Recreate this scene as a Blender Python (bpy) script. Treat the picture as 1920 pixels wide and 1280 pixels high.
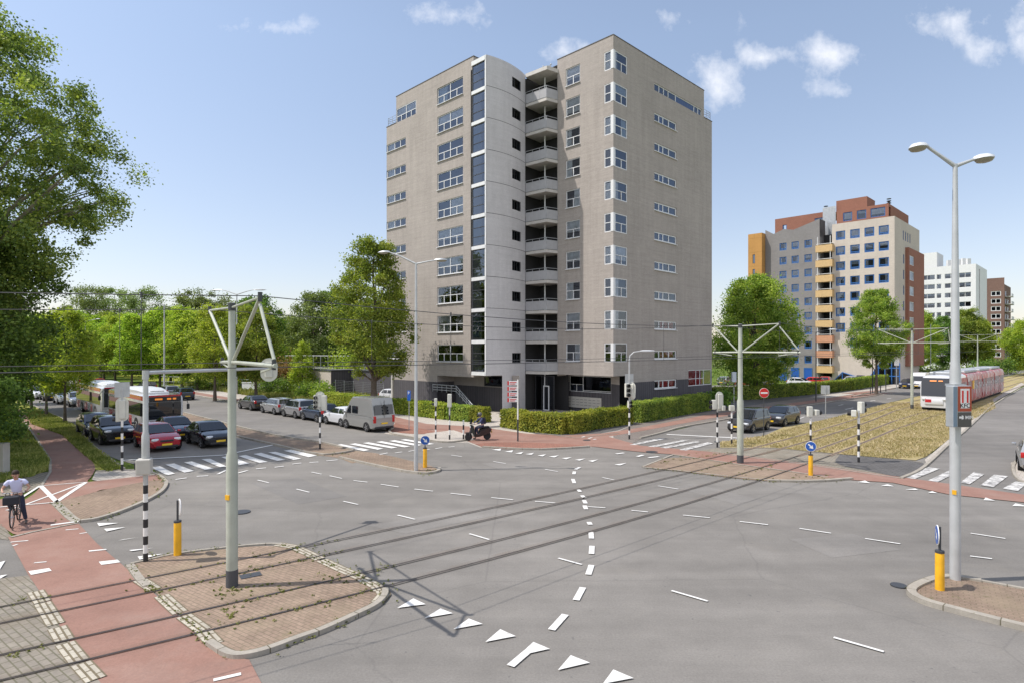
import bpy, bmesh, math, random
import numpy as np
from mathutils import Vector, Matrix
for o in list(bpy.data.objects): bpy.data.objects.remove(o)
R=math.radians
SC=bpy.context.scene; COL=SC.collection
# ---------------------------------------------------------------- camera
F=1134.0; CH=5.8; HY=657.0
cam=bpy.data.cameras.new('camera'); co=bpy.data.objects.new('camera',cam); COL.objects.link(co)
co.location=(0,0,CH); co.rotation_euler=(R(90),0,0)
cam.sensor_width=36; cam.lens=F/1920*36; cam.shift_y=(HY-640)/1920; cam.clip_end=3000; cam.clip_start=.1
SC.camera=co
SC.render.resolution_x=1024; SC.render.resolution_y=682
SC.render.engine='CYCLES'
SC.view_settings.view_transform='Standard'; SC.view_settings.look='None'; SC.view_settings.gamma=1
SC.view_settings.exposure=0.70
# ---------------------------------------------------------------- sun and sky
SUNEL=57.5; sx,sy=-.994,-.11
ln=math.hypot(sx,sy); sx/=ln; sy/=ln
sv=Vector((sx*math.cos(R(SUNEL)),sy*math.cos(R(SUNEL)),math.sin(R(SUNEL))))
sl=bpy.data.lights.new('sun','SUN'); sl.energy=2.75; sl.angle=R(.5); sl.color=(1,.94,.86)
so=bpy.data.objects.new('sun',sl); so.rotation_euler=sv.to_track_quat('Z','Y').to_euler(); so.location=(0,0,60); COL.objects.link(so)
W=bpy.data.worlds.new('World'); SC.world=W; W.use_nodes=True
def world():
    nt=W.node_tree; N=nt.nodes; L=nt.links; N.clear()
    out=N.new('ShaderNodeOutputWorld'); bg=N.new('ShaderNodeBackground'); bg.inputs[1].default_value=.125
    sky=N.new('ShaderNodeTexSky'); sky.sky_type='NISHITA'; sky.sun_disc=False; sky.sun_elevation=R(SUNEL)
    sky.sun_rotation=math.atan2(sx,sy); sky.air_density=1.0; sky.dust_density=.6; sky.ozone_density=1.0; sky.altitude=0
    tc=N.new('ShaderNodeTexCoord'); sep=N.new('ShaderNodeSeparateXYZ'); L.new(tc.outputs['Generated'],sep.inputs[0])
    def M(op,a,b=None,c=None,clamp=False):
        m=N.new('ShaderNodeMath'); m.operation=op; m.use_clamp=clamp
        for i,v in enumerate((a,b,c)):
            if v is None: continue
            if isinstance(v,(int,float)): m.inputs[i].default_value=v
            else: L.new(v,m.inputs[i])
        return m.outputs[0]
    y=M('MAXIMUM',sep.outputs[1],.02); gx=M('DIVIDE',sep.outputs[0],y); gz=M('DIVIDE',sep.outputs[2],y)
    cb=N.new('ShaderNodeCombineXYZ'); L.new(gx,cb.inputs[0]); L.new(gz,cb.inputs[2])
    def noise(s,d,rough=.6):
        n=N.new('ShaderNodeTexNoise'); n.inputs['Scale'].default_value=s; n.inputs['Detail'].default_value=d; n.inputs['Roughness'].default_value=rough
        L.new(cb.outputs[0],n.inputs['Vector']); return n.outputs[0]
    n1=noise(11,9,.62); n2=noise(4.5,3)
    # each cloud: direction (as slopes), half sizes, weight
    C=[(505,52,95,34,.95),(1050,100,70,32,.9),(1343,165,66,88,1.45),(1430,108,80,36,.95),(1562,105,72,50,1.0),(1788,38,85,50,1.05),
       (1853,88,48,40,.95),(845,28,120,40,.7),(1568,170,72,34,.7),(1915,50,50,70,1.0),(1290,40,120,34,.6)]
    tot=None
    for (px,py,rx,rz,w) in C:
        a=M('MULTIPLY',M('SUBTRACT',gx,(px-960)/F),F/rx); b=M('MULTIPLY',M('SUBTRACT',gz,(HY-py)/F),F/rz)
        d=M('SQRT',M('ADD',M('MULTIPLY',a,a),M('MULTIPLY',b,b)))
        v=M('MULTIPLY',M('SUBTRACT',1.15,d),w)
        tot=v if tot is None else M('MAXIMUM',tot,v)
    dens=M('ADD',M('MULTIPLY',tot,.9),M('MULTIPLY',M('SUBTRACT',n1,.5),3.4))
    dens=M('SUBTRACT',dens,.42)
    mask=M('MULTIPLY',dens,1.1,clamp=True)
    gate=M('MULTIPLY',M('ADD',tot,.05),3.2,clamp=True)
    mask=M('MULTIPLY',mask,gate)
    mask=M('MULTIPLY',mask,M('GREATER_THAN',sep.outputs[1],.05)); mask=M('MULTIPLY',mask,.74)
    # unseen broken cloud added behind and above the photographer as fill, lightens the shadows
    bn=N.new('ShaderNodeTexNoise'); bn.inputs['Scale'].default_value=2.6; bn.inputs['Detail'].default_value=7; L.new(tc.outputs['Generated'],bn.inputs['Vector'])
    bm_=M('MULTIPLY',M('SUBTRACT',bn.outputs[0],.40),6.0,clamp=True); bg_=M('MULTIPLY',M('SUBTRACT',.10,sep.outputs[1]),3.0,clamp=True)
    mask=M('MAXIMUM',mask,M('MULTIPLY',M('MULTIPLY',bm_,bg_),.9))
    hs=N.new('ShaderNodeHueSaturation'); hs.inputs['Saturation'].default_value=.80; hs.inputs['Value'].default_value=1.03; 
    gr=N.new('ShaderNodeMapRange'); L.new(sep.outputs[2],gr.inputs[0]); gr.inputs[1].default_value=0; gr.inputs[2].default_value=.45
    tm=N.new('ShaderNodeMix'); tm.data_type='RGBA'; L.new(gr.outputs[0],tm.inputs[0]); tm.inputs[6].default_value=(.80,.69,.70,1); tm.inputs[7].default_value=(.95,.955,.955,1)
    tk=N.new('ShaderNodeMix'); tk.data_type='RGBA'; tk.blend_type='MULTIPLY'; tk.inputs[0].default_value=1; L.new(sky.outputs[0],tk.inputs[6]); L.new(tm.outputs[2],tk.inputs[7]); L.new(tk.outputs[2],hs.inputs['Color'])
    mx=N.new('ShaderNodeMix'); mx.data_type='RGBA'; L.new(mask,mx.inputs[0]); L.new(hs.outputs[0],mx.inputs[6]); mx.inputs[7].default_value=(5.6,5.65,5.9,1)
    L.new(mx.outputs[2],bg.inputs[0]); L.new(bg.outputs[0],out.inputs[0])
world()
# ---------------------------------------------------------------- coordinates
def G(x,y):
    Y=CH*F/(y-HY); return ((x-960)/F*Y,Y)
def ZH(y,Y): return CH+(HY-y)/F*Y       # height seen at image row y when standing Y metres out
DR=(.712,.703); DL=(-.703,.712)
def NB(a,b): return (a*DR[0]-b*DL[0], a*DR[1]-b*DL[1])   # street frame: a along the right-hand street, b towards the junction
AX,AY=8.93,53.3
def U(u,v): return (AX+u*DR[0]+v*DL[0], AY+u*DR[1]+v*DL[1])   # apartment block frame
# ---------------------------------------------------------------- materials
MATS={}
def nodes(name):
    m=bpy.data.materials.new(name); m.use_nodes=True; nt=m.node_tree
    return m,nt,nt.nodes,nt.links,nt.nodes['Principled BSDF']
def mat(name,col,rough=.6,metal=0,spec=.5,var=0,vs=3.0,emit=None,bump=0,bs=40,coat=0,coatr=.05):
    if name in MATS: return MATS[name]
    m,nt,N,L,b=nodes(name)
    b.inputs['Base Color'].default_value=(*col,1); b.inputs['Roughness'].default_value=rough; b.inputs['Metallic'].default_value=metal
    b.inputs['Specular IOR Level'].default_value=spec; b.inputs['Coat Weight'].default_value=coat
    if emit: b.inputs['Emission Color'].default_value=(*emit[:3],1); b.inputs['Emission Strength'].default_value=emit[3]
    if var or bump:
        tc=N.new('ShaderNodeTexCoord')
    if var:
        n=N.new('ShaderNodeTexNoise'); n.inputs['Scale'].default_value=vs; n.inputs['Detail'].default_value=6; L.new(tc.outputs['Object'],n.inputs['Vector'])
        r=N.new('ShaderNodeMapRange'); r.inputs[1].default_value=.3; r.inputs[2].default_value=.7; r.inputs[3].default_value=1-var; r.inputs[4].default_value=1+var; L.new(n.outputs[0],r.inputs[0])
        mx=N.new('ShaderNodeMix'); mx.data_type='RGBA'; mx.blend_type='MULTIPLY'; mx.inputs[0].default_value=1; mx.inputs[6].default_value=(*col,1); L.new(r.outputs[0],mx.inputs[7]); L.new(mx.outputs[2],b.inputs['Base Color'])
    if bump:
        n=N.new('ShaderNodeTexNoise'); n.inputs['Scale'].default_value=bs; L.new(tc.outputs['Object'],n.inputs['Vector'])
        bp=N.new('ShaderNodeBump'); bp.inputs['Strength'].default_value=bump; bp.inputs['Distance'].default_value=.02; L.new(n.outputs[0],bp.inputs['Height']); L.new(bp.outputs[0],b.inputs['Normal'])
    MATS[name]=m; return m
def ramp(N,L,src,stops):
    r=N.new('ShaderNodeValToRGB'); e=r.color_ramp.elements
    while len(e)<len(stops): e.new(.5)
    for i,(p,c) in enumerate(stops): e[i].position=p; e[i].color=(*c,1)
    L.new(src,r.inputs[0]); return r.outputs[0]
def tex(N,L,vec,scale,detail=5,rough=.55,kind='Noise'):
    n=N.new('ShaderNodeTex'+kind); n.inputs['Scale'].default_value=scale
    if kind=='Noise': n.inputs['Detail'].default_value=detail; n.inputs['Roughness'].default_value=rough
    L.new(vec,n.inputs['Vector']); return n.outputs[0]
def mixc(N,L,f,a,b,mode='MIX'):
    x=N.new('ShaderNodeMix'); x.data_type='RGBA'; x.blend_type=mode
    for i,v in ((0,f),(6,a),(7,b)):
        if isinstance(v,(int,float)): x.inputs[i].default_value=v
        elif isinstance(v,tuple): x.inputs[i].default_value=(*v,1)
        else: L.new(v,x.inputs[i])
    return x.outputs[2]
def mapr(N,L,s,a,b,c,d):
    r=N.new('ShaderNodeMapRange'); L.new(s,r.inputs[0])
    for i,v in enumerate((a,b,c,d)): r.inputs[i+1].default_value=v
    return r.outputs[0]
def mapping(N,L,vec,rot=0,scale=(1,1,1)):
    m=N.new('ShaderNodeMapping'); m.inputs['Rotation'].default_value=(0,0,rot); m.inputs['Scale'].default_value=scale; L.new(vec,m.inputs[0]); return m.outputs[0]
def bump(N,L,b,h,s=.4,d=.01):
    p=N.new('ShaderNodeBump'); p.inputs['Strength'].default_value=s; p.inputs['Distance'].default_value=d; L.new(h,p.inputs['Height']); L.new(p.outputs[0],b.inputs['Normal'])
def asphalt(name,base,tint=(1,1,1),rot=0.77,streak=.09):
    m,nt,N,L,b=nodes(name); tc=N.new('ShaderNodeTexCoord'); v=tc.outputs['Object']
    big=tex(N,L,v,.09,4); mid=tex(N,L,v,.8,6,.65); fine=tex(N,L,v,22,3,.8); st=tex(N,L,mapping(N,L,v,rot,(.06,.9,1)),1.0,5,.6)
    st2=tex(N,L,mapping(N,L,v,-rot,(.05,.7,1)),1.0,5,.6)
    c=mixc(N,L,1.0,tuple(base*t for t in tint),mapr(N,L,big,.3,.7,.80,1.16),'MULTIPLY')
    c=mixc(N,L,1.0,c,mapr(N,L,mid,.25,.75,.87,1.12),'MULTIPLY'); c=mixc(N,L,1.0,c,mapr(N,L,fine,.2,.8,.78,1.22),'MULTIPLY')
    c=mixc(N,L,1.0,c,mapr(N,L,st,.35,.65,1-streak,1+streak*.8),'MULTIPLY'); c=mixc(N,L,1.0,c,mapr(N,L,st2,.35,.7,1+streak*.5,1-streak*.6),'MULTIPLY')
    dirt=tex(N,L,v,.35,7,.7); c=mixc(N,L,mapr(N,L,dirt,.56,.75,0,.28),c,(base*1.3,base*1.18,base*1.0))
    crk=N.new('ShaderNodeTexVoronoi'); crk.feature='DISTANCE_TO_EDGE'; crk.inputs['Scale'].default_value=.16
    wv=mixc(N,L,.3,v,tex(N,L,v,.8,8,.8)); L.new(wv,crk.inputs['Vector'])
    c=mixc(N,L,mapr(N,L,crk.outputs[0],0,.004,.28,0),c,(base*.5,base*.48,base*.46))
    sp=tex(N,L,v,7,2,.5); c=mixc(N,L,mapr(N,L,sp,.70,.75,0,.5),c,(base*.45,base*.45,base*.45))
    L.new(c,b.inputs['Base Color']); b.inputs['Roughness'].default_value=.85; b.inputs['Specular IOR Level'].default_value=.3
    bump(N,L,b,fine,.25,.006); MATS[name]=m; return m
def brickmat(name,c1,c2,mortar,sx_,sy_,rot=0,uv=False,patch=None,msize=.02,contrast=.12,weeds=0.0,course=0):
    m,nt,N,L,b=nodes(name); tc=N.new('ShaderNodeTexCoord'); v=tc.outputs['UV'] if uv else tc.outputs['Object']
    if rot: vv=mapping(N,L,v,rot)
    else: vv=v
    br=N.new('ShaderNodeTexBrick'); L.new(vv,br.inputs['Vector']); br.inputs['Scale'].default_value=1
    br.inputs['Brick Width'].default_value=sx_; br.inputs['Row Height'].default_value=sy_; br.inputs['Mortar Size'].default_value=msize
    br.inputs['Color1'].default_value=(*c1,1); br.inputs['Color2'].default_value=(*c2,1); br.inputs['Mortar'].default_value=(*mortar,1); br.inputs['Bias'].default_value=0
    big=tex(N,L,v,.22,6,.6); c=mixc(N,L,1.0,br.outputs[0],mapr(N,L,big,.3,.7,1-contrast,1+contrast),'MULTIPLY')
    md=tex(N,L,v,2.2,6,.7); c=mixc(N,L,1.0,c,mapr(N,L,md,.3,.7,1-contrast*.7,1+contrast*.7),'MULTIPLY')
    fn=tex(N,L,v,14,3,.7); c=mixc(N,L,1.0,c,mapr(N,L,fn,.3,.7,.9,1.1),'MULTIPLY')
    if uv and course:
        cs=tex(N,L,mapping(N,L,v,0,(.25,5.5,1)),1.0,6,.75); c=mixc(N,L,1.0,c,mapr(N,L,cs,.3,.7,1-course,1+course),'MULTIPLY'); cw=tex(N,L,mapping(N,L,v,0,(1.8,.12,1)),1.0,5,.7); c=mixc(N,L,1.0,c,mapr(N,L,cw,.35,.7,1+course*.5,1-course*.9),'MULTIPLY')
    if patch:
        p=tex(N,L,v,.5,6,.65); c=mixc(N,L,mapr(N,L,p,.5,.66,0,.55),c,patch)
    if weeds:
        w=tex(N,L,v,3.3,7,.75); w2=tex(N,L,v,.4,3); f=N.new('ShaderNodeMath'); f.operation='MULTIPLY'; L.new(mapr(N,L,w,.58,.66,0,1),f.inputs[0]); L.new(mapr(N,L,w2,.42,.6,0,weeds),f.inputs[1])
        c=mixc(N,L,f.outputs[0],c,(.085,.10,.03))
    L.new(c,b.inputs['Base Color']); b.inputs['Roughness'].default_value=.88; b.inputs['Specular IOR Level'].default_value=.25
    bump(N,L,b,br.outputs[1],-.3,.006); MATS[name]=m; return m
def grassmat(name,stops,scale=.5):
    m,nt,N,L,b=nodes(name); tc=N.new('ShaderNodeTexCoord'); v=tc.outputs['Object']
    a=tex(N,L,v,scale,8,.7); c=ramp(N,L,a,stops); f=tex(N,L,v,9,6,.8); c=mixc(N,L,1.0,c,mapr(N,L,f,.25,.75,.55,1.45),'MULTIPLY')
    L.new(c,b.inputs['Base Color']); b.inputs['Roughness'].default_value=.95; b.inputs['Specular IOR Level'].default_value=.1
    bump(N,L,b,f,1.0,.06); MATS[name]=m; return m
def leafmat(name,dark,mid,light,trans=.35):
    m,nt,N,L,b=nodes(name); tc=N.new('ShaderNodeTexCoord'); geo=N.new('ShaderNodeNewGeometry'); oi=N.new('ShaderNodeObjectInfo')
    a=tex(N,L,tc.outputs['Object'],.55,4,.6)
    ad=N.new('ShaderNodeMath'); ad.operation='MULTIPLY_ADD'; L.new(geo.outputs['Random Per Island'],ad.inputs[0]); ad.inputs[1].default_value=.38; 
    s=N.new('ShaderNodeMath'); s.operation='SUBTRACT'; L.new(a,s.inputs[0]); s.inputs[1].default_value=.19; L.new(s.outputs[0],ad.inputs[2])
    c=ramp(N,L,ad.outputs[0],[(.28,dark),(.5,mid),(.74,light)])
    hs=N.new('ShaderNodeHueSaturation'); L.new(c,hs.inputs['Color']); L.new(mapr(N,L,oi.outputs['Random'],0,1,.485,.51),hs.inputs['Hue']); L.new(mapr(N,L,oi.outputs['Random'],0,1,.85,1.15),hs.inputs['Value'])
    L.new(hs.outputs[0],b.inputs['Base Color']); b.inputs['Roughness'].default_value=.6; b.inputs['Specular IOR Level'].default_value=.25
    tr=N.new('ShaderNodeBsdfTranslucent'); c2=mixc(N,L,1.0,hs.outputs[0],(1.25,1.35,.6),'MULTIPLY'); L.new(c2,tr.inputs[0])
    mx=N.new('ShaderNodeMixShader'); mx.inputs[0].default_value=trans; L.new(b.outputs[0],mx.inputs[1]); L.new(tr.outputs[0],mx.inputs[2]); L.new(mx.outputs[0],nt.nodes['Material Output'].inputs[0])
    MATS[name]=m; return m
def glassmat(name,tint,ior=2.05,through=.88,gloss=(.78,.86,1.0),rough=.02):
    m,nt,N,L,b=nodes(name); N.remove(b)
    t=N.new('ShaderNodeBsdfTransparent'); t.inputs[0].default_value=(*[through*c for c in tint],1)
    g=N.new('ShaderNodeBsdfGlossy'); g.inputs[0].default_value=(*gloss,1); g.inputs[1].default_value=rough
    tc=N.new('ShaderNodeTexCoord'); oi=N.new('ShaderNodeObjectInfo'); va=N.new('ShaderNodeVectorMath'); va.operation='MULTIPLY_ADD'; L.new(oi.outputs['Random'],va.inputs[0]); va.inputs[1].default_value=(50,31,17); L.new(tc.outputs['Object'],va.inputs[2]); n=tex(N,L,va.outputs[0],.7,2); bp=N.new('ShaderNodeBump'); bp.inputs['Strength'].default_value=.12; bp.inputs['Distance'].default_value=.12; L.new(n,bp.inputs['Height']); L.new(bp.outputs[0],g.inputs['Normal'])
    f=N.new('ShaderNodeFresnel'); f.inputs[0].default_value=ior
    mx=N.new('ShaderNodeMixShader'); L.new(f.outputs[0],mx.inputs[0]); L.new(t.outputs[0],mx.inputs[1]); L.new(g.outputs[0],mx.inputs[2]); L.new(mx.outputs[0],N['Material Output'].inputs[0])
    MATS[name]=m; return m
def M_(n): return MATS[n]
asphalt('asphalt',.205,(1.0,.94,.87)); asphalt('asphalt_side',.195,(1,.94,.88)); asphalt('asphalt_footway',.12)
def redpath():
    m,nt,N,L,b=nodes('red_asphalt'); tc=N.new('ShaderNodeTexCoord'); v=tc.outputs['Object']
    a=tex(N,L,v,.6,7,.65); c=ramp(N,L,a,[(.3,(.225,.122,.095)),(.5,(.275,.152,.118)),(.72,(.31,.195,.158))])
    f=tex(N,L,v,25,4,.75); c=mixc(N,L,1.0,c,mapr(N,L,f,.25,.75,.82,1.18),'MULTIPLY'); g=tex(N,L,v,.25,6,.7); c=mixc(N,L,mapr(N,L,g,.5,.75,0,.45),c,(.24,.19,.165))
    L.new(c,b.inputs['Base Color']); b.inputs['Roughness'].default_value=.85; bump(N,L,b,f,.2,.005); MATS['red_asphalt']=m
redpath()
brickmat('brown_paving',(.25,.183,.14),(.295,.218,.168),(.175,.14,.10),.21,.105,.6,patch=(.27,.215,.15),contrast=.24,weeds=.5,msize=.010)
brickmat('red_brick_paving',(.32,.15,.11),(.27,.125,.095),(.14,.10,.08),.21,.105,.78,contrast=.15,msize=.01)
brickmat('grey_paving',(.23,.205,.175),(.28,.25,.21),(.15,.14,.10),.30,.15,.64,patch=(.2,.17,.13),contrast=.16,weeds=.5,msize=.014)
brickmat('light_tiles',(.42,.385,.345),(.47,.43,.385),(.26,.23,.2),.3,.3,.78,contrast=.12,msize=.01)
brickmat('brown_tiles',(.19,.165,.15),(.22,.19,.17),(.12,.10,.09),.3,.15,.78,contrast=.15,msize=.01)
brickmat('dark_tiles',(.11,.105,.105),(.135,.13,.13),(.07,.07,.06),.3,.3,.78,contrast=.14,msize=.01)
brickmat('white_blocks',(.50,.46,.385),(.42,.385,.32),(.18,.15,.10),.42,.11,0,uv=True,contrast=.25,msize=.02)
brickmat('kerb_stone',(.36,.33,.285),(.31,.285,.25),(.14,.125,.09),1.0,3.0,0,uv=True,contrast=.22,msize=.012)
brickmat('wall_brick',(.435,.395,.365),(.39,.352,.328),(.34,.305,.28),.21,.065,0,uv=True,contrast=.07,msize=.012,course=.10)
brickmat('tower_concrete',(.575,.56,.575),(.565,.55,.565),(.55,.54,.55),3,3,0,uv=True,contrast=.07,msize=.0,course=.06)
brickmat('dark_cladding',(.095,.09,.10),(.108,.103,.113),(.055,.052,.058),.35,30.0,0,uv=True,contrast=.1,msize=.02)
brickmat('grey_brick2',(.25,.24,.245),(.225,.215,.22),(.26,.245,.235),.3,.09,0,uv=True,contrast=.1,msize=.01)
brickmat('beige_render',(.58,.52,.46),(.55,.49,.43),(.50,.45,.40),.3,.09,0,uv=True,contrast=.06,msize=.01,course=.05)
brickmat('red_brick2',(.33,.15,.105),(.29,.135,.095),(.25,.12,.09),.3,.09,0,uv=True,contrast=.1,msize=.01)
brickmat('orange_panel',(.50,.27,.09),(.48,.255,.085),(.32,.17,.06),2.6,2.8,0,uv=True,contrast=.08,msize=.02)
brickmat('brown_brick3',(.21,.125,.10),(.18,.11,.09),(.2,.14,.12),.3,.09,0,uv=True,contrast=.1,msize=.01)
grassmat('verge_grass',[(.3,(.16,.20,.035)),(.5,(.26,.28,.06)),(.7,(.42,.37,.13))])
grassmat('dry_grass',[(.25,(.22,.23,.05)),(.42,(.32,.27,.12)),(.6,(.42,.345,.20)),(.8,(.47,.39,.27))],.35)
grassmat('lawn_grass',[(.3,(.07,.11,.02)),(.55,(.12,.17,.03)),(.75,(.2,.22,.06))])
grassmat('meadow_grass',[(.3,(.13,.17,.03)),(.5,(.24,.27,.045)),(.75,(.40,.36,.05))],.9)
leafmat('leaf_poplar',(0.088,0.138,0.046),(0.203,0.267,0.074),(0.423,0.461,0.104),.38)
leafmat('leaf_lime',(0.101,0.165,0.036),(0.249,0.343,0.064),(0.435,0.480,0.099),.42)
leafmat('leaf_bright',(0.156,0.241,0.036),(0.342,0.444,0.064),(0.528,0.582,0.109),.45)
leafmat('leaf_dark',(0.058,0.117,0.030),(0.133,0.225,0.049),(0.250,0.367,0.075),.35)
leafmat('leaf_olive',(0.109,0.160,0.064),(0.211,0.269,0.102),(0.307,0.371,0.141),.35)
leafmat('leaf_hedge',(0.113,0.174,0.027),(0.276,0.328,0.044),(0.476,0.471,0.074),.35)
leafmat('leaf_rust',(0.115,0.064,0.026),(0.256,0.154,0.058),(0.358,0.243,0.090),.3)
def blade(): leafmat('grass_blade',(.30,.26,.12),(.42,.34,.19),(.52,.43,.29),.2)
blade(); leafmat('verge_blade',(.13,.17,.035),(.24,.28,.07),(.42,.40,.15),.25)
mat('bark',(.13,.105,.085),.9,var=.3,vs=6,bump=.6,bs=18); mat('bark_pale',(.23,.20,.16),.9,var=.3,vs=5,bump=.5,bs=14)
def paintmat():
    m,nt,N,L,b=nodes('road_paint'); tc=N.new('ShaderNodeTexCoord'); v=tc.outputs['Object']
    n=tex(N,L,v,3.5,10,.85); c=ramp(N,L,n,[(.30,(.30,.29,.28)),(.41,(.60,.59,.57)),(.6,(.76,.755,.74))]); L.new(c,b.inputs['Base Color']); b.inputs['Roughness'].default_value=.8; MATS['road_paint']=m
    m,nt,N,L,b=nodes('worn_paint'); tc=N.new('ShaderNodeTexCoord'); v=tc.outputs['Object']
    n=tex(N,L,v,3.2,8,.75); c=ramp(N,L,n,[(.42,(.2,.195,.19)),(.5,(.45,.44,.43)),(.62,(.7,.69,.67))]); L.new(c,b.inputs['Base Color']); b.inputs['Roughness'].default_value=.8; MATS['worn_paint']=m
paintmat()
mat('rail_steel',(.055,.045,.042),.45,.3,var=.4,vs=4); mat('pole_green',(.40,.42,.36),.5,var=.12,vs=2.5,bump=.05); mat('pole_grey',(.50,.51,.52),.42,.25,var=.1,vs=2); mat('pole_base',(.07,.072,.08),.6)
mat('galv',(.46,.48,.50),.4,.5,var=.12,vs=3); mat('white_paint',(.78,.77,.75),.5); mat('black_paint',(.022,.022,.025),.5); mat('dark_metal',(.05,.053,.06),.5)
mat('yellow_plastic',(.80,.42,.015),.45,var=.12,vs=4); mat('blue_sign',(.02,.10,.42),.35); mat('red_sign',(.62,.02,.02),.4); mat('white_sign',(.80,.80,.80),.4)
mat('signal_shell',(.60,.60,.54),.5,var=.08); mat('cabinet',(.52,.50,.46),.5,var=.06); mat('rubber',(.018,.018,.02),.8); mat('rim',(.42,.43,.45),.3,.7)
mat('lamp_glass',(.34,.31,.24),.25); mat('lamp_white',(.62,.64,.67),.35); mat('headlamp',(.75,.77,.8),.1,.2); mat('tail_red',(.45,.012,.012),.25); mat('plate',(.85,.55,.03),.45)
mat('window_white',(.72,.73,.75),.45); mat('window_blue',(.03,.13,.38),.45); mat('balcony_panel',(.42,.42,.44),.5,var=.05); mat('slab',(.56,.535,.505),.7,var=.09,vs=1.5)
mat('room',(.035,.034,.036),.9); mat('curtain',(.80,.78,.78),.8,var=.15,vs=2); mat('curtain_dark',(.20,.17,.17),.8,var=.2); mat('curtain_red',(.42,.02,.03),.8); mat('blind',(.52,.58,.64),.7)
mat('roof_cap',(.085,.075,.07),.7); mat('roofing',(.12,.12,.12),.9); mat('blue_panel',(.012,.06,.26),.5); mat('orange_light',(.60,.41,.20),.6,var=.08); mat('orange_pink',(.55,.28,.17),.6,var=.08)
mat('white_wall',(.72,.73,.74),.6,var=.05); mat('wire',(.09,.09,.095),.6,.3); mat('skin',(.50,.28,.20),.5); mat('hair',(.035,.022,.015),.8); mat('shirt',(.60,.62,.86),.8); mat('jeans',(.025,.028,.055),.85,var=.2,vs=9)
mat('jacket',(.03,.04,.11),.7); mat('shoe',(.12,.09,.08),.6); mat('bag',(.018,.02,.03),.7); mat('chrome',(.6,.6,.62),.2,.9); mat('orange_led',(.7,.2,.02),.5,emit=(1,.35,.05,.3))
glassmat('glass',(.93,.97,1)); glassmat('glass_stair',(.42,.5,.56),2.2); glassmat('glass_dark',(.30,.30,.33),1.5); glassmat('glass_car',(.25,.28,.30),1.55,.6)
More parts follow.
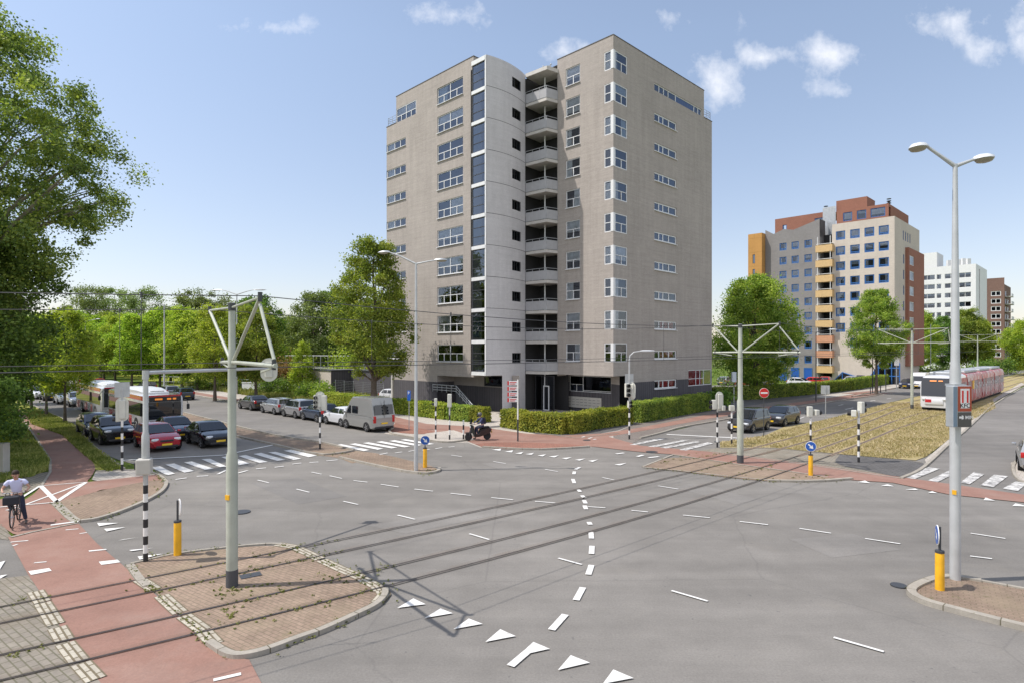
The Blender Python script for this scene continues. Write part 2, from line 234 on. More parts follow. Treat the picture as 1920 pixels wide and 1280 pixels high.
# ---------------------------------------------------------------- mesh building
class MB:
    def __init__(s): s.v=[]; s.f=[]; s.m=[]; s.uv={}; s.mi=0; s.ms=[]
    def use(s,name):
        if name not in s.ms: s.ms.append(name)
        s.mi=s.ms.index(name); return s
    def face(s,pts,uv=None):
        i=len(s.v); s.v+= [tuple(p) for p in pts]; s.f.append(list(range(i,i+len(pts)))); s.m.append(s.mi)
        if uv: s.uv[len(s.f)-1]=uv
        return s
    def mesh(s,vs,fs):
        i=len(s.v); s.v+=[tuple(p) for p in vs]
        for f in fs: s.f.append([k+i for k in f]); s.m.append(s.mi)
        return s
    def box(s,c,d,rz=0,rot=None):
        hx,hy,hz=d[0]/2,d[1]/2,d[2]/2; P=[Vector((x,y,z)) for x in(-hx,hx) for y in(-hy,hy) for z in(-hz,hz)]
        Mx=rot if rot is not None else Matrix.Rotation(rz,3,'Z'); P=[Mx@p+Vector(c) for p in P]
        return s.mesh(P,[(0,1,3,2),(4,6,7,5),(0,4,5,1),(2,3,7,6),(0,2,6,4),(1,5,7,3)])
    def bbox(s,c,d,bev=.03,rz=0,rot=None):
        # box with chamfered edges
        hx,hy,hz=[q/2 for q in d]; b=min(bev,hx*.9,hy*.9,hz*.9)
        bm=bmesh.new(); bmesh.ops.create_cube(bm,size=1)
        for q in bm.verts: q.co=Vector((q.co.x*d[0],q.co.y*d[1],q.co.z*d[2]))
        bmesh.ops.bevel(bm,geom=bm.edges[:],offset=b,segments=2,affect='EDGES',profile=.5)
        Mx=rot if rot is not None else Matrix.Rotation(rz,3,'Z')
        vs=[Mx@q.co+Vector(c) for q in bm.verts]; bm.verts.index_update(); fs=[[q.index for q in f.verts] for f in bm.faces]; bm.free()
        return s.mesh(vs,fs)
    def cyl(s,a,b,r0,r1=None,n=10,cap=True):
        if r1 is None: r1=r0
        a=Vector(a); b=Vector(b); d=(b-a).normalized(); x=d.orthogonal().normalized(); y=d.cross(x)
        vs=[]; 
        for p,r in((a,r0),(b,r1)):
            for k in range(n): t=2*math.pi*k/n; vs.append(p+x*(r*math.cos(t))+y*(r*math.sin(t)))
        fs=[(k,(k+1)%n,n+(k+1)%n,n+k) for k in range(n)]
        if cap: fs+=[list(range(n))[::-1],list(range(n,2*n))]
        return s.mesh(vs,fs)
    def tube(s,pts,rs,n=8,cap=True):
        pts=[Vector(p) for p in pts]; 
        if not hasattr(rs,'__len__'): rs=[rs]*len(pts)
        vs=[]; x=None
        for i,p in enumerate(pts):
            d=(pts[min(i+1,len(pts)-1)]-pts[max(i-1,0)]).normalized()
            x=(x-d*x.dot(d)).normalized() if x is not None and (x-d*x.dot(d)).length>1e-4 else d.orthogonal().normalized()
            y=d.cross(x)
            for k in range(n): t=2*math.pi*k/n; vs.append(p+x*(rs[i]*math.cos(t))+y*(rs[i]*math.sin(t)))
        fs=[(i*n+k,i*n+(k+1)%n,(i+1)*n+(k+1)%n,(i+1)*n+k) for i in range(len(pts)-1) for k in range(n)]
        if cap: fs+=[list(range(n))[::-1],[(len(pts)-1)*n+k for k in range(n)]]
        return s.mesh(vs,fs)
    def lathe(s,prof,c=(0,0,0),n=16,axis='Z'):
        vs=[]; 
        for r,z in prof:
            for k in range(n):
                t=2*math.pi*k/n; p=(r*math.cos(t),r*math.sin(t),z)
                if axis=='Y': p=(p[0],p[2],p[1])
                if axis=='X': p=(p[2],p[0],p[1])
                vs.append(Vector(p)+Vector(c))
        m=len(prof); return s.mesh(vs,[(i*n+k,i*n+(k+1)%n,(i+1)*n+(k+1)%n,(i+1)*n+k) for i in range(m-1) for k in range(n)]+[list(range(n))[::-1],[(m-1)*n+k for k in range(n)]])
    def ball(s,c,r,n=10,sc=(1,1,1)):
        prof=[(max(r*math.sin(math.pi*i/n),.0005),-r*math.cos(math.pi*i/n)) for i in range(n+1)]
        i0=len(s.v); s.lathe(prof,(0,0,0),n+2)
        for i in range(i0,len(s.v)): p=s.v[i]; s.v[i]=(p[0]*sc[0]+c[0],p[1]*sc[1]+c[1],p[2]*sc[2]+c[2])
        return s
    def prism(s,poly,z0,z1):
        n=len(poly); vs=[(p[0],p[1],z0) for p in poly]+[(p[0],p[1],z1) for p in poly]
        return s.mesh(vs,[(k,(k+1)%n,n+(k+1)%n,n+k) for k in range(n)]+[list(range(n))[::-1],list(range(n,2*n))])
    def extr(s,prof,y0,y1):
        # profile in x,z extruded along y
        n=len(prof); vs=[(p[0],y0,p[1]) for p in prof]+[(p[0],y1,p[1]) for p in prof]
        return s.mesh(vs,[(k,n+k,n+(k+1)%n,(k+1)%n) for k in range(n)]+[list(range(n)),list(range(n,2*n))[::-1]])
    def loft(s,rings,cap=True):
        n=len(rings[0]); vs=[p for r in rings for p in r]; m=len(rings)
        return s.mesh(vs,[(i*n+k,i*n+(k+1)%n,(i+1)*n+(k+1)%n,(i+1)*n+k) for i in range(m-1) for k in range(n)]+([list(range(n))[::-1],[(m-1)*n+k for k in range(n)]] if cap else []))
    def flat(s,poly,z):
        # polygon laid flat, triangulated
        from mathutils.geometry import tessellate_polygon
        vs=[Vector((p[0],p[1],z)) for p in poly]; tr=tessellate_polygon([vs]); out=[]
        for t in tr:
            a,b,c=[vs[i] for i in t]
            out.append(t if (b-a).cross(c-a).z>0 else (t[0],t[2],t[1]))
        return s.mesh(vs,out)
    def build(s,name,material=None,parent=None,smooth=0,loc=None,rz=0):
        me=bpy.data.meshes.new(name); me.from_pydata([tuple(p) for p in s.v],[],s.f)
        mats=s.ms or [material]
        for k in mats: me.materials.append(M_(k))
        if s.ms: me.polygons.foreach_set('material_index',s.m)
        if s.uv:
            ul=me.uv_layers.new(name='UVMap')
            for fi,uv in s.uv.items():
                p=me.polygons[fi]
                for k,li in enumerate(p.loop_indices): ul.data[li].uv=uv[k]
        bm=bmesh.new(); bm.from_mesh(me)
        if not s.uv: bmesh.ops.remove_doubles(bm,verts=bm.verts,dist=.0002)
        if smooth:
            bmesh.ops.recalc_face_normals(bm,faces=bm.faces)
            for f in bm.faces: f.smooth=True
            for e in bm.edges:
                if len(e.link_faces)==2 and e.calc_face_angle(0)>R(smooth): e.smooth=False
        elif not s.uv and len(bm.faces)>1: bmesh.ops.recalc_face_normals(bm,faces=bm.faces)
        bm.to_mesh(me); bm.free()
        o=bpy.data.objects.new(name,me); COL.objects.link(o)
        if parent is not None: o.parent=parent
        if loc is not None: o.location=loc
        if rz: o.rotation_euler.z=rz
        return o
def tag(o,label=None,cat=None,group=None,kind=None):
    if label: o['label']=label
    if cat: o['category']=cat
    if group: o['group']=group
    if kind: o['kind']=kind
    return o
def thing(name,label,cat,loc=(0,0,0),rz=0,group=None):
    o=bpy.data.objects.new(name,None); o.empty_display_size=.3; COL.objects.link(o); o.location=loc if len(loc)==3 else (*loc,0); o.rotation_euler.z=rz
    return tag(o,label,cat,group)
def kids(o): return [c for c in bpy.data.objects if c.parent==o]
def dup(root,loc,rz,label,sc=None,group=None,kidsmap=None):
    def cp(o,par):
        c=o.copy(); COL.objects.link(c)
        if par is not None: c.parent=par
        for k in o.children: cp(k,c)
        return c
    r=cp(root,None); r.location=loc if len(loc)==3 else (*loc,0); r.rotation_euler.z=rz; r['label']=label
    if sc: r.scale=sc
    if group: r['group']=group
    return r
def text_mesh(name,body,size,material,parent,loc,rot,thick=.004,align='CENTER'):
    c=bpy.data.curves.new(name+'_c','FONT'); c.body=body; c.size=size; c.extrude=thick; c.align_x=align; c.align_y='CENTER'; c.offset=size*.012
    t=bpy.data.objects.new(name+'_t',c); COL.objects.link(t); dg=bpy.context.evaluated_depsgraph_get(); me=bpy.data.meshes.new_from_object(t.evaluated_get(dg)); bpy.data.objects.remove(t)
    me.materials.clear(); me.materials.append(M_(material)); me.name=name
    o=bpy.data.objects.new(name,me); COL.objects.link(o); o.parent=parent; o.location=loc; o.rotation_euler=rot; return o
# ================================================================ GROUND
def P(pts): return [G(*p) if len(p)==2 else (p[1],p[2]) for p in pts]   # image points on the ground, or ('w',x,y)
def W_(x,y): return ('w',x,y)
def area(name,pts,z,m):
    o=MB().flat(P(pts),z).build(name,m); return tag(o,kind='structure')
def smooth(pts,k=2):
    for _ in range(k):
        q=[pts[0]]
        for a,b in zip(pts,pts[1:]): q+=[(a[0]*.75+b[0]*.25,a[1]*.75+b[1]*.25),(a[0]*.25+b[0]*.75,a[1]*.25+b[1]*.75)]
        q.append(pts[-1]); pts=q
    return pts
def strip(mb,pts,w,z,side=0,h=0):
    # ribbon along pts (ground coordinates) with running-length uv; h>0 makes a kerb with faces
    n=len(pts); L=[];Rr=[]; s=0; S=[]
    for i,p in enumerate(pts):
        a=pts[max(i-1,0)]; b=pts[min(i+1,n-1)]; dx,dy=b[0]-a[0],b[1]-a[1]; l=math.hypot(dx,dy) or 1; nx,ny=-dy/l,dx/l
        L.append((p[0]+nx*w*(.5+side),p[1]+ny*w*(.5+side))); Rr.append((p[0]-nx*w*(.5-side),p[1]-ny*w*(.5-side)))
        if i: s+=math.hypot(p[0]-pts[i-1][0],p[1]-pts[i-1][1])
        S.append(s)
    for i in range(n-1):
        u0,u1=S[i],S[i+1]
        mb.face([(*Rr[i],z+h),(*Rr[i+1],z+h),(*L[i+1],z+h),(*L[i],z+h)],[(u0,0),(u1,0),(u1,w),(u0,w)])
        if h:
            mb.face([(*Rr[i],z-.03),(*Rr[i+1],z-.03),(*Rr[i+1],z+h),(*Rr[i],z+h)],[(u0,0),(u1,0),(u1,h),(u0,h)])
            mb.face([(*L[i+1],z-.03),(*L[i],z-.03),(*L[i],z+h),(*L[i+1],z+h)],[(u1,0),(u0,0),(u0,h),(u1,h)])
    if h:
        for i in (0,n-1): mb.face([(*Rr[i],z-.03),(*Rr[i],z+h),(*L[i],z+h),(*L[i],z-.03)],[(0,0),(0,h),(w,h),(w,0)])
    return mb
def kerb(name,pts,w=.16,h=.1,k=2,z=.0):
    o=strip(MB(),smooth(P(pts),k),w,z,0,h).build(name,'kerb_stone'); return tag(o,kind='structure')
S_=lambda name,pts,z,m:area(name,[('w',*q) for q in smooth(P(pts)+[P(pts)[0]],2)],z,m)
# the one big sheet to the horizon
def bigground():
    mb=MB(); xs=[-1500,-300,-120,-60,0,60,140,300,1500]; ys=[-200,0,40,90,150,260,500,1000,2500]
    for i in range(8):
        for j in range(8): mb.face([(xs[i],ys[j],-.02),(xs[i+1],ys[j],-.02),(xs[i+1],ys[j+1],-.02),(xs[i],ys[j+1],-.02)])
    tag(mb.build('ground','lawn_grass'),kind='structure')
bigground()
def w2(a,b): return ('w',*NB(a,b))
# asphalt: the junction and the arms
area('junction_road',[W_(-30,3),W_(45,3),W_(60,20),W_(60,44),w2(75,6),w2(40,-8),w2(27,-45),w2(15,-45),w2(7.3,-45),(225,862),(290,880),(312,912),(140,978),(0,1010),W_(-30,14)],0,'asphalt')
area('left_street',[w2(7.6,-44.5),w2(8.6,-70),w2(8.0,-95),w2(6,-260),w2(27,-260),w2(26.0,-100),w2(25.4,-70),w2(25.2,-44.5)],.004,'asphalt_side')
area('right_street',[(1200,821),(1330,791),(1500,761),(1680,736),w2(80,-24.6),w2(240,-26),w2(240,-19),w2(80,-18.6),(1675,752),(1550,786),(1432,817),(1350,838),(1200,836)],.004,'asphalt_side')
area('far_right_street',[(1736,872),(1780,830),(1813,803),(1861,756),(1925,721),w2(140,-9),w2(240,-9),w2(240,4),w2(60,6),(1990,900),(1920,930)],.004,'asphalt_side')
# pavements round the corner block
area('corner_pavement',[w2(26,-95),w2(25.6,-66),(560,768),(745,796),(720,812),(775,820),(830,829),(877,829),(900,838),(1000,843),(1105,838),(1180,832),(1200,822),(1275,801),(1330,792),(1500,761),(1680,736),w2(80,-25),w2(240,-26.5),w2(240,-34),w2(70,-36),w2(60,-70),w2(34,-75),w2(30,-100)],.008,'light_tiles')
area('dark_footway',[(940,800),(987,808),(1020,817),(1080,820),(1160,806),(1190,794),(1335,770),(1500,746),(1680,722),w2(85,-30),w2(60,-34),w2(40,-33),w2(26,-35)],.012,'dark_tiles')
area('brown_footway',[(1150,822),(1180,833),(1200,823),(1275,802),(1330,793),(1500,762),(1680,737),w2(80,-25.2),w2(80,-30),(1680,722),(1500,746),(1335,770),(1190,794),(1150,812)],.011,'brown_tiles')
S_('red_brick_patch',[(750,794),(815,797),(850,806),(800,815),(725,809)],.016,'red_brick_paving')
area('parking_apron',[(742,792),(800,799),(775,812),(722,808)],.012,'red_brick_paving')
area('corner_cycle_path',[w2(28.2,-95),w2(27.5,-66),(600,752),(700,772),(800,794),(900,800),(985,812),(1050,816),(1130,812),(1200,801),(1320,778),(1500,753),(1680,728),w2(90,-27.2),w2(90,-25.4),(1680,735),(1500,758),(1330,784),(1200,808),(1140,818),(1195,835),(1150,838),(1105,837),(1000,842),(905,838),(865,822),(800,805),(700,784),(600,762),w2(26.2,-66),w2(26.6,-95)],.018,'red_asphalt')
S_('corner_island',[(890,832),(920,829),(1000,829),(1098,834),(1105,838),(1000,843.5),(910,840)],.022,'red_brick_paving')
area('pole_platform',[(800,812),(850,806),(872,813),(890,824),(870,827),(830,829),(775,820)],.024,'light_tiles')
kerb('kerb',[(560,768),(660,783),(745,797),(722,812),(775,820.5),(828,830),(860,828),(880,824)])
kerb('kerb',[(905,838.5),(1000,843.5),(1060,841),(1105,838)],k=1)
kerb('kerb',[(1200,821.5),(1240,812),(1275,801),(1330,792),(1500,761),(1680,736),w2(80,-24.8),w2(180,-25.5)],k=1)
kerb('kerb',[w2(26,-140),w2(25.8,-75),w2(25.4,-62),(560,768)],k=1)
# meadow along the left street
area('meadow',[w2(32,-60),w2(30,-72),w2(31,-110),w2(33,-170),w2(52,-170),w2(52,-60)],.0,'meadow_grass')
# centre reservation, left street
area('central_reservation',[w2(15.6,-200),w2(15.8,-70),(345,785),(400,804),(447,818),(512,832),(597,853),(640,849),(663,844),(595,828),(540,822),(450,802),(400,788),w2(18.4,-70),w2(18.0,-200)],.012,'brown_paving')
area('crossing_gap',[(597,853),(640,849),(663,844),(700,848),(725,853),(660,868),(637,858)],.008,'brown_paving')
S_('reservation_tip',[(637,857),(675,866),(750,882),(790,888),(815,886),(824,880),(800,870),(775,865),(725,852),(665,846)],.014,'brown_paving')
kerb('kerb',[w2(15.6,-120),(345,786),(400,805),(447,819),(512,833),(597,854),(640,850),(663,845)],k=1)
kerb('kerb',[(637,858),(675,867),(750,883),(795,889),(822,885),(824,879)],k=1)
kerb('kerb',[w2(18.6,-120),(400,787),(450,801),(540,821),(595,827),(663,844)],k=1)
# left verge, cycle path, near-left corner
area('verge',[(28,765),(60,795),(117,815),(155,850),(180,880),(200,884),(232,880),(180,842),(150,812),(135,795),(90,772),w2(8.9,-75),w2(8.6,-200),w2(4,-200),w2(5,-80)],.008,'verge_grass')
area('verge',[W_(-30,30),(0,910),(60,893),(92,880),(92,862),(55,812),(25,775),w2(3.5,-80),w2(3,-200),w2(-60,-200),W_(-110,40)],.008,'verge_grass')
area('left_cycle_path',[(25,772),(46,768),w2(6.5,-80),w2(6,-200),w2(3.4,-200),w2(3.5,-80)],.012,'red_asphalt')
S_('left_cycle_path',[(32,772),(44,774),(75,785),(117,808),(155,848),(182,873),(172,893),(160,904),(190,908),(150,990),(40,1010),(0,985),(0,960),(60,930),(78,910),(92,885),(92,862),(60,812),(36,782)],.014,'red_asphalt')
area('path_strip',[(0,985),(-200,1010),(-200,930),(0,936),(40,922)],.012,'red_asphalt')
area('path_strip',[(-700,1010),(-700,960),(0,975),(22,1006),(15,1012),(0,1010)],.011,'grey_paving')
area('path_slabs',[(0,930),(-120,955),(-60,893),(0,888),(60,888),(92,884),(78,910),(40,925)],.01,'grey_paving')
area('footway_corner',[(180,882),(232,879),(250,881),(297,890),(240,896),(185,902),(172,899)],.018,'light_tiles')
area('red_corner',[(160,904),(185,901),(240,895),(297,889),(306,897),(300,905),(190,918),(110,944),(80,925)],.019,'red_asphalt')
S_('corner_island',[(104,942),(150,930),(200,917),(250,907),(297,898),(312,908),(306,922),(280,937),(250,950),(233,958),(185,974),(150,977),(130,966)],.024,'brown_paving')
kerb('kerb',[(312,905),(310,915),(297,928),(250,952),(185,975),(150,979)],k=2)
kerb('kerb',[(104,943),(120,958),(132,970),(145,978)],w=.3,h=.03,k=1)
kerb('kerb',[(232,880),(180,842),(150,812),(128,790),(88,772),w2(8.9,-80),w2(8.6,-150)],w=.14,h=.1,k=1)
kerb('kerb',[(180,884),(232,881),(262,881),(297,888),(312,903)],w=.14,h=.05,k=1)
# the red crossing at lower left
area('red_crossing',[(0,985),(40,1000),(15,1007),(53,1078),(80,1117),(123,1193),(183,1273),(190,1290),(330,1420),(620,1420),(500,1300),(467,1237),(413,1230),(333,1153),(253,1080),(227,1057),(180,1017),(147,981)],.018,'red_asphalt')
area('grey_setts',[(0,1085),(53,1079),(80,1118),(123,1194),(183,1274),(196,1290),(300,1420),(-900,1420),(-700,1200),(-300,1110)],.02,'grey_paving')
S_('stop_island',[(243,1060),(262,1050),(330,1040),(433,1028),(500,1023),(547,1027),(600,1052),(677,1085),(712,1101),(722,1114),(710,1133),(680,1148),(640,1168),(567,1194),(500,1221),(447,1232),(420,1226),(393,1206),(333,1148),(267,1090)],.024,'brown_paving')
kerb('kerb',[(722,1108),(722,1120),(706,1137),(680,1150),(600,1187),(567,1197),(500,1223),(452,1234),(425,1230),(393,1208)],w=.16,h=.1)
kerb('kerb',[(245,1058),(330,1038),(433,1026),(500,1020),(530,1021)],w=.10,h=.05)
kerb('kerb',[(243,1060),(262,1088),(275,1100)],w=.2,h=.05,k=1)
S_('side_island',[(1703,1112),(1726,1098),(1765,1085),(1800,1087),(1840,1094),(1930,1110),(2300,1180),(2300,1260),(1925,1178),(1803,1147),(1728,1127)],.06,'brown_paving')
kerb('kerb',[(1840,1093),(1800,1086),(1765,1084),(1724,1098),(1703,1112),(1728,1130),(1803,1150),(1925,1181),(2100,1220)],w=.2,h=.11)
kerb('kerb',[(1840,1093),(1925,1109),(2100,1140)],w=.12,h=.09,k=1)
# big tram island and tram reservation to the right
area('red_band',[(1140,818),(1200,835),(1335,847),(1400,855),(1512,869),(1600,882),(1693,895),(1780,907),(1930,929),(2100,955),(2100,968),(1930,943),(1780,927),(1675,905),(1600,900),(1550,895),(1470,882),(1382,870),(1267,852),(1200,847),(1105,836)],.026,'red_asphalt')
S_('tram_island',[(1205,875),(1262,853),(1382,871),(1470,883),(1552,895),(1597,898),(1560,903),(1450,903),(1375,896),(1272,883)],.024,'brown_paving')
area('tram_paving',[(1300,846),(1350,839),(1450,839),(1575,852),(1680,861),(1725,865),(1736,872),(1693,897),(1600,884),(1512,871),(1400,857),(1335,849)],.02,'grey_paving')
S_('dark_island',[(1575,852),(1630,857),(1717,865),(1738,870),(1715,885),(1690,896),(1640,885),(1560,870)],.03,'dark_tiles')
area('tram_grass',[(1350,839),(1350,829),(1432,817),(1470,800),(1550,786),(1600,775),(1675,753),w2(85,-18.4),w2(230,-18.6),w2(230,-9.2),w2(140,-9.2),(1925,716),(1861,748),(1807,795),(1780,823),(1736,856),(1717,863),(1680,860),(1575,851),(1450,839)],.03,'dry_grass')
kerb('kerb',[(1690,897),(1720,885),(1738,872),(1782,830),(1815,803),(1862,757),(1925,722),w2(140,-9)],w=.16,h=.08,k=1)
area('kerb_shoulder',[(1738,872),(1782,829),(1813,802),(1861,755),(1923,720),(1915,717),(1858,750),(1805,796),(1776,826),(1734,862)],.034,'light_tiles')
kerb('kerb',[(1440,902),(1530,903.5),(1597,898)],w=.2,h=.09,k=1)
kerb('kerb',[(1205,875),(1262,852.5)],w=.12,h=.02,k=0,z=.02)
kerb('kerb',[(1262,852),(1382,870),(1470,882),(1552,894)],w=.1,h=.015,k=0,z=.02)
S_('roadside_island',[(1895,868),(1915,858),(1960,870),(1960,905),(1920,905),(1905,898)],.03,'light_tiles')
kerb('kerb',[(1920,857),(1897,870),(1903,897),(1930,908)],w=.14,h=.08,k=2)
# car park behind the far hedge
area('car_park',[w2(48,-36),w2(100,-33),w2(100,-48),w2(48,-52)],.012,'asphalt_side')
# white block edging of the tram crossings
def blocks():
    mb=MB()
    for pts in ([(180,1108),(215,1125)] ,):
        pass
    for pts in ([(67,1110),(80,1130)],[(80,1132),(105,1172)],[(107,1178),(122,1203)],[(122,1208),(150,1243)],[(152,1246),(180,1276)],
                [(262,1088),(290,1106)],[(303,1118),(338,1150)],[(345,1156),(382,1183)],[(383,1186),(404,1209)],
                [(520,1021),(552,1026),(600,1049)],[(603,1051),(640,1068),(677,1084)],[(679,1086),(706,1100),(712,1108)],
                [(716,1108),(720,1116),(708,1130)]):
        strip(mb,P(pts),.34,.034)
    tag(mb.build('white_edging','white_blocks'),kind='structure')
    mb=MB()
    for pts in ([(1262,881),(1375,894),(1450,901),(1520,902.5)],[(1350,840),(1450,840),(1575,853)],[(1335,849),(1400,857),(1512,871),(1600,884),(1690,897)],[(1206,876),(1262,882)],[(36,778),(62,812),(94,862),(94,885),(78,910)],[(940,801),(987,808.5),(1080,821),(1160,812)],[(147,981),(60,998),(20,1008)]): strip(mb,P(pts),.12,.036)
    tag(mb.build('pale_edging','kerb_stone'),kind='structure')
blocks()
asphalt('asphalt_patch_dark',.188,(1,.95,.9)); asphalt('asphalt_patch_light',.222,(1,.945,.885))
for q,m_ in (([(690,985),(905,948),(965,958),(760,1000)],'asphalt_patch_light'),([(1300,905),(1420,935),(1380,945),(1262,912)],'asphalt_patch_light'),([(470,905),(560,895),(650,930),(560,945)],'asphalt_patch_dark'),([(900,868),(1010,862),(1060,872),(940,880)],'asphalt_patch_light'),([(1480,1010),(1600,1000),(1690,1030),(1560,1045)],'asphalt_patch_light')):
    area('road_repair',q,.004,m_)
# ---------------------------------------------------------------- tram rails
RAILS=[[(90,1118),(250,1087),(447,1050),(640,1010),(800,975),(1000,932.7),(1200,891),(1382,846),(1675,760)],
[(100,1145),(300,1106.7),(447,1073),(640,1033),(800,998),(1000,951.7),(1200,908),(1382,862),(1675,770)],
[(133,1197),(333,1153),(600,1090),(733,1060),(933,1013),(1233,931.7),(1450,869),(1675,789)],
[(167,1235),(383,1182),(600,1126),(800,1080),(1000,1027),(1233,957),(1360,920),(1525,865),(1675,805)]]
def railcurve(r):
    p=np.array([G(*q) for q in r]); t=.78*p[:,0]+.62*p[:,1]; n=-.62*p[:,0]+.78*p[:,1]
    c=np.polyfit(t,n,3 if len(t)>6 else 2); tt=np.linspace(t[0],t[-1],40); nn=np.polyval(c,tt)
    q=np.stack([.78*tt-.62*nn,.62*tt+.78*nn],1); d0=q[0]-q[1]; d0/=np.linalg.norm(d0)
    pre=[q[0]+d0*k for k in (14,9,5,2.5)]
    lat=-(q[-1][0]*DR[0]*0+0)
    b=-( -DL[0]*0 )
    e=q[-1]; post=[e+np.array(DR)*k for k in (8,20,45,90,160)]
    return [tuple(x) for x in pre]+[tuple(x) for x in q]+[tuple(x) for x in post]
RC=[railcurve(r) for r in RAILS]
def rails():
    for c in RC:
        mb=MB(); mb.use('rail_steel'); strip(mb,c,.05,.042,0); strip(mb,c,.012,.041,3.2)
        o=mb.build('tram_rail'); tag(o,kind='structure')
    m,nt,N,L,b=nodes('rail_stain'); tc=N.new('ShaderNodeTexCoord'); v=tc.outputs['Object']; n=tex(N,L,v,.9,7,.7); n2=tex(N,L,v,14,3,.7)
    uv=N.new('ShaderNodeSeparateXYZ'); L.new(tc.outputs['UV'],uv.inputs[0]); e=mapr(N,L,uv.outputs[1],0,.3,0,1); e2=mapr(N,L,uv.outputs[1],.62,.92,1,0)
    f=N.new('ShaderNodeMath'); f.operation='MULTIPLY'; L.new(e,f.inputs[0]); L.new(e2,f.inputs[1]); g=N.new('ShaderNodeMath'); g.operation='MULTIPLY'; L.new(f.outputs[0],g.inputs[0]); L.new(mapr(N,L,n,.38,.68,.0,.28),g.inputs[1])
    c=mixc(N,L,1.0,(.21,.155,.115),mapr(N,L,n2,.3,.7,.8,1.2),'MULTIPLY'); L.new(c,b.inputs['Base Color']); b.inputs['Roughness'].default_value=.9; L.new(g.outputs[0],b.inputs['Alpha']); MATS['rail_stain']=m
    for c in RC: tag(strip(MB(),c,.42,.037).build('rail_stain','rail_stain'),kind='structure')
    for c in RC: 
        k0=next(i for i,p in enumerate(c) if p[1]-p[0]*.0>33 and i>20); tag(strip(MB(),c[k0:],.22,.039).build('track_soil','brown_paving'),kind='structure')
    # dirty band either side of the rails on the road
    return
rails()
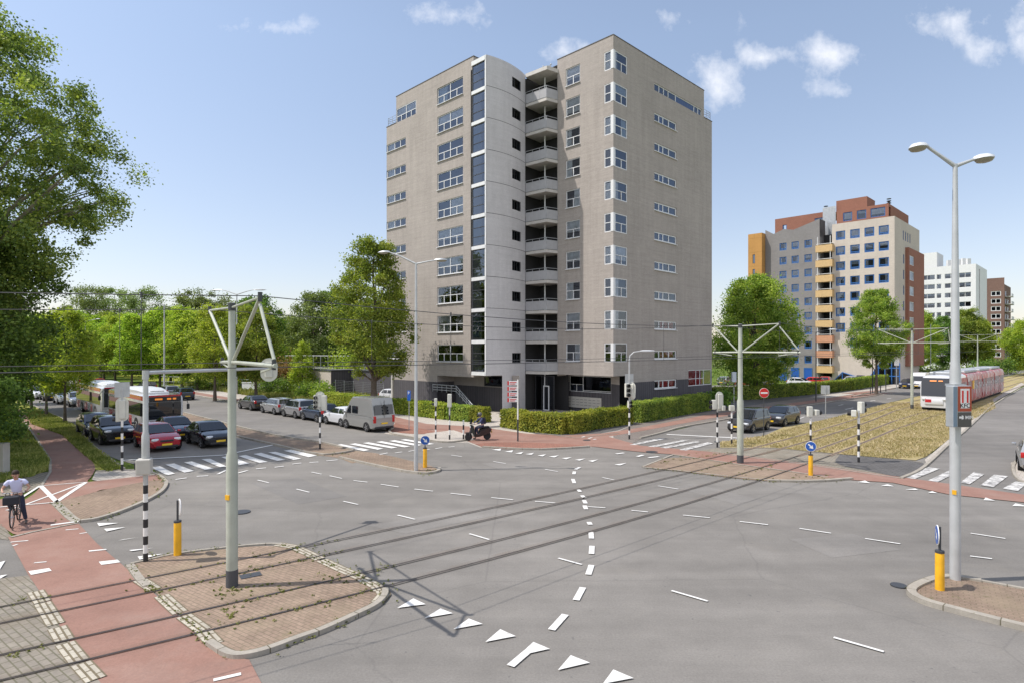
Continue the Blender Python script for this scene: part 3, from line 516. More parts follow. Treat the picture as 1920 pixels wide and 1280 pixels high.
# ---------------------------------------------------------------- road markings
def markings():
    mb=MB()
    def quad(*pts,z=.03): mb.flat(P(pts),z)
    def dash(a,b,w=.085,z=.028):
        pa,pb=P([a,b]); strip(mb,[pa,pb],w,z)
    # zebra, left street
    zs=[((285,877),(300,874),(328,888),(313,891)),((310,871),(327,869),(364,883),(346,886)),((345,867),(360,865),(401,879),(384,881)),((378,861),(394,860),(426,875),(412,876)),
        ((415,857),(430,855),(468,869),(450,872)),((447,855),(461,853),(502,866),(486,868)),((475,851),(490,849),(535,862),(519,864)),((503,848),(517,847),(565,860),(550,862)),((532,845),(546,843),(594,854),(579,857))]
    for q in zs: quad(*q)
    zs=[((629,834),(640,832.5),(693,843.5),(682,845.5)),((655,832.5),(666,831),(719,841),(708,843)),((680,830.5),(691,829),(745,839),(734,840.5)),((705,828.5),(716,827),(769,837),(758,838.5)),((729,826.5),(740,825),(791,834),(781,836)),((751,824.5),(760,823),(814,832),(804,833.5))]
    for q in zs: quad(*q)
    # dashes beside the crossings
    for a,b in [((329,899),(350,896)),((369,893),(390,892)),((408,889),(425,881)),((446,887),(464,882)),((480,879),(499,877)),((515,876),(532,874)),((548,870),(565,868)),((580,867),(597,866)),((612,864),(633,862))]: dash(a,b,.13)
    for a,b in [((712,852),(727,849)),((741,849),(754,847)),((766,846),(779,844)),((792,844),(806,842)),((816,841),(829,839)),((841,838),(852,837))]: dash(a,b,.12)
    dash((228,863),(420,853),.22); dash((420,853),(512,834),.22)     # stop line
    for a,b in [((180,842),(232,880))]: pass
    # long curved lane dashes across the junction
    for a,b in [((483,900),(504,905)),((584,885),(603,889)),((618,892),(641,897)),((663,901),(689,904)),((714,908),(747,913)),((777,917),(812,921)),((845,925),(883,929)),((921,933),(962,937)),((1003,940),(1041,943)),((1100,950),(1135,952)),((1184,957),(1215,960)),
                ((556,917),(580,923)),((644,940),(671,946)),((746,966),(778,974)),((880,1001),(917,1012)),((1047,1047),(1091,1059)),
                ((1281,966),(1331,971)),((1387,978),(1440,984)),((1499,991),(1558,1000)),((1622,1010),(1688,1020)),((1259,1108),(1327,1128)),((1563,1196),(1657,1223)),
                ((846,853),(866,856)),((925,865),(948,869)),((1022,880),(1046,884)),((1129,895),(1152,900)),((1234,911),(1272,917)),((1820,1000),(1885,1010)),((1819,1043),(1860,1048))]: dash(a,b,.075)
    for a,b in [((1087,876),(1079,880)),((1077,884),(1076,889)),((1074,898),(1077,906)),((1084,918),(1088,922)),((1091,929),(1096,934)),((1095,938),(1098,944)),((1096,948),(1099,955)),((1104,979),(1107,984)),((1108,998),(1109,1010)),((1110,1024),(1109,1039)),((1109,1060),(1103,1078)),((1093,1102),(1080,1126)),((1060,1153),(1034,1182)),((990,1222),(957,1250))]: dash(a,b,.16,.028)
    # give-way teeth
    T=[((745,1141),(775,1123),(798,1134)),((796,1160),(826,1142),(849,1151)),((850,1181),(879,1161),(905,1171)),((910,1205),(938,1181),(967,1194)),((972,1231),(1000,1205),(1031,1218)),((1046,1258),(1070,1230),(1106,1244)),((1130,1284),(1150,1257),(1188,1273)),
       ((922,843),(940,841),(938,845)),((946,847),(962,844),(960,848)),((966,850),(982,847),(977,851)),((985,851.5),(1001,849),(997,852.5)),((1008,854),(1024,851.5),(1018,855.5)),((1029,856),(1048,853.5),(1040,857.5)),((1053,859),(1072,857),(1062,861)),((1078,862),(1098,859.5),(1087,863.5)),((1103,864),(1122,861.5),(1111,866)),((1152,871),(1175,868),(1163,872.5)),
       ((1608,904),(1622,901),(1632,906)),((1652,911),(1664,908),(1676,912)),((1697,918),(1716,916),(1722,919)),((1740,924),(1748,921),(1758,925)),((1844,938),(1848,933),(1866,939)),((1898,949),(1904,944),(1930,950)),
       ((182,981),(222,981),(186,987)),((195,992),(235,989),(200,997)),((222,1014),(258,1008),(230,1012)),((242,1032),(287,1028),(247,1034)),((258,1044),(305,1039),(262,1050)),
       ((0,1055),(10,1052),(0,1068)),((0,1080),(14,1078),(0,1086))]
    for t in T: quad(*t)
    # dashes along both sides of the red crossing
    for a,b in [((123,994),(147,992)),((149,1001),(163,999)),((20,1017),(53,1014)),((24,1024),(33,1021)),((64,1056),(87,1054))]: dash(a,b,.07,.03)
    for q in [((53,1072),(92,1066),(97,1071),(58,1079)),((185,1054),(220,1050),(226,1055),(190,1060)),((166,1033),(199,1030),(200,1031.5),(167,1035))]: quad(*q,z=.031)
    dash((95,985),(147,978),.16,.031); dash((400,1277),(452,1265),.1,.031)
    dash((20,946),(75,911),.11,.031); dash((35,951),(162,904),.1,.031); dash((35,951),(12,957),.1,.031); dash((0,951),(104,942),.1,.031); dash((75,911),(162,904),.08,.031); dash((76,911),(106,941),.17,.033); dash((106,941),(160,905),.17,.033)
    # right street markings
    for a,b in [((1378,771),(1372,772.5)),((1496,773),(1484,775)),((1522,768),(1513,769)),((1581,758),(1572,759.5)),((1641,750),(1632,751.5)),((1671,746),(1663,747)),((1585,767),(1600,764))]: dash(a,b,.14)
    dash((1250,814),(1385,821),.3); dash((1478,787),(1490,781),.1); dash((1490,788),(1508,781),.1); dash((1265,822),(1310,826),.05)
    for a,b in [((1155,851),(1170,849)),((1195,856),(1206,853)),((1216,858),(1235,856))]: dash(a,b,.2,.032)
    for a,b in [((1090,820),(1096,818)),((1103,822),(1110,820)),((1112,824),(1118,823))]: dash(a,b,.12,.032)
    o=mb.build('road_markings','road_paint'); tag(o,kind='structure')
    mb=MB(); s=mb
    for q in [((1180,833.5),(1192,834),(1247,823),(1238,821)),((1215,837),(1228,838),(1290,826),(1278,825)),((1238,839),(1250,840.5),(1314,828.5),(1303,827)),((1273,843),(1286,844.5),(1338,831),(1326,829)),
              ((1693,895),(1715,898),(1762,879),(1740,876)),((1740,901),(1758,904),(1795,885),(1780,882)),((1800,905),(1818,908),(1846,889),(1826,885)),((1838,910),(1862,914),(1890,893),(1864,890)),((1880,916),(1908,921),(1928,905),(1904,903))]: mb.flat(P(q),.03)
    tag(mb.build('worn_crossing','worn_paint'),kind='structure')
    # manholes and gullies
    mb=MB()
    for x,y,r in [(453,960,.3),(1222,847,.35),(1100,825,.25),(1345,828,.2),(1270,1070+20,.0),(1685,1098,.18)]:
        if r: X,Y=G(x,y); mb.cyl((X,Y,.0),(X,Y,.034),r,r,14)
    X,Y=G(470,1080); mb.box((X,Y,.03),(.5,.3,.02),.6)
    tag(mb.build('manhole_cover','dark_metal'),kind='structure')
markings()
# ================================================================ BUILDINGS
random.seed(7)
def wall(mb,p0,d,L,z0,z1,mats,ops=(),depth=.14,uoff=0):
    """wall from p0 along unit d, outward normal to the right of d; ops=(s0,s1,za,zb). mats: [(ztop,matname)...]"""
    nx,ny=d[1],-d[0]     # outward
    ss=sorted({0,L,*[o[0] for o in ops],*[o[1] for o in ops]}); zz=sorted({z0,z1,*[o[2] for o in ops],*[o[3] for o in ops],*[m[0] for m in mats if z0<m[0]<z1]})
    pt=lambda s,z,k=0:(p0[0]+d[0]*s-nx*k,p0[1]+d[1]*s-ny*k,z)
    for i in range(len(ss)-1):
        for j in range(len(zz)-1):
            sm=(ss[i]+ss[i+1])/2; zm=(zz[j]+zz[j+1])/2
            if any(o[0]<sm<o[1] and o[2]<zm<o[3] for o in ops) or sm<0 or sm>L or zm<z0 or zm>z1: continue
            for zt,mn in mats:
                if zm<zt: mb.use(mn); break
            a,b,c,e=ss[i],ss[i+1],zz[j],zz[j+1]
            mb.face([pt(a,c),pt(b,c),pt(b,e),pt(a,e)],[(a+uoff,c),(b+uoff,c),(b+uoff,e),(a+uoff,e)])
    for (a,b,c,e) in ops:
        zm=(c+e)/2
        for zt,mn in mats:
            if zm<zt: mb.use(mn); break
        for (q,r) in (((a,c),(b,c)),((b,c),(b,e)),((b,e),(a,e)),((a,e),(a,c))):
            mb.face([pt(*q),pt(*q,depth),pt(*r,depth),pt(*r)],[(0,0),(depth,0),(depth,1),(0,1)])
def window(par,p0,d,op,lay,frame='window_white',glass='glass',depth=.1,fw=.08,curtain=None,sill=None,name='window'):
    """frame with mullions, pane child, curtain behind. lay: list of (kind, a0,a1,b0,b1) bars in 0..1"""
    nx,ny=d[1],-d[0]; s0,s1,z0,z1=op; w=s1-s0; h=z1-z0
    ax=(p0[0]+d[0]*s0-nx*depth,p0[1]+d[1]*s0-ny*depth); rz=math.atan2(d[1],d[0])
    # local frame: x along wall, y inward (-normal) , z up. local origin at lower left
    mb=MB(); t=.06; e=.004
    def bar(x0,x1,za,zb,tt=t): mb.box(((x0+x1)/2,0,(za+zb)/2),(x1-x0,tt,zb-za))
    bar(0,w,0,fw); bar(0,w,h-fw,h); bar(0,fw,fw,h-fw); bar(w-fw,w,fw,h-fw)
    for k in lay:
        if k[0]=='v': x=k[1]*w; bar(x-fw*.5,x+fw*.5,fw+k[2]*(h-2*fw),fw+k[3]*(h-2*fw),t*.9)
        else: z=k[1]*h; bar(fw+k[2]*(w-2*fw),fw+k[3]*(w-2*fw),z-fw*.4,z+fw*.4,t*.8)
    if sill: mb.box((w/2,-.06-depth/2,-.03),(w+.06,.12+depth,.05))
    fo=mb.build(name,frame,par); fo.location=(ax[0],ax[1],z0); fo.rotation_euler.z=rz
    pn=MB().face([(fw*.6,.012,fw*.6),(w-fw*.6,.012,fw*.6),(w-fw*.6,.012,h-fw*.6),(fw*.6,.012,h-fw*.6)]).build('pane',glass,fo)
    if curtain:
        m,x0,x1,za,zb=curtain; c=MB(); n=max(4,int((x1-x0)*w/.18)); vs=[]
        for i in range(n+1):
            x=(x0+(x1-x0)*i/n)*w; y=.05+.025*(i%2); vs+=[(x,y,za*h),(x,y,zb*h)]
        c.mesh(vs,[(2*i,2*i+2,2*i+3,2*i+1) for i in range(n)]); c.build('curtain',m,fo)
    return fo
FP=2.87
def curt(kinds=('curtain','curtain','curtain','blind',None,'curtain_dark')):
    k=random.choice(kinds)
    if not k: return None
    r=random.random()
    if r<.5: return (k,.03,.97,1-random.uniform(.35,.9),.98)
    if r<.7: return (k,.03,random.uniform(.25,.5),.03,.98)
    return (k,random.uniform(.5,.7),.97,.03,.98)
def main_block():
    b=thing('apartment_tower','tall grey brick apartment tower on the corner with a concrete stair shaft and stacked balconies','apartment building',(AX,AY,0))
    off=Vector((AX,AY,0))
    def L(u,v): x,y=U(u,v); return (x-AX,y-AY)
    nL=(-DL[0],-DL[1])  # walls facing left-front run along -DL (outward normal right of direction -> check)
    # outward normal for direction d is (d.y,-d.x). For d=-DL=(.703,-.712): normal=(-.712,-.703) = -DR  ok
    # for d=DR=(.712,.703): normal=(.703,-.712) = -DL ok
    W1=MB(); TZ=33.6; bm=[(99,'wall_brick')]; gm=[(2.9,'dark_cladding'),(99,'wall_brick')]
    zc=[5.63+2.875*k for k in range(10)]
    # --- corner wing, lit face u=0, from v=6.52 down to v=0
    V0=6.52; p0=L(0,V0); opsA=[]; 
    for z in zc: opsA.append((V0-5.46,V0-3.75,z-.83,z+.83)); opsA.append((V0-.98,V0-.0,z-.83,z+.83))
    wall(W1,p0,nL,V0,3.55,TZ,bm,opsA)
    for k,z in enumerate(zc):
        window(b,p0,nL,opsA[2*k],[('h',.5,0,1),('v',.5,0,.5)],curtain=curt(),sill=1)
        window(b,p0,nL,(opsA[2*k+1][0],V0-.06,z-.83,z+.83),[('h',.5,0,1)],curtain=('curtain',.03,.97,.03,.9) if k%2 else None,depth=.05)
    # --- shaded face v=0, from u=0 to 18.1
    q0=L(0,0); opsB=[]; z8=30.73
    for z in zc: opsB.append((0,2.1,z-.83,z+.83))
    nar=[5.40+2.85*k for k in range(-1,9)]
    for z in nar: opsB.append((6.62,10.7,z-.42,z+.42))
    LN=18.1; topop=(6.62,15.9,5.40+2.85*9-.42,5.40+2.85*9+.42); cw=(13.0,18.1,2.15,3.8)
    wall(W1,q0,DR,16.35,z8,TZ,bm,[o for o in opsB if o[2]>z8-.5 and o[3]>z8]+[topop])
    wall(W1,q0,DR,LN,3.55,z8,bm,[o for o in opsB if 3.5<o[2] and o[3]<z8+.2]+[(13.0,18.1,3.55,3.8)])
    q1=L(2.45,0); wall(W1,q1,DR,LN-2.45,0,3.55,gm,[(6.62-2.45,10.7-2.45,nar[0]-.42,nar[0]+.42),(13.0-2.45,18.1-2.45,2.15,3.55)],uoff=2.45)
    for k,z in enumerate(zc):
        window(b,q0,DR,(.06,2.1,z-.83,z+.83),[('h',.5,0,1),('v',.58,0,.5)],curtain=curt(),depth=.05)
    for z in zc:
        cp=MB(); cx,cy=L(.12,.12); cp.box((cx,cy,z),(.30,.30,1.64),math.atan2(DR[1],DR[0])); cp.build('corner_post','window_white',b)
    for k,z in enumerate(nar):
        window(b,q0,DR,(6.62,10.7,z-.42,z+.42),[('v',.22,0,1),('v',.4,0,1),('v',.66,0,1)],fw=.12,sill=1,curtain=('blue_panel',.22,.4,.05,.95) if k>2 else ('curtain_red',.3,.9,.05,.9))
    window(b,q0,DR,topop,[('v',.1,0,1),('v',.19,0,1),('v',.28,0,1),('v',.43,0,1),('v',.83,0,1),('v',.92,0,1)],fw=.09,curtain=('blue_panel',.43,.84,.02,.98))
    window(b,q0,DR,(13.0,18.04,2.15,3.8),[('v',.33,0,1),('v',.5,0,1),('v',.66,0,1),('h',.45,0,.66)],depth=.06,fw=.07,curtain=('curtain_red',.05,.6,.03,.95))
    e0=L(18.1,0); wall(W1,e0,DL,22,0,2.15,gm); wall(W1,e0,DL,22,3.8,z8,bm); wall(W1,L(18.1,1.6),DL,20.4,2.15,3.8,bm)
    window(b,e0,DL,(.06,1.6,2.15,3.8),[],depth=.06,fw=.07)
    wall(W1,L(16.35,0),DL,22,z8,TZ,bm)
    # --- recessed ground floor under the corner
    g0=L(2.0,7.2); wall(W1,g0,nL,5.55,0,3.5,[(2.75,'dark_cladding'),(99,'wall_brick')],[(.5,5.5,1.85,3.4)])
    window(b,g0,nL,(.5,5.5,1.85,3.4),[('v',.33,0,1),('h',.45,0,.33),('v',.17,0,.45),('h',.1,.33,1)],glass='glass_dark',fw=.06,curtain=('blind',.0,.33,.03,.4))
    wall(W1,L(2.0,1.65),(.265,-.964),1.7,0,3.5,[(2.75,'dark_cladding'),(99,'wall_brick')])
    # soffits and roofs
    W1.use('slab'); W1.flat([L(0,0),L(18.1,0),L(18.1,22),L(0,22)],3.552); W1.use('roofing')
    W1.flat([L(.2,.2),L(16.2,.2),L(16.2,22),L(.2,22)],TZ-.35); W1.flat([L(16.3,.1),L(18,.1),L(18,22),L(16.3,22)],z8-.3)
    # --- recess side wall and tower
    arc=[]; c0=np.array([-7.0,8.9]); c1=np.array([-4.5,8.2]); c2=np.array([-1.57,9.28])
    for i in range(13):
        t=i/12; q=(1-t)**2*c0+2*t*(1-t)*c1+t*t*c2; arc.append(tuple(q))
    TT=32.55
    T=MB(); tw=[5.13+2.875*k for k in range(10)]
    s=0; pts=[L(*a) for a in arc]; zz=[3.55]+[6.75+2.875*k for k in range(9)]+[TT]
    T.use('tower_concrete'); cum=[0]
    for a,c in zip(pts,pts[1:]): cum.append(cum[-1]+math.hypot(c[0]-a[0],c[1]-a[1]))
    wi=(7,9) # segment range of the small dark windows
    for i in range(12):
        zt=[0,3.55] if i>=4 else [3.55]
        zt=sorted(set(zt+[TT]+[w-.46 for w in tw]+[w+.46 for w in tw])) if wi[0]<=i<wi[1]+1 else sorted(set(zt+[TT]))
        for z0,z1 in zip(zt,zt[1:]):
            zm=(z0+z1)/2; hole=wi[0]<=i<=wi[1] and any(abs(zm-w)<.4 for w in tw)
            if hole: continue
            T.face([(*pts[i],z0),(*pts[i+1],z0),(*pts[i+1],z1),(*pts[i],z1)],[(cum[i],z0),(cum[i+1],z0),(cum[i+1],z1),(cum[i],z1)])
    a=L(-7,10.9); c=L(-7,8.9)
    wall(T,L(-1.57,9.28),DL,2.6,0,TT,[(99,'tower_concrete')])
    T.use('slab'); T.flat([a]+pts+[L(-1.57,12)],3.553); T.use('roofing'); T.flat([a]+pts+[L(-1.57,12),L(-6,12)],TT-.05)
    to=T.build('stair_shaft',None,b)
    # joints on the concrete, proud dark lines
    for z in zz[1:-1]:
        J=MB()
        for i in range(12):
            p,q=pts[i],pts[i+1]; dx,dy=q[0]-p[0],q[1]-p[1]; l=math.hypot(dx,dy); n=(dy/l*.006,-dx/l*.006)
            J.face([(p[0]+n[0],p[1]+n[1],z-.02),(q[0]+n[0],q[1]+n[1],z-.02),(q[0]+n[0],q[1]+n[1],z+.02),(p[0]+n[0],p[1]+n[1],z+.02)])
        J.build('panel_joint','dark_metal',to)
    for w in tw:
        p,q=pts[wi[0]],pts[wi[1]+1]; d=Vector((q[0]-p[0],q[1]-p[1])); l=d.length; d/=l
        window(b,p,(d.x,d.y),(0,l,w-.46,w+.46),[('v',.35,0,1)],frame='dark_metal',glass='glass_dark',depth=.12,fw=.05)
    # glass strip with white bands (faces left-front), v 10.9 -> 8.9 at u=-7
    g0=L(-7,10.9); BN=MB(); BN.use('white_wall')
    bz=[3.55+2.875*k for k in range(11)]
    for z in bz[:-1]: 
        p=Vector((*g0,z+.17))+Vector((nL[0]*.93,nL[1]*.93,0))+Vector((DR[0]*.2,DR[1]*.2,0)); BN.box(p,(1.86,.55,.32),math.atan2(nL[1],nL[0]))
    p=Vector((*g0,TT-.22))+Vector((nL[0]*.93,nL[1]*.93,0))+Vector((DR[0]*.2,DR[1]*.2,0)); BN.box(p,(1.86,.55,.40),math.atan2(nL[1],nL[0]))
    p=Vector((*L(-6.85,9.02),(3.55+TT)/2)); BN.box(p,(.16,.36,TT-3.55),math.atan2(nL[1],nL[0]))
    BN.build('white_band',None,b)
    for k in range(10):
        window(b,g0,nL,(.0,1.84,bz[k]+.33,(bz[k+1] if k<9 else TT-.42)),[('h',.33,0,1),('h',.66,0,1)],frame='dark_metal',glass='glass_stair',depth=.05,fw=.07,curtain=('blind',.05,.6,.1,.9) if k%3==1 else None)
    # --- left wing, u=-6.2, v 26.4 -> 11.8
    h0=L(-6.2,26.4); LW=26.4-11.6; ops=[]
    lz=[5.55+2.87*k for k in range(10)]
    for z in lz: ops.append((26.4-17.17,26.4-13.15,z-.84,z+.84))
    nz=[5.35+2.87*k for k in range(9)]
    for z in nz: ops.append((0,3.7,z-.43,z+.43))
    wall(W1,h0,nL,LW,3.3,z8,bm,ops)
    h1=L(-6.2,24.5); top=(0,3.7,lz[9]-.84,lz[9]+.84); wall(W1,h1,nL,LW-1.9,z8,TZ,bm,[top,(24.5-17.17,24.5-13.15,lz[9]-.84,lz[9]+.84)])
    lay=[('v',.5,0,1),('h',.48,0,1),('v',.25,0,.48),('v',.75,0,.48)]
    for k,z in enumerate(lz):
        window(b,h0,nL,ops[k],lay,curtain=curt(),sill=1)
    for z in nz: window(b,h0,nL,(.06,3.7,z-.43,z+.43),[('v',.4,0,1),('v',.7,0,1)],curtain=('curtain',.05,.4,.05,.9),fw=.08,sill=1)
    window(b,h1,nL,(.06,3.7,top[2],top[3]),lay,curtain=('curtain',.05,.95,.5,.97),depth=.05)
    wall(W1,L(-6.2,11.6),DR,8,3.3,TZ,bm); wall(W1,L(2,26.4),(-DR[0],-DR[1]),8.2,3.3,z8,bm)
    wall(W1,L(2,24.5),(-DR[0],-DR[1]),8.2,z8,TZ,bm)
    W1.use('slab'); W1.flat([L(-6.2,26.4),L(2,26.4),L(2,11.6),L(-6.2,11.6)],3.302); W1.use('roofing'); W1.flat([L(-6.1,24.4),L(2,24.4),L(2,11.7),L(-6.1,11.7)],TZ-.3); W1.flat([L(-6.1,26.3),L(2,26.3),L(2,24.4),L(-6.1,24.4)],z8-.25)
    wall(W1,L(-6.2,24.9),nL,24.9-17.2,0,3.3,[(2.65,'dark_cladding'),(99,'wall_brick')])
    wall(W1,L(-6.2,17.2),DR,2.2,0,3.3,[(2.65,'dark_cladding'),(99,'wall_brick')])
    wall(W1,L(-4.0,17.2),nL,9.5,0,3.5,[(2.3,'dark_cladding'),(99,'wall_brick')],[(4.6,8.6,2.35,3.4)])
    window(b,L(-4.0,17.2),nL,(4.6,8.6,2.35,3.4),[],frame='dark_metal',glass='glass_dark')
    wall(W1,L(-2,24.9),(-DR[0],-DR[1]),4.2,0,3.3,[(2.65,'dark_cladding'),(99,'wall_brick')])
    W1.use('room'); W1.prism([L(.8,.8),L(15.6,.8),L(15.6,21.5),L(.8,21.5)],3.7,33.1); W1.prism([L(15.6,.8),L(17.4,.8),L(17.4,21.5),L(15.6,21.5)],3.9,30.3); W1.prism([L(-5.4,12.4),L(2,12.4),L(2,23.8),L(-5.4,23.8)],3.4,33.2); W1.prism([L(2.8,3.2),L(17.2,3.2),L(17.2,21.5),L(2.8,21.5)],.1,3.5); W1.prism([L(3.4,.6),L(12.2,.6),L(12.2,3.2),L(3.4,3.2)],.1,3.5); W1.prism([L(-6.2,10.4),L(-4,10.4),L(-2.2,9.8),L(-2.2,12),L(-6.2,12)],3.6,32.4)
    W1.use('wall_brick'); wall(W1,L(17.9,22),(-DR[0],-DR[1]),16,0,30,[(99,'wall_brick')])
    W1.build('wall',None,b)
    C=MB(); 
    p=L(-5.9,25.6); C.cyl((*p,0),(*p,3.3),.2,.2,14)
    C.build('column','slab',b)
    # roof edge caps
    def cap(a,c,z,w=.14):
        K=MB(); a=Vector((*a,z)); c=Vector((*c,z)); d=(c-a); K.box((a+c)/2,(d.length+.1,w,.07),math.atan2(d.y,d.x)); K.build('roof_cap','roof_cap',b)
    cap(L(.04,.04),L(16.35,.04),TZ+.03); cap(L(.04,6.5),L(.04,.12),TZ+.03); cap(L(-6.16,24.5),L(-6.16,11.6),TZ+.03); cap(L(-6.1,11.64),L(0,11.64),TZ+.03); cap(L(16.4,.04),L(18.1,.04),z8+.03); cap(L(-6.16,26.4),L(-6.16,24.5),z8+.03)
    # terrace railings
    for (a,c) in ((L(-6.05,26.3),L(-6.05,24.6)),(L(16.5,.15),L(18.0,.15)),(L(18,.15),L(18,5)),(L(-6.05,26.3),L(-2,26.3))):
        r=MB(); a=Vector((*a,z8)); c=Vector((*c,z8)); n=max(2,int((c-a).length/.9))
        for i in range(n+1): p=a.lerp(c,i/n); r.cyl(p,p+Vector((0,0,1)),.025,n=6)
        for z in(.5,.75,1): r.cyl(a+Vector((0,0,z)),c+Vector((0,0,z)),.022,n=6)
        r.build('terrace_railing','galv',b)
    # --- recess behind the balconies
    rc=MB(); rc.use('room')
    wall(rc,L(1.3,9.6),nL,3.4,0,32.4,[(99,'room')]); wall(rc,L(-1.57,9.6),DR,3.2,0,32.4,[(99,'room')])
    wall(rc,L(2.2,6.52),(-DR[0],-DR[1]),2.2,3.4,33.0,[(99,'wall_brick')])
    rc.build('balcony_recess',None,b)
    for k in range(10):
        z=3.9+2.875*k
        window(b,L(1.0,9.3),nL,(.15,2.75,z,z+2.3),[('v',.33,0,1),('v',.66,0,1),('h',.35,.33,.66)],frame='dark_metal',glass='glass_dark',depth=0,fw=.08,curtain=('curtain_dark',.4,.95,.03,.97) if k%3 else None,name='balcony_door')
    post=MB(); p=L(-.25,7.9); post.cyl((*p,0),(*p,32.3),.07,.07,10); post.build('balcony_post','white_wall',b)
    poly=[L(-1.52,9.27),L(-1.3,6.75),L(-.02,6.48)]; back=[L(1.28,6.6),L(1.28,9.5)]
    for k in range(11):
        z=3.57+2.875*k
        s=MB(); s.prism(poly+back,z,z+.28) if k<10 else s.prism([L(-1.55,9.28),L(-1.35,6.65),L(-.02,6.4)]+back,z,z+.35)
        so_=s.build('balcony' if k<10 else 'roof_canopy','slab',b)
        if k==10: continue
        zt=z+.28
        for (a,c) in ((poly[0],poly[1]),(poly[1],poly[2])):
            a3=Vector((*a,zt)); c3=Vector((*c,zt)); d=c3-a3; l=d.length; d/=l; ang=math.atan2(d.y,d.x); m=(a3+c3)/2
            pn=MB(); nn=max(1,round(l/.9)); 
            for i in range(nn):
                q=a3+d*(l*(i+.5)/nn); pn.box(q+Vector((0,0,.47)),(l/nn-.04,.03,.82),ang)
            pn.build('railing_panel','balcony_panel',so_)
            r=MB()
            for zz_ in (.05,.89,1.12): r.box(m+Vector((0,0,zz_)),(l,.05,.04),ang)
            for i in range(nn+1): q=a3+d*(l*i/nn); r.box(q+Vector((0,0,.57)),(.035,.045,1.14),ang)
            r.build('railing','galv',so_)
    # entrance
    window(b,L(-.3,9.15),nL,(.05,2.5,.05,3.4),[('v',.35,0,1),('v',.62,0,1)],frame='dark_metal',glass='glass_dark',depth=0,fw=.06,name='entrance_glazing')
    window(b,L(-.36,8.0),nL,(.0,.75,.05,2.45),[],frame='window_white',glass='glass_dark',depth=0,fw=.1,name='door')
    m=MB(); l0=L(1.93,6.85); dd=Vector((nL[0],nL[1],0)); base=Vector((*l0,0))
    m.use('cabinet'); m.box(base+dd*2.05+Vector((0,0,.85)),(4.1,.16,1.05),math.atan2(nL[1],nL[0]))
    m.use('dark_metal')
    for z in(.6,.86,1.12):
        for k in range(8): m.box(base+dd*(.3+.5*k)+Vector((-DR[0]*.09,-DR[1]*.09,z)),(.34,.012,.03),math.atan2(nL[1],nL[0]))
    m.build('letterbox_bank',None,b)
    # outside stair with railing
    st=MB(); a=Vector((*L(-6.9,17.0),2.15)); c=Vector((*L(-7.0,13.2),2.15)); e=Vector((*L(-7.1,10.6),.45))
    st.use('dark_metal'); 
    st.mesh([(a.x,a.y,1.75),(c.x,c.y,1.75),(e.x,e.y,.02),(c.x,c.y,.02),(a.x+DR[0],a.y+DR[1],1.75),(c.x+DR[0],c.y+DR[1],1.75),(e.x+DR[0],e.y+DR[1],.02),(c.x+DR[0],c.y+DR[1],.02)],[(1,3,2),(5,6,7),(1,2,6,5),(0,1,5,4),(0,4,5,1)])
    so_=st.build('outside_stair',None,b)
    r=MB()
    for (p,q) in ((a,c),(c,e)):
        for z in (0,.25,.5): r.cyl(p+Vector((0,0,z-.2)),q+Vector((0,0,z-.2)),.035,n=6)
        n=5
        for i in range(n+1): t=p.lerp(q,i/n); r.cyl(t+Vector((0,0,-.4)),t+Vector((0,0,.35)),.03,n=6)
    r.build('stair_railing','galv',so_)
    m=MB(); 
    for k,(u,v) in enumerate(((-.3,8.2),(.2,7.8),(-.1,7.4),(.6,7.2))): p=L(u,v); m.cyl((*p,32.65),(*p,33.3+.15*(k%2)),.02,n=6); m.box((*p,33.25),(.25,.05,.18)); m.ball((p[0]+.1,p[1],33.45),.09,5)
    m.build('roof_antenna','galv',b)
    # soldier lines below: small weep shadows not needed
main_block()
# low annex left of the tower
def annex():
    p=G(592,752); 
    b=thing('low_annex','low dark brick annex with a flat roof left of the apartment tower','building',U(-3.0,27.5))
    ox,oy=U(-3.0,27.5)
    def L(u,v): x,y=U(u,v); return (x-ox,y-oy)
    m=MB(); nL=(-DL[0],-DL[1])
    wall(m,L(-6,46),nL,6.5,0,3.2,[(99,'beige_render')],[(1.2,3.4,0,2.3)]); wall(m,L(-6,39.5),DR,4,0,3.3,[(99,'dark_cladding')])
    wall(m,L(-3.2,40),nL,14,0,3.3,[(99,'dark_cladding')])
    m.use('roofing'); m.flat([L(-6,46),L(6,46),L(6,26.4),L(-3.2,26.4),L(-3.2,39.5),L(-6,39.5)],3.25); m.use('beige_render')
    m.build('wall',None,b)
    r=MB(); a=Vector((*L(-6,46),3.3)); c=Vector((*L(-6,39.5),3.3)); e=Vector((*L(-3.2,39.5),3.3)); f=Vector((*L(-3.2,26.5),3.3))
    for p,q in((a,c),(c,e),(e,f)): d=q-p; r.box((p+q)/2,(d.length,.2,.12),math.atan2(d.y,d.x))
    r.build('roof_edge','dark_metal',b)
    for k in (38,35.5,33,29): v=MB(); p=L(-2,k); v.cyl((*p,3.3),(*p,4.0),.12,.12,8); v.cyl((*p,3.95),(*p,4.1),.18,.18,8); v.build('roof_vent','galv',b)
    # mesh fence in front
    f=thing('mesh_fence','fine grey mesh fence in front of the dark annex wall','fence',U(-6.2,33)); fx,fy=U(-6.2,33)
    m=MB(); a=Vector((U(-6.2,38)[0]-fx,U(-6.2,38)[1]-fy,0)); c=Vector((U(-6.2,27)[0]-fx,U(-6.2,27)[1]-fy,0))
    for z in [.1+.2*k for k in range(11)]: m.cyl(a+Vector((0,0,z)),c+Vector((0,0,z)),.008,n=4)
    m.build('wire_mesh','galv',f)
    for i in range(6): t=a.lerp(c,i/5); m=MB(); m.cyl(t,t+Vector((0,0,2.2)),.03,n=6); m.build('post','galv',f)
annex()
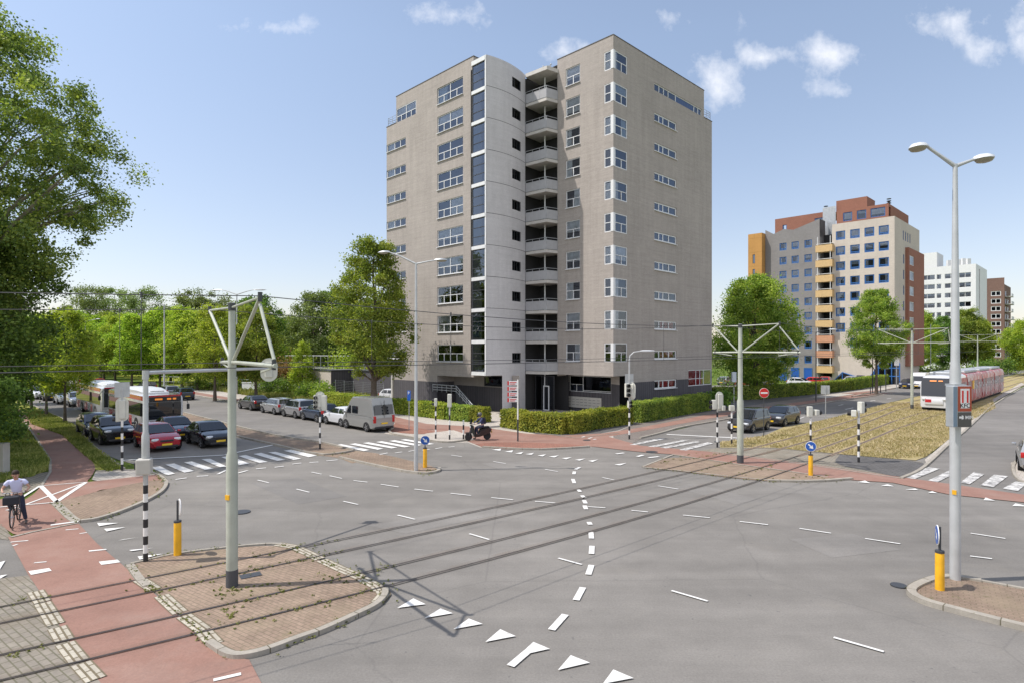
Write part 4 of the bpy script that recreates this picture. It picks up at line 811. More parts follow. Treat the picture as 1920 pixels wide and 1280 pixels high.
# second block with blue windows
def face_windows(b,p0,d,items,frame,glass='glass',fw=.12,lay=(('h',.22,0,1),),c=True):
    for op in items: window(b,p0,d,op,list(lay),frame=frame,glass=glass,depth=.1,fw=fw,curtain=curt(('curtain','curtain','blind','curtain','blind')) if c else None)
def blue_block():
    X0,Y0=66.1,104.5
    b=thing('patchwork_apartment_block','beige and dark grey apartment block with blue windows and ochre balconies','apartment building',(X0,Y0,0))
    L=lambda u,v:(u*DR[0]+v*DL[0],u*DR[1]+v*DL[1]); nL=(-DL[0],-DL[1]); m=MB()
    zr=[26.8-2.8*k for k in range(9)]
    # beige face v 10 -> 0
    p0=L(0,10); cols=[10-t for t in (8.57,6.19,3.88,1.64)]; ops=[(c-.78,c+.78,z-.8,z+.8) for c in cols for z in zr if not (z<7.5 and c<2) and not(z<5.5)]
    wall(m,p0,nL,10,0,29.0,[(99,'beige_render')],ops)
    face_windows(b,p0,nL,ops,'window_blue',fw=.17)
    # grey face v 22.1 -> 12.03, slightly forward
    g0=L(-.5,22.1); cols=[22.1-t for t in (18.67,16.4,14.03)]; ops=[(c-.66,c+.66,z-.72,z+.72) for c in cols for z in [25.9-2.72*k for k in range(9)]]
    wall(m,g0,nL,10.1,0,27.3,[(99,'grey_brick2')],ops); face_windows(b,g0,nL,ops,'window_blue',fw=.15)
    # zigzag top
    zz=[(0,29.6),(1.6,28.6),(3.6,29.3),(5.4,28.9),(10.1,30.3)]
    m.use('grey_brick2'); q=lambda s,z,k=0:(g0[0]+nL[0]*s+DR[0]*k,g0[1]+nL[1]*s+DR[1]*k,z)
    for (s0,a),(s1,c) in zip(zz,zz[1:]):
        m.face([q(s0,27.3),q(s1,27.3),q(s1,c),q(s0,a)],[(s0,27.3),(s1,27.3),(s1,c),(s0,a)]); m.face([q(s0,a),q(s1,c),q(s1,c,.4),q(s0,a,.4)],[(0,0),(1,0),(1,.4),(0,.4)])
    wall(m,q(10.1,0)[:2],DR,3,0,30.3,[(99,'grey_brick2')]); 
    m.face([q(10.1,30.3),q(10.1,30.3,3),q(10.1,27,3),q(10.1,27)],[(0,0),(3,0),(3,3),(0,3)])
    # blue doors
    for c in (18.67,16.4,14.03): 
        s=22.1-c; window(b,g0,nL,(s-.75,s+.75,.05,2.6),[],frame='window_blue',glass='blue_sign',depth=-.05,fw=.15,name='door')
    # balcony column recess v 12 -> 10
    wall(m,L(1.8,12.2),nL,2.3,0,27.5,[(99,'room')])
    # orange end
    wall(m,L(-2.0,24.9),nL,2.75,0,28.9,[(99,'orange_panel')],[(.9,1.4,z,z+1.8) for z in (23,20.1,17.2,14.3,11.4)])
    face_windows(b,L(-2.0,24.9),nL,[(.9,1.4,z,z+1.8) for z in (23,20.1,17.2,14.3,11.4)],'dark_metal','glass_dark',.08,(),False)
    wall(m,L(-2.0,22.15),DR,2.2,0,28.9,[(99,'orange_panel')])
    # right face v=0
    ops=[(6.2,7.1,z-.85,z+.85) for z in (24.4,)]+[(7.6,8.3,23.6,25.2),(9,9.7,23.6,25.2),(10.4,11.1,23.6,25.2)]
    ops=[(5.6+k*1.6,6.3+k*1.6,25.6,27.3) for k in range(4)]+[(5.8,6.6,z-.85,z+.85) for z in (22.2,19.4,16.6,13.8,11,8.2)]
    wall(m,L(0,0),DR,18,0,29.0,[(99,'beige_render')],ops); face_windows(b,L(0,0),DR,ops,'window_blue',fw=.1,lay=())
    # red bay on the right face
    r0=L(7.2,-.55); ops=[(.7,4.0,z-.85,z+.85) for z in (22.2,19.4,16.6,13.8,11,8.2)]
    wall(m,r0,DR,12,3,24.4,[(99,'red_brick2')],ops); face_windows(b,r0,DR,ops,'white_wall',fw=.12,lay=(('v',.3,0,1),('v',.65,0,1)))
    wall(m,L(7.2,0),(-DL[0]*1,-DL[1]*1),.55,3,24.4,[(99,'red_brick2')]); wall(m,L(19.2,-.55),DL,8,3,24.4,[(99,'red_brick2')]); m.use('roofing'); m.flat([r0,L(19.2,-.55),L(19.2,.2),L(7.2,.2)],24.4)
    # penthouses
    ph=[(L(1.2,9.6),nL,8.4,29.0,31.6,[(1.1,2.6,29.5,31.1),(3.4,4.9,29.5,31.1),(5.6,7.9,29.5,31.1)])]
    wall(m,L(1.2,9.6),nL,8.4,29,31.6,[(99,'red_brick2')],ph[0][5]); face_windows(b,L(1.2,9.6),nL,ph[0][5],'window_blue',lay=())
    wall(m,L(1.2,1.2),DR,14,29,31.6,[(99,'red_brick2')],[(.4,1.4,29.5,31.1)])
    wall(m,L(4,22),nL,11,27.4,32.4,[(99,'red_brick2')],[(1.5,2.3,29.2,31),(7.6,10.2,29.9,31.4)]); face_windows(b,L(4,22),nL,[(1.5,2.3,29.2,31),(7.6,10.2,29.9,31.4)],'window_blue',lay=())
    wall(m,L(3.6,10.4),nL,5.2,31.5,34.0,[(99,'red_brick2')]); wall(m,L(3.6,5.2),DR,5,31.5,34.0,[(99,'red_brick2')])
    m.use('galv'); wall(m,L(3,12.6),nL,2.3,27.5,33.0,[(99,'galv')]); m.use('roofing'); m.flat([L(0,10),L(18,10),L(18,0),L(0,0)],28.98); m.flat([L(1.2,9.6),L(15,9.6),L(15,1.2),L(1.2,1.2)],31.55); m.flat([L(4,22),L(14,22),L(14,11),L(4,11)],32.35); m.flat([L(3.6,10.4),L(9,10.4),L(9,5.2),L(3.6,5.2)],33.95)
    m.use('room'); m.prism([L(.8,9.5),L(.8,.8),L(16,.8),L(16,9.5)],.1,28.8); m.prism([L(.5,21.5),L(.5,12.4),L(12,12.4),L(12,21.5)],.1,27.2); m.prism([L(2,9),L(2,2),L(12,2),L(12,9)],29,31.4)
    m.build('wall',None,b)
    # gable glazing at the foot
    g=MB(); f0=Vector((*L(-.12,0),0)); d=Vector((nL[0],nL[1],0))
    base=f0-d*3.6
    def tri(pts,matn): 
        g.use(matn); g.face([base+d*s+Vector((0,0,z)) for s,z in pts])
    tri([(-.9,0),(2.2,4.9),(4.4,3.6),(4.4,0)],'glass_dark'); tri([(-6.3,0),(-4.6,1.9),(-1.6,.9),(-1.6,0)],'glass_dark')
    g.use('window_blue')
    for (s0,z0,s1,z1) in ((-.9,0,2.2,4.9),(2.2,4.9,4.4,3.6),(0,1.4,4.4,1.4),(.9,2.8,4.4,2.8),(1.2,0,1.2,3.3),(2.2,0,2.2,4.9),(3.2,0,3.2,4.3),(4.4,0,4.4,3.6),(-6.3,0,-4.6,1.9),(-4.6,1.9,-1.6,.9),(-4.6,0,-4.6,1.9),(-3.3,0,-3.3,1.5),(.5,0,.5,2.1)):
        p=base+d*s0+Vector((-DR[0]*.05,-DR[1]*.05,z0)); q=base+d*s1+Vector((-DR[0]*.05,-DR[1]*.05,z1)); g.cyl(p,q,.09,n=6)
    g.build('gable_glazing',None,b)
    for k in range(10):
        z=24.6-2.78*k
        if z<1.5: break
        s=MB(); c=L(-.35,11.05); s.box((*c,z),(2.9,1.7,1.25),math.atan2(nL[1],nL[0])); s.build('balcony','orange_light' if k<6 or k>7 else 'orange_pink',b)
        r=MB(); r.box((*c,z+.85),(2.7,1.5,.08),math.atan2(nL[1],nL[0])); 
        for sgn in(-1,1): q=L(-1.1,11.05+sgn*1.1); r.cyl((*q,z+.6),(*q,z+2.2),.06,n=6)
        r.build('railing','white_wall',b)
    for c,z in ((L(6,13),33.0),(L(9,3),33.2)):
        rr=MB(); rr.cyl((*c,z-1),(*c,z+.5),.22,n=8)
        for k in range(3): rr.cyl((*c,z+.0+k*.4),(*c,z+.1+k*.4),.38,n=10)
        rr.build('roof_vent','dark_metal',b)
blue_block()
def white_block():
    X0,Y0=135.0,176.0
    b=thing('white_apartment_block','white apartment block with long window bands behind the patchwork block','apartment building',(X0,Y0,0))
    L=lambda u,v:(u*DR[0]+v*DL[0],u*DR[1]+v*DL[1]); nL=(-DL[0],-DL[1]); m=MB()
    zr=[27.9-2.85*k for k in range(9)]
    ops=[(s,e,z-.75,z+.75) for z in zr for s,e in ((1,2.8),(3.2,7.2),(7.6,11.6),(12,13.2),(14,17.0),(17.5,20.4))]
    wall(m,L(0,21.5),nL,21.5,0,31,[(99,'white_wall')],ops)
    for op in ops: window(b,L(0,21.5),nL,op,[('v',.5,0,1)] if op[1]-op[0]>2 else [],frame='white_wall',depth=.12,fw=.1,curtain=curt(('curtain','curtain','blind')))
    wall(m,L(0,0),DR,20,0,31,[(99,'white_wall')],[(5.5,6.8,1,30)]); wall(m,L(.5,21.5),nL,12,31,35.5,[(99,'white_wall')],[(4.2,4.7,31.6,34.2)]); wall(m,L(.5,9.5),DR,9,31,35.5,[(99,'white_wall')])
    m.use('roofing'); m.flat([L(0,21.5),L(20,21.5),L(20,0),L(0,0)],30.9); m.flat([L(.5,21.5),L(9,21.5),L(9,9.5),L(.5,9.5)],35.4)
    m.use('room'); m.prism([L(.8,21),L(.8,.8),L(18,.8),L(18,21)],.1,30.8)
    m.build('wall',None,b)
    r=MB(); 
    for k in range(5): c=L(3,7-1.2*k); r.box((*c,32),(1,.8,2.0+.4*(k%2)))
    r.build('roof_plant','white_wall',b)
white_block()
def brown_block():
    X0,Y0=184,226
    b=thing('brown_brick_block','brown brick apartment block with white window frames and jutting balconies at the far right','apartment building',(X0,Y0,0))
    L=lambda u,v:(u*DR[0]+v*DL[0],u*DR[1]+v*DL[1]); nL=(-DL[0],-DL[1]); m=MB()
    zr=[30-2.85*k for k in range(10)]
    ops=[(2.4,4.2,z-.8,z+.8) for z in zr]+[(8,11,z-.9,z+.9) for z in zr[1:]]
    wall(m,L(0,12),nL,12,0,33,[(99,'brown_brick3')],ops)
    for op in ops: window(b,L(0,12),nL,op,[('v',.5,0,1)],frame='white_wall',depth=.1,fw=.22)
    ops=[(2,6,z-.9,z+.9) for z in zr[1:]]+[(8,12,z-.9,z+.9) for z in zr[2:]]
    wall(m,L(0,0),DR,18,0,30.5,[(99,'brown_brick3')],ops)
    for op in ops: window(b,L(0,0),DR,op,[('v',.5,0,1)],frame='white_wall',glass='glass_dark',depth=.1,fw=.2)
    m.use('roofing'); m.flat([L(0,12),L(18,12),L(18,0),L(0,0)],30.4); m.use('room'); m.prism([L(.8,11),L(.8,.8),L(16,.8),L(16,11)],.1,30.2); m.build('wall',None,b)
    for k,z in enumerate(zr[1:]):
        z-=1.2; s=MB(); s.use('slab'); w=7 if k%2 else 5; c=L(1.5+w/2,-.9); s.box((*c,z),(w,2.2,.25),math.atan2(DR[1],DR[0])); s.use('galv')
        c2=L(1.5+w/2,-1.95); s.box((*c2,z+.6),(w,.05,1.0),math.atan2(DR[1],DR[0])); s.build('balcony',None,b)
brown_block()
# ================================================================ VEGETATION
def fast_mesh(name,V,nq,material):
    me=bpy.data.meshes.new(name); me.vertices.add(len(V)); me.vertices.foreach_set('co',V.astype(np.float32).ravel())
    me.loops.add(nq*4); me.loops.foreach_set('vertex_index',np.arange(nq*4,dtype=np.int32)); me.polygons.add(nq); me.polygons.foreach_set('loop_start',np.arange(0,nq*4,4,dtype=np.int32))
    me.update(calc_edges=True); me.materials.append(M_(material)); return me
def leaves(rng,clumps,per,size,up=.5):
    c=np.repeat(np.array(clumps),per,axis=0); n=len(c)
    d=rng.normal(size=(n,3)); d/=np.linalg.norm(d,axis=1)[:,None]; rr=rng.uniform(.25,1,n)**.5
    p=c[:,:3]+rng.normal(size=(n,3))*(c[:,3]*.56)[:,None]*np.array([1,1,.8])
    nrm=d*.7+rng.normal(size=(n,3))*.45+np.array([0,0,up]); nrm/=np.linalg.norm(nrm,axis=1)[:,None]
    t=np.cross(nrm,rng.normal(size=(n,3))); t/=np.linalg.norm(t,axis=1)[:,None]; b=np.cross(nrm,t)
    s=size*rng.uniform(.6,1.35,n)[:,None]
    q=np.stack([p-t*s*.5,p+b*s*.34+nrm*s*.06,p+t*s*.5,p-b*s*.34+nrm*s*.06],1)
    return q.reshape(-1,3),n
def env(shape,t):
    if shape=='oval': return math.sin(math.pi*min(1,max(0,t*.88+.08)))**.62
    if shape=='cone': return (1-t)**.75*.95+.08 if t>.12 else .55+t*3.3
    if shape=='round': return math.sqrt(max(.02,1-(2*t-1)**2))
    if shape=='vase': return .35+.65*math.sin(math.pi*(t*.6+.2)) if t<.85 else .95-(t-.85)*4
    if shape=='egg': return math.sin(math.pi*min(1,t*.8+.16))**.8 if t<.9 else .4
    return 1
def crown(name,seed,h0,h1,rad,shape,ncl,per,size,material,cl=.2,parent=None,lean=(0,0),inner=.35):
    rng=np.random.default_rng(seed); C=[]
    # a few big lobes make the outline uneven
    lob=[(rng.uniform(0,6.28),rng.uniform(.1,.95),rng.uniform(.75,1.22)) for _ in range(9)]
    for i in range(ncl):
        t=rng.uniform(0,1)**.9; a=rng.uniform(0,6.28); e=env(shape,t)
        k=1.0
        for la,lt,lk in lob:
            w=math.exp(-((math.cos(a-la)-1)**2*2.2+((t-lt)/.16)**2)); k+=(lk-1)*w
        r=rad*e*k*math.sqrt(rng.uniform(inner**2,1)); rc=rad*cl*rng.uniform(.55,1.25)*(.6+.4*e)
        C.append((r*math.cos(a)+lean[0]*t,r*math.sin(a)+lean[1]*t,h0+(h1-h0)*t,rc))
    V,n=leaves(rng,C,int(per*1.55),size*.74); me=fast_mesh(name,V,n,material)
    o=bpy.data.objects.new(name,me); COL.objects.link(o); o.parent=parent; return o,C
def trunk(seed,H,r,C,material,parent,nb=9,h0=2.5,lean=(0,0),sub=True):
    rng=random.Random(seed); mb=MB(); pts=[];rs=[]; n=7
    for i in range(n+1):
        t=i/n; pts.append((lean[0]*t*t+rng.uniform(-.5,.5)*r*2*t,lean[1]*t*t+rng.uniform(-.5,.5)*r*2*t,-.05+H*t)); rs.append(r*(1.35 if i==0 else 1-.85*t)+.01)
    mb.tube(pts,rs,9)
    for cx in rng.sample(C,min(nb,len(C))):
        z0=max(h0,min(H*.8,cx[2]*rng.uniform(.45,.75))); k=z0/H*n; i=min(int(k),n-1); a=Vector(pts[i]).lerp(Vector(pts[i+1]),k-i)
        e=Vector(cx[:3]); m1=a.lerp(e,.5)+Vector((0,0,(e-a).length*.10)); rb=rs[i]*.45
        mb.tube([a,m1,e],[rb,rb*.6,rb*.18],6)
        if sub:
            for _ in range(2):
                e2=e+Vector((rng.uniform(-1,1),rng.uniform(-1,1),rng.uniform(-.2,1)))*cx[3]*1.3; mb.tube([m1,m1.lerp(e2,.6)+Vector((0,0,.1)),e2],[rb*.45,rb*.3,rb*.1],5)
    return mb.build('trunk',material,parent,smooth=60)
def tree(name,label,loc,H,h0,rad,shape='oval',leaf='leaf_lime',seed=1,ncl=90,per=110,size=.3,cl=.22,r=.14,bark='bark',group=None,lean=(0,0),nb=9,cat='tree',inner=.35):
    t=thing(name,label,cat,loc,0,group)
    o,C=crown('crown',seed,h0,H-rad*cl*.6,rad,shape,ncl,per,size,leaf,cl,t,lean,inner); trunk(seed,H*.9,r,C,bark,t,nb,h0*.8,lean); return t
def bush(name,label,loc,w,h,leaf,seed=1,n=24,per=110,size=.16,cat='shrub',sx_=1,group=None):
    t=thing(name,label,cat,loc,0,group); rng=np.random.default_rng(seed)
    C=[(rng.uniform(-1,1)*w*.38*sx_,rng.uniform(-1,1)*w*.38,h*rng.uniform(.2,.8),h*rng.uniform(.2,.36)) for _ in range(n)]
    V,q=leaves(rng,C,per,size); o=bpy.data.objects.new('foliage',fast_mesh('foliage',V,q,leaf)); COL.objects.link(o); o.parent=t
    mb=MB(); 
    for c in C[:6]: mb.tube([(0,0,-.02),(c[0]*.6,c[1]*.6,c[2]*.5),c[:3]],[.05,.03,.012],5)
    mb.build('stem','bark',t); return t
def at(x,y): return G(x,y)
def atY(x,Y): return ((x-960)/F*Y,Y)
def vegetation():
    # big poplar overhanging from the left edge
    t=thing('poplar_tree','huge poplar at the left edge, its airy crown reaching up out of the picture','tree',(-31.6,34.0,0))
    rng=np.random.default_rng(5); C=[]; OUT=[(4.2,2.2),(8,3.0),(10,5.0),(12,6.6),(13,8.0),(15,8.7),(17,7.6),(19,5.6),(21,3.6),(22.3,1.6)]
    def rad(z):
        for (z0,r0),(z1,r1) in zip(OUT,OUT[1:]):
            if z0<=z<=z1: return r0+(r1-r0)*(z-z0)/(z1-z0)
        return .5
    k=0; S=1.19; OUT=[(5.8+(z-5.8)*S,r_*S*.89) for z,r_ in OUT]
    while k<760:
        z=rng.uniform(5.5,25.4); R0=max(.8,rad(z)*rng.uniform(.9,1.08)); a=rng.uniform(0,6.28); r=R0*math.sqrt(rng.uniform(.02,1)); C.append((r*math.cos(a),r*math.sin(a)*.95,z,rng.uniform(.4,.95))); k+=1
    V,n=leaves(rng,C,260,.165,.5); o=bpy.data.objects.new('crown',fast_mesh('crown',V,n,'leaf_poplar')); COL.objects.link(o); o.parent=t
    trunk(9,22,.46,C,'bark_pale',t,nb=40,h0=4)
    # dark trees under and beside it
    tree('maple_tree','dense dark green tree under the huge poplar, left of the cycle path',(-30.5,33.5),14,2,4.6,'oval','leaf_dark',21,150,190,.26,.2,.2)
    tree('maple_tree','dark leafy tree behind the utility cabinet at the left edge',(-25.2,27.0),6.4,.3,2.9,'round','leaf_dark',22,80,200,.19,.24,.14)
    tree('maple_tree','bushy dark tree at the bend of the left cycle path',(-36.5,41.0),11.0,.8,3.6,'oval','leaf_dark',23,110,170,.27,.24,.2)
    tree('maple_tree','tall leafy tree beyond the bend of the left cycle path',(-49,54),13,1,4.6,'oval','leaf_poplar',24,100,150,.34,.24,.2)
    bush('roadside_shrub','low sunlit shrub beside the left cycle path',(-31.5,36.2),3.4,1.9,'leaf_bright',25,30,120,.14)
    # young trees of the left verge
    lab=['young lime tree nearest the queue of cars on the left verge','young lime tree, second along the left verge','young lime tree, third along the left verge','young lime tree, farthest of those on the left verge']
    for i,(x,y,H,rr,lf) in enumerate([(122,791,9.2,2.3,'leaf_bright'),(87,778,8.8,2.2,'leaf_bright'),(59,767,9.2,2.4,'leaf_lime'),(35,757,9.5,2.6,'leaf_lime')]):
        tree('lime_tree',lab[i],at(x,y),H,2.5,rr,'oval',lf,30+i,75,120,.26,.26,.10,group='young trees on the left verge')
    # row along the far side of the left street
    row=[(403,751,'lime tree behind the parked sedan, its trunk at the pavement edge'),(480,748,'full lime tree behind the main tram mast'),(342,730,'lime tree right of the double street lamp'),(300,727,'lime tree behind the white bus roof'),
         (247,729,'lime tree left of the tall street lamp'),(216,716,'lime tree above the white bus'),(188,711,'lime tree just left of the white bus roof'),(168,706,'small lime tree at the far left end of the row')]
    for i,(x,y,l) in enumerate(row):
        Y=at(x,y)[1]; h=[11.2,11.3,12.5,12.5,11.5,12.5,13,13][i]
        tree('lime_tree',l,at(x,y),h,2.6,h*.27,['oval','egg'][i%2],'leaf_bright' if i not in(1,) else 'leaf_lime',50+i,90,120,.30+.02*i,.25,.17,group='lime trees beyond the left street')
    # second rank
    sec=[(370,90,12,'leaf_bright'),(450,95,13,'leaf_lime'),(320,108,13,'leaf_bright'),(270,112,13,'leaf_lime'),(140,105,13,'leaf_bright'),(105,98,12,'leaf_bright'),(70,90,11.5,'leaf_bright'),(195,125,14,'leaf_lime'),(420,120,14,'leaf_lime'),(20,85,12,'leaf_bright'),(235,135,14,'leaf_bright'),(500,110,9,'leaf_lime')]
    nm=['bright green tree of the park behind the double street lamp','park tree in the second rank behind the main tram mast','park tree between the two tall street lamps','park tree behind the tall street lamp','park tree right of the far left street lamp','yellow green tree behind the young verge trees','yellow green tree at the far end of the left verge','park tree high behind the white bus','deep green park tree behind the pavement lime tree','yellow green tree at the left edge beyond the cars','pale park tree left of the tall street lamp','lower park tree right of the main tram mast']
    for i,(x,Y,h,lf) in enumerate(sec): tree('park_tree',nm[i],atY(x,Y),h,1.2,h*.34,'oval',lf,70+i,80,110,.42,.27,.2,group='park trees behind the left street',nb=6)
    # tall thin background poplars
    far=[(170,150,22,6.5,'leaf_olive','tall airy tree on the skyline above the bus'),(215,155,22.5,7,'leaf_olive','tall airy tree in the middle of the left skyline'),(268,150,21.5,6,'leaf_olive','tall airy tree left of the tall street lamp on the skyline'),(375,135,20.5,5.5,'leaf_olive','tall dark topped tree behind the double street lamp'),(480,120,17,4.8,'leaf_dark','dark tree right of the main tram mast top'),
         (590,118,17.5,5.4,'leaf_olive','tall grey green tree left of the tree in front of the tower'),(625,122,18.5,5.6,'leaf_dark','tall dark tree half hidden behind the tree in front of the tower'),(545,135,13.5,6,'leaf_poplar','round topped tree behind the sports court'),(690,125,17,6,'leaf_poplar','tree behind the annex close to the tower'),(125,140,16,4,'leaf_olive','slim tree at the left end of the skyline'),(328,150,17,6,'leaf_olive','broad tree filling the gap left of the double street lamp')]
    for i,(x,Y,h,rr,lf,l) in enumerate(far): tree('tall_tree',l,atY(x,Y),h,3.5,rr,'round' if i>4 else 'vase',lf,90+i,75 if i<4 else 95,110,.5,.24,.3,group='tall trees on the left skyline',nb=14)
    wood=[(x,Y,10+((x*7)%5)) for x,Y in ((60,170),(110,160),(340,175),(440,165),(500,150),(520,160),(570,150),(640,160),(700,150))]
    C=[]; rng=np.random.default_rng(3)
    for x in range(-40,770,7):
        Y=165+rng.uniform(-10,10); X,_=atY(x,Y); 
        for k in range(5): C.append((X+rng.uniform(-2,2),Y+rng.uniform(-3,3),rng.uniform(1,11.5)*(.75+.25*math.sin(x*.05)),rng.uniform(1.2,2.4)))
    V,n=leaves(rng,C,70,.75); o=bpy.data.objects.new('distant_wood',fast_mesh('distant_wood',V,n,'leaf_poplar')); COL.objects.link(o); tag(o,'distant wood closing the view behind the park','wood',kind='stuff')
    C=[]
    for x in range(1330,1960,9):
        Y=190+rng.uniform(-10,60)+(0 if x<1700 else 90); X,_=atY(x,Y)
        for k in range(5): C.append((X+rng.uniform(-2,2),Y+rng.uniform(-3,3),rng.uniform(1,9),rng.uniform(1.5,2.6)))
    V,n=leaves(rng,C,60,.9); o=bpy.data.objects.new('distant_wood',fast_mesh('distant_wood',V,n,'leaf_olive')); COL.objects.link(o); tag(o,'distant trees between the blocks along the right street','wood',kind='stuff')
    # tree in front of the tower
    tree('plane_tree','big full tree standing in front of the left end of the apartment tower',(-13.2,57.6),16.6,3.6,4.15,'egg','leaf_lime',5,170,170,.27,.2,.3,nb=16)
    # small ones near the annex
    bush('rust_shrub','rust brown leaved shrub behind the meadow beside the annex',atY(523,84),6.5,5.4,'leaf_rust',7,40,110,.28,sx_=1.0)
    tree('young_tree','small green tree left of the annex',atY(567,80),7.2,.8,2.2,'cone','leaf_bright',8,50,110,.27,.3,.08)
    bush('garden_shrub','sunlit shrub showing above the annex roof',atY(668,88),9,6.6,'leaf_bright',9,46,110,.3)
    bush('garden_shrub','shrub behind the annex next to the tree in front of the tower',atY(712,84),6,6.2,'leaf_bright',10,36,110,.3)
    bush('meadow_shrub','dark shrub hanging over the meadow left of the annex',atY(520,79),5,2.6,'leaf_dark',11,26,110,.22)
    bush('meadow_shrub','green shrub at the meadow end close to the annex corner',atY(585,72),5.2,2.3,'leaf_lime',12,30,110,.2)
    bush('meadow_shrub','bright shrub behind the wall between the park trees',atY(545,125),11,7,'leaf_bright',13,36,100,.4)
    bush('meadow_shrub','low dark shrub behind the meadow under the park trees',atY(440,92),9,3,'leaf_lime',14,30,100,.3,sx_=1.4)
    # right hand trees
    tree('maple_tree','large round maple beside the right side of the tower',(30.0,74.5),15.4,2.0,5.0,'oval','leaf_lime',14,210,170,.32,.2,.32,nb=16)
    tree('maple_tree','tree half hidden behind the corner of the tower',(36.5,92),14,2,4.5,'oval','leaf_lime',15,90,110,.4,.24,.25)
    rt=[(1643,738,14.2,3.15,'oval','leaf_lime','neat oval street tree in front of the patchwork block'),(1726,703,15.5,4.3,'oval','leaf_bright','street tree left of the tram mast, in front of the white block'),(1768,700,14.5,4.0,'round','leaf_dark','darker tree behind the big street lamp mast'),
        (1812,700,16.5,4.4,'egg','leaf_lime','street tree right of the big street lamp mast'),(1838,700,13.5,4.0,'oval','leaf_bright','bright tree in front of the gap between white and brown blocks'),(1922,704,13.0,4.8,'oval','leaf_bright','leafy tree cut by the right edge of the picture')]
    for i,(x,y,h,rr,sh,lf,l) in enumerate(rt):
        tree('street_tree',l,at(x,y),h,3.6 if i==0 else 2.2,rr,sh,lf,110+i,190 if i==0 else 150,170,.24 if i==0 else .36,.22,.17,group='street trees along the right street')
    for i,(x,Y,w,h,lf,l) in enumerate([(1748,118,9,3.2,'leaf_olive','grey green shrub in the garden of the white block'),(1795,125,9,3.0,'leaf_lime','shrub beside the white block entrance'),(1862,140,9,4.2,'leaf_dark','dark shrub before the brown block'),(1885,150,7,3.4,'leaf_lime','green shrub before the brown block'),(1345,60.5,2.6,1.7,'leaf_dark','round dark shrub between the tower hedge and the far hedge'),(1410,93,14,5,'leaf_dark','dark shrub mass beneath the large round maple')]):
        bush('garden_shrub',l,atY(x,Y),w,h,lf,130+i,26,100,.26 if Y<100 else .36)
    # climbing ivy on the plane trunk
    # hedges
    def hedge(label,pts,w,h,leaf='leaf_hedge',size=.11,dens=420,seed=1):
        pts=P(pts) if len(pts[0])==2 else [(p[1],p[2]) for p in pts]; rng=np.random.default_rng(seed); mb=MB(); ox,oy=pts[0]; V=[];N=0
        for a,c in zip(pts,pts[1:]):
            d=Vector((c[0]-a[0],c[1]-a[1])); l=d.length; d/=l; nx,ny=-d.y,d.x
            mb.box(((a[0]+c[0])/2-ox,(a[1]+c[1])/2-oy,h*.46),(l,w*.82,h*.92),math.atan2(d.y,d.x))
            n=int(l*(w+2*h)*dens); s=rng.uniform(-.05,l+.05,n); k=rng.uniform(0,w+2*h,n); wob=.05*np.sin(s*1.7)+.04*np.sin(s*4.3+1)
            off=np.where(k<h,-w/2,np.where(k<h+w,k-h-w/2,w/2)); z=np.where(k<h,k,np.where(k<h+w,h+wob,h-(k-h-w)))
            off=off+rng.normal(size=n)*.05; z=z+rng.normal(size=n)*.05
            p=np.stack([a[0]-ox+d.x*s+nx*off,a[1]-oy+d.y*s+ny*off,z],1)
            nr=np.stack([nx*np.sign(off)*(k<h)+nx*(k>h+w),ny*np.sign(off)*(k<h)+ny*(k>h+w),((k>=h)&(k<h+w))*1.0],1)*.8+rng.normal(size=(n,3))*.5+np.array([0,0,.25]); nr/=np.linalg.norm(nr,axis=1)[:,None]
            t=np.cross(nr,rng.normal(size=(n,3))); t/=np.linalg.norm(t,axis=1)[:,None]; b=np.cross(nr,t); sz=size*rng.uniform(.7,1.4,n)[:,None]
            V.append(np.stack([p-t*sz*.5,p+b*sz*.4,p+t*sz*.5,p-b*sz*.4],1).reshape(-1,3)); N+=n
            for e,sg in ((a,-1),(c,1)):
                n=int(w*h*dens*1.3); s=rng.uniform(-w/2,w/2,n); z=rng.uniform(0,h,n); q=rng.normal(size=n)*.05+.03; p=np.stack([e[0]-ox+nx*s+d.x*sg*q,e[1]-oy+ny*s+d.y*sg*q,z],1)
                nr=np.array([d.x*sg,d.y*sg,.3])*.8+rng.normal(size=(n,3))*.5; nr/=np.linalg.norm(nr,axis=1)[:,None]; t=np.cross(nr,rng.normal(size=(n,3))); t/=np.linalg.norm(t,axis=1)[:,None]; b=np.cross(nr,t); sz=size*rng.uniform(.7,1.4,n)[:,None]
                V.append(np.stack([p-t*sz*.5,p+b*sz*.4,p+t*sz*.5,p-b*sz*.4],1).reshape(-1,3)); N+=n
        r=thing('hedge',label,'hedge',(ox,oy,0)); o=bpy.data.objects.new('foliage',fast_mesh('foliage',np.concatenate(V),N,leaf)); COL.objects.link(o); o.parent=r; mb.build('hedge_core','hedge_core',r)
    mat('hedge_core',(.03,.055,.015),.95,var=.4,vs=5)
    hedge('long trimmed hedge between the white van and the foot of the tower',[(612,757),(700,768),(800,780),(842,785)],1.2,1.25,seed=1)
    hedge('short darker hedge piece right of the long one, under the outside stair',[(846,786),(885,789)],1.1,1.2,'leaf_lime',seed=2)
    hedge('short hedge end piece nearest the direction sign',[(888,789),(912,791)],1.1,1.15,seed=3)
    hedge('knee-high boxy hedge wrapped round the front corner of the tower',[(952,799),(1000,808),(1060,812),(1110,802),(1174,793)],1.25,1.3,seed=4)
    hedge('shaded hedge along the right wall of the tower',[(1190,791),(1250,780),(1320,768)],1.3,1.55,'leaf_lime',seed=5)
    hedge('long trimmed hedge between the right street and the car park',[(1338,751),(1420,747),(1500,740),(1560,734),(1590,730)],1.1,1.5,'leaf_lime',.15,180,seed=6)
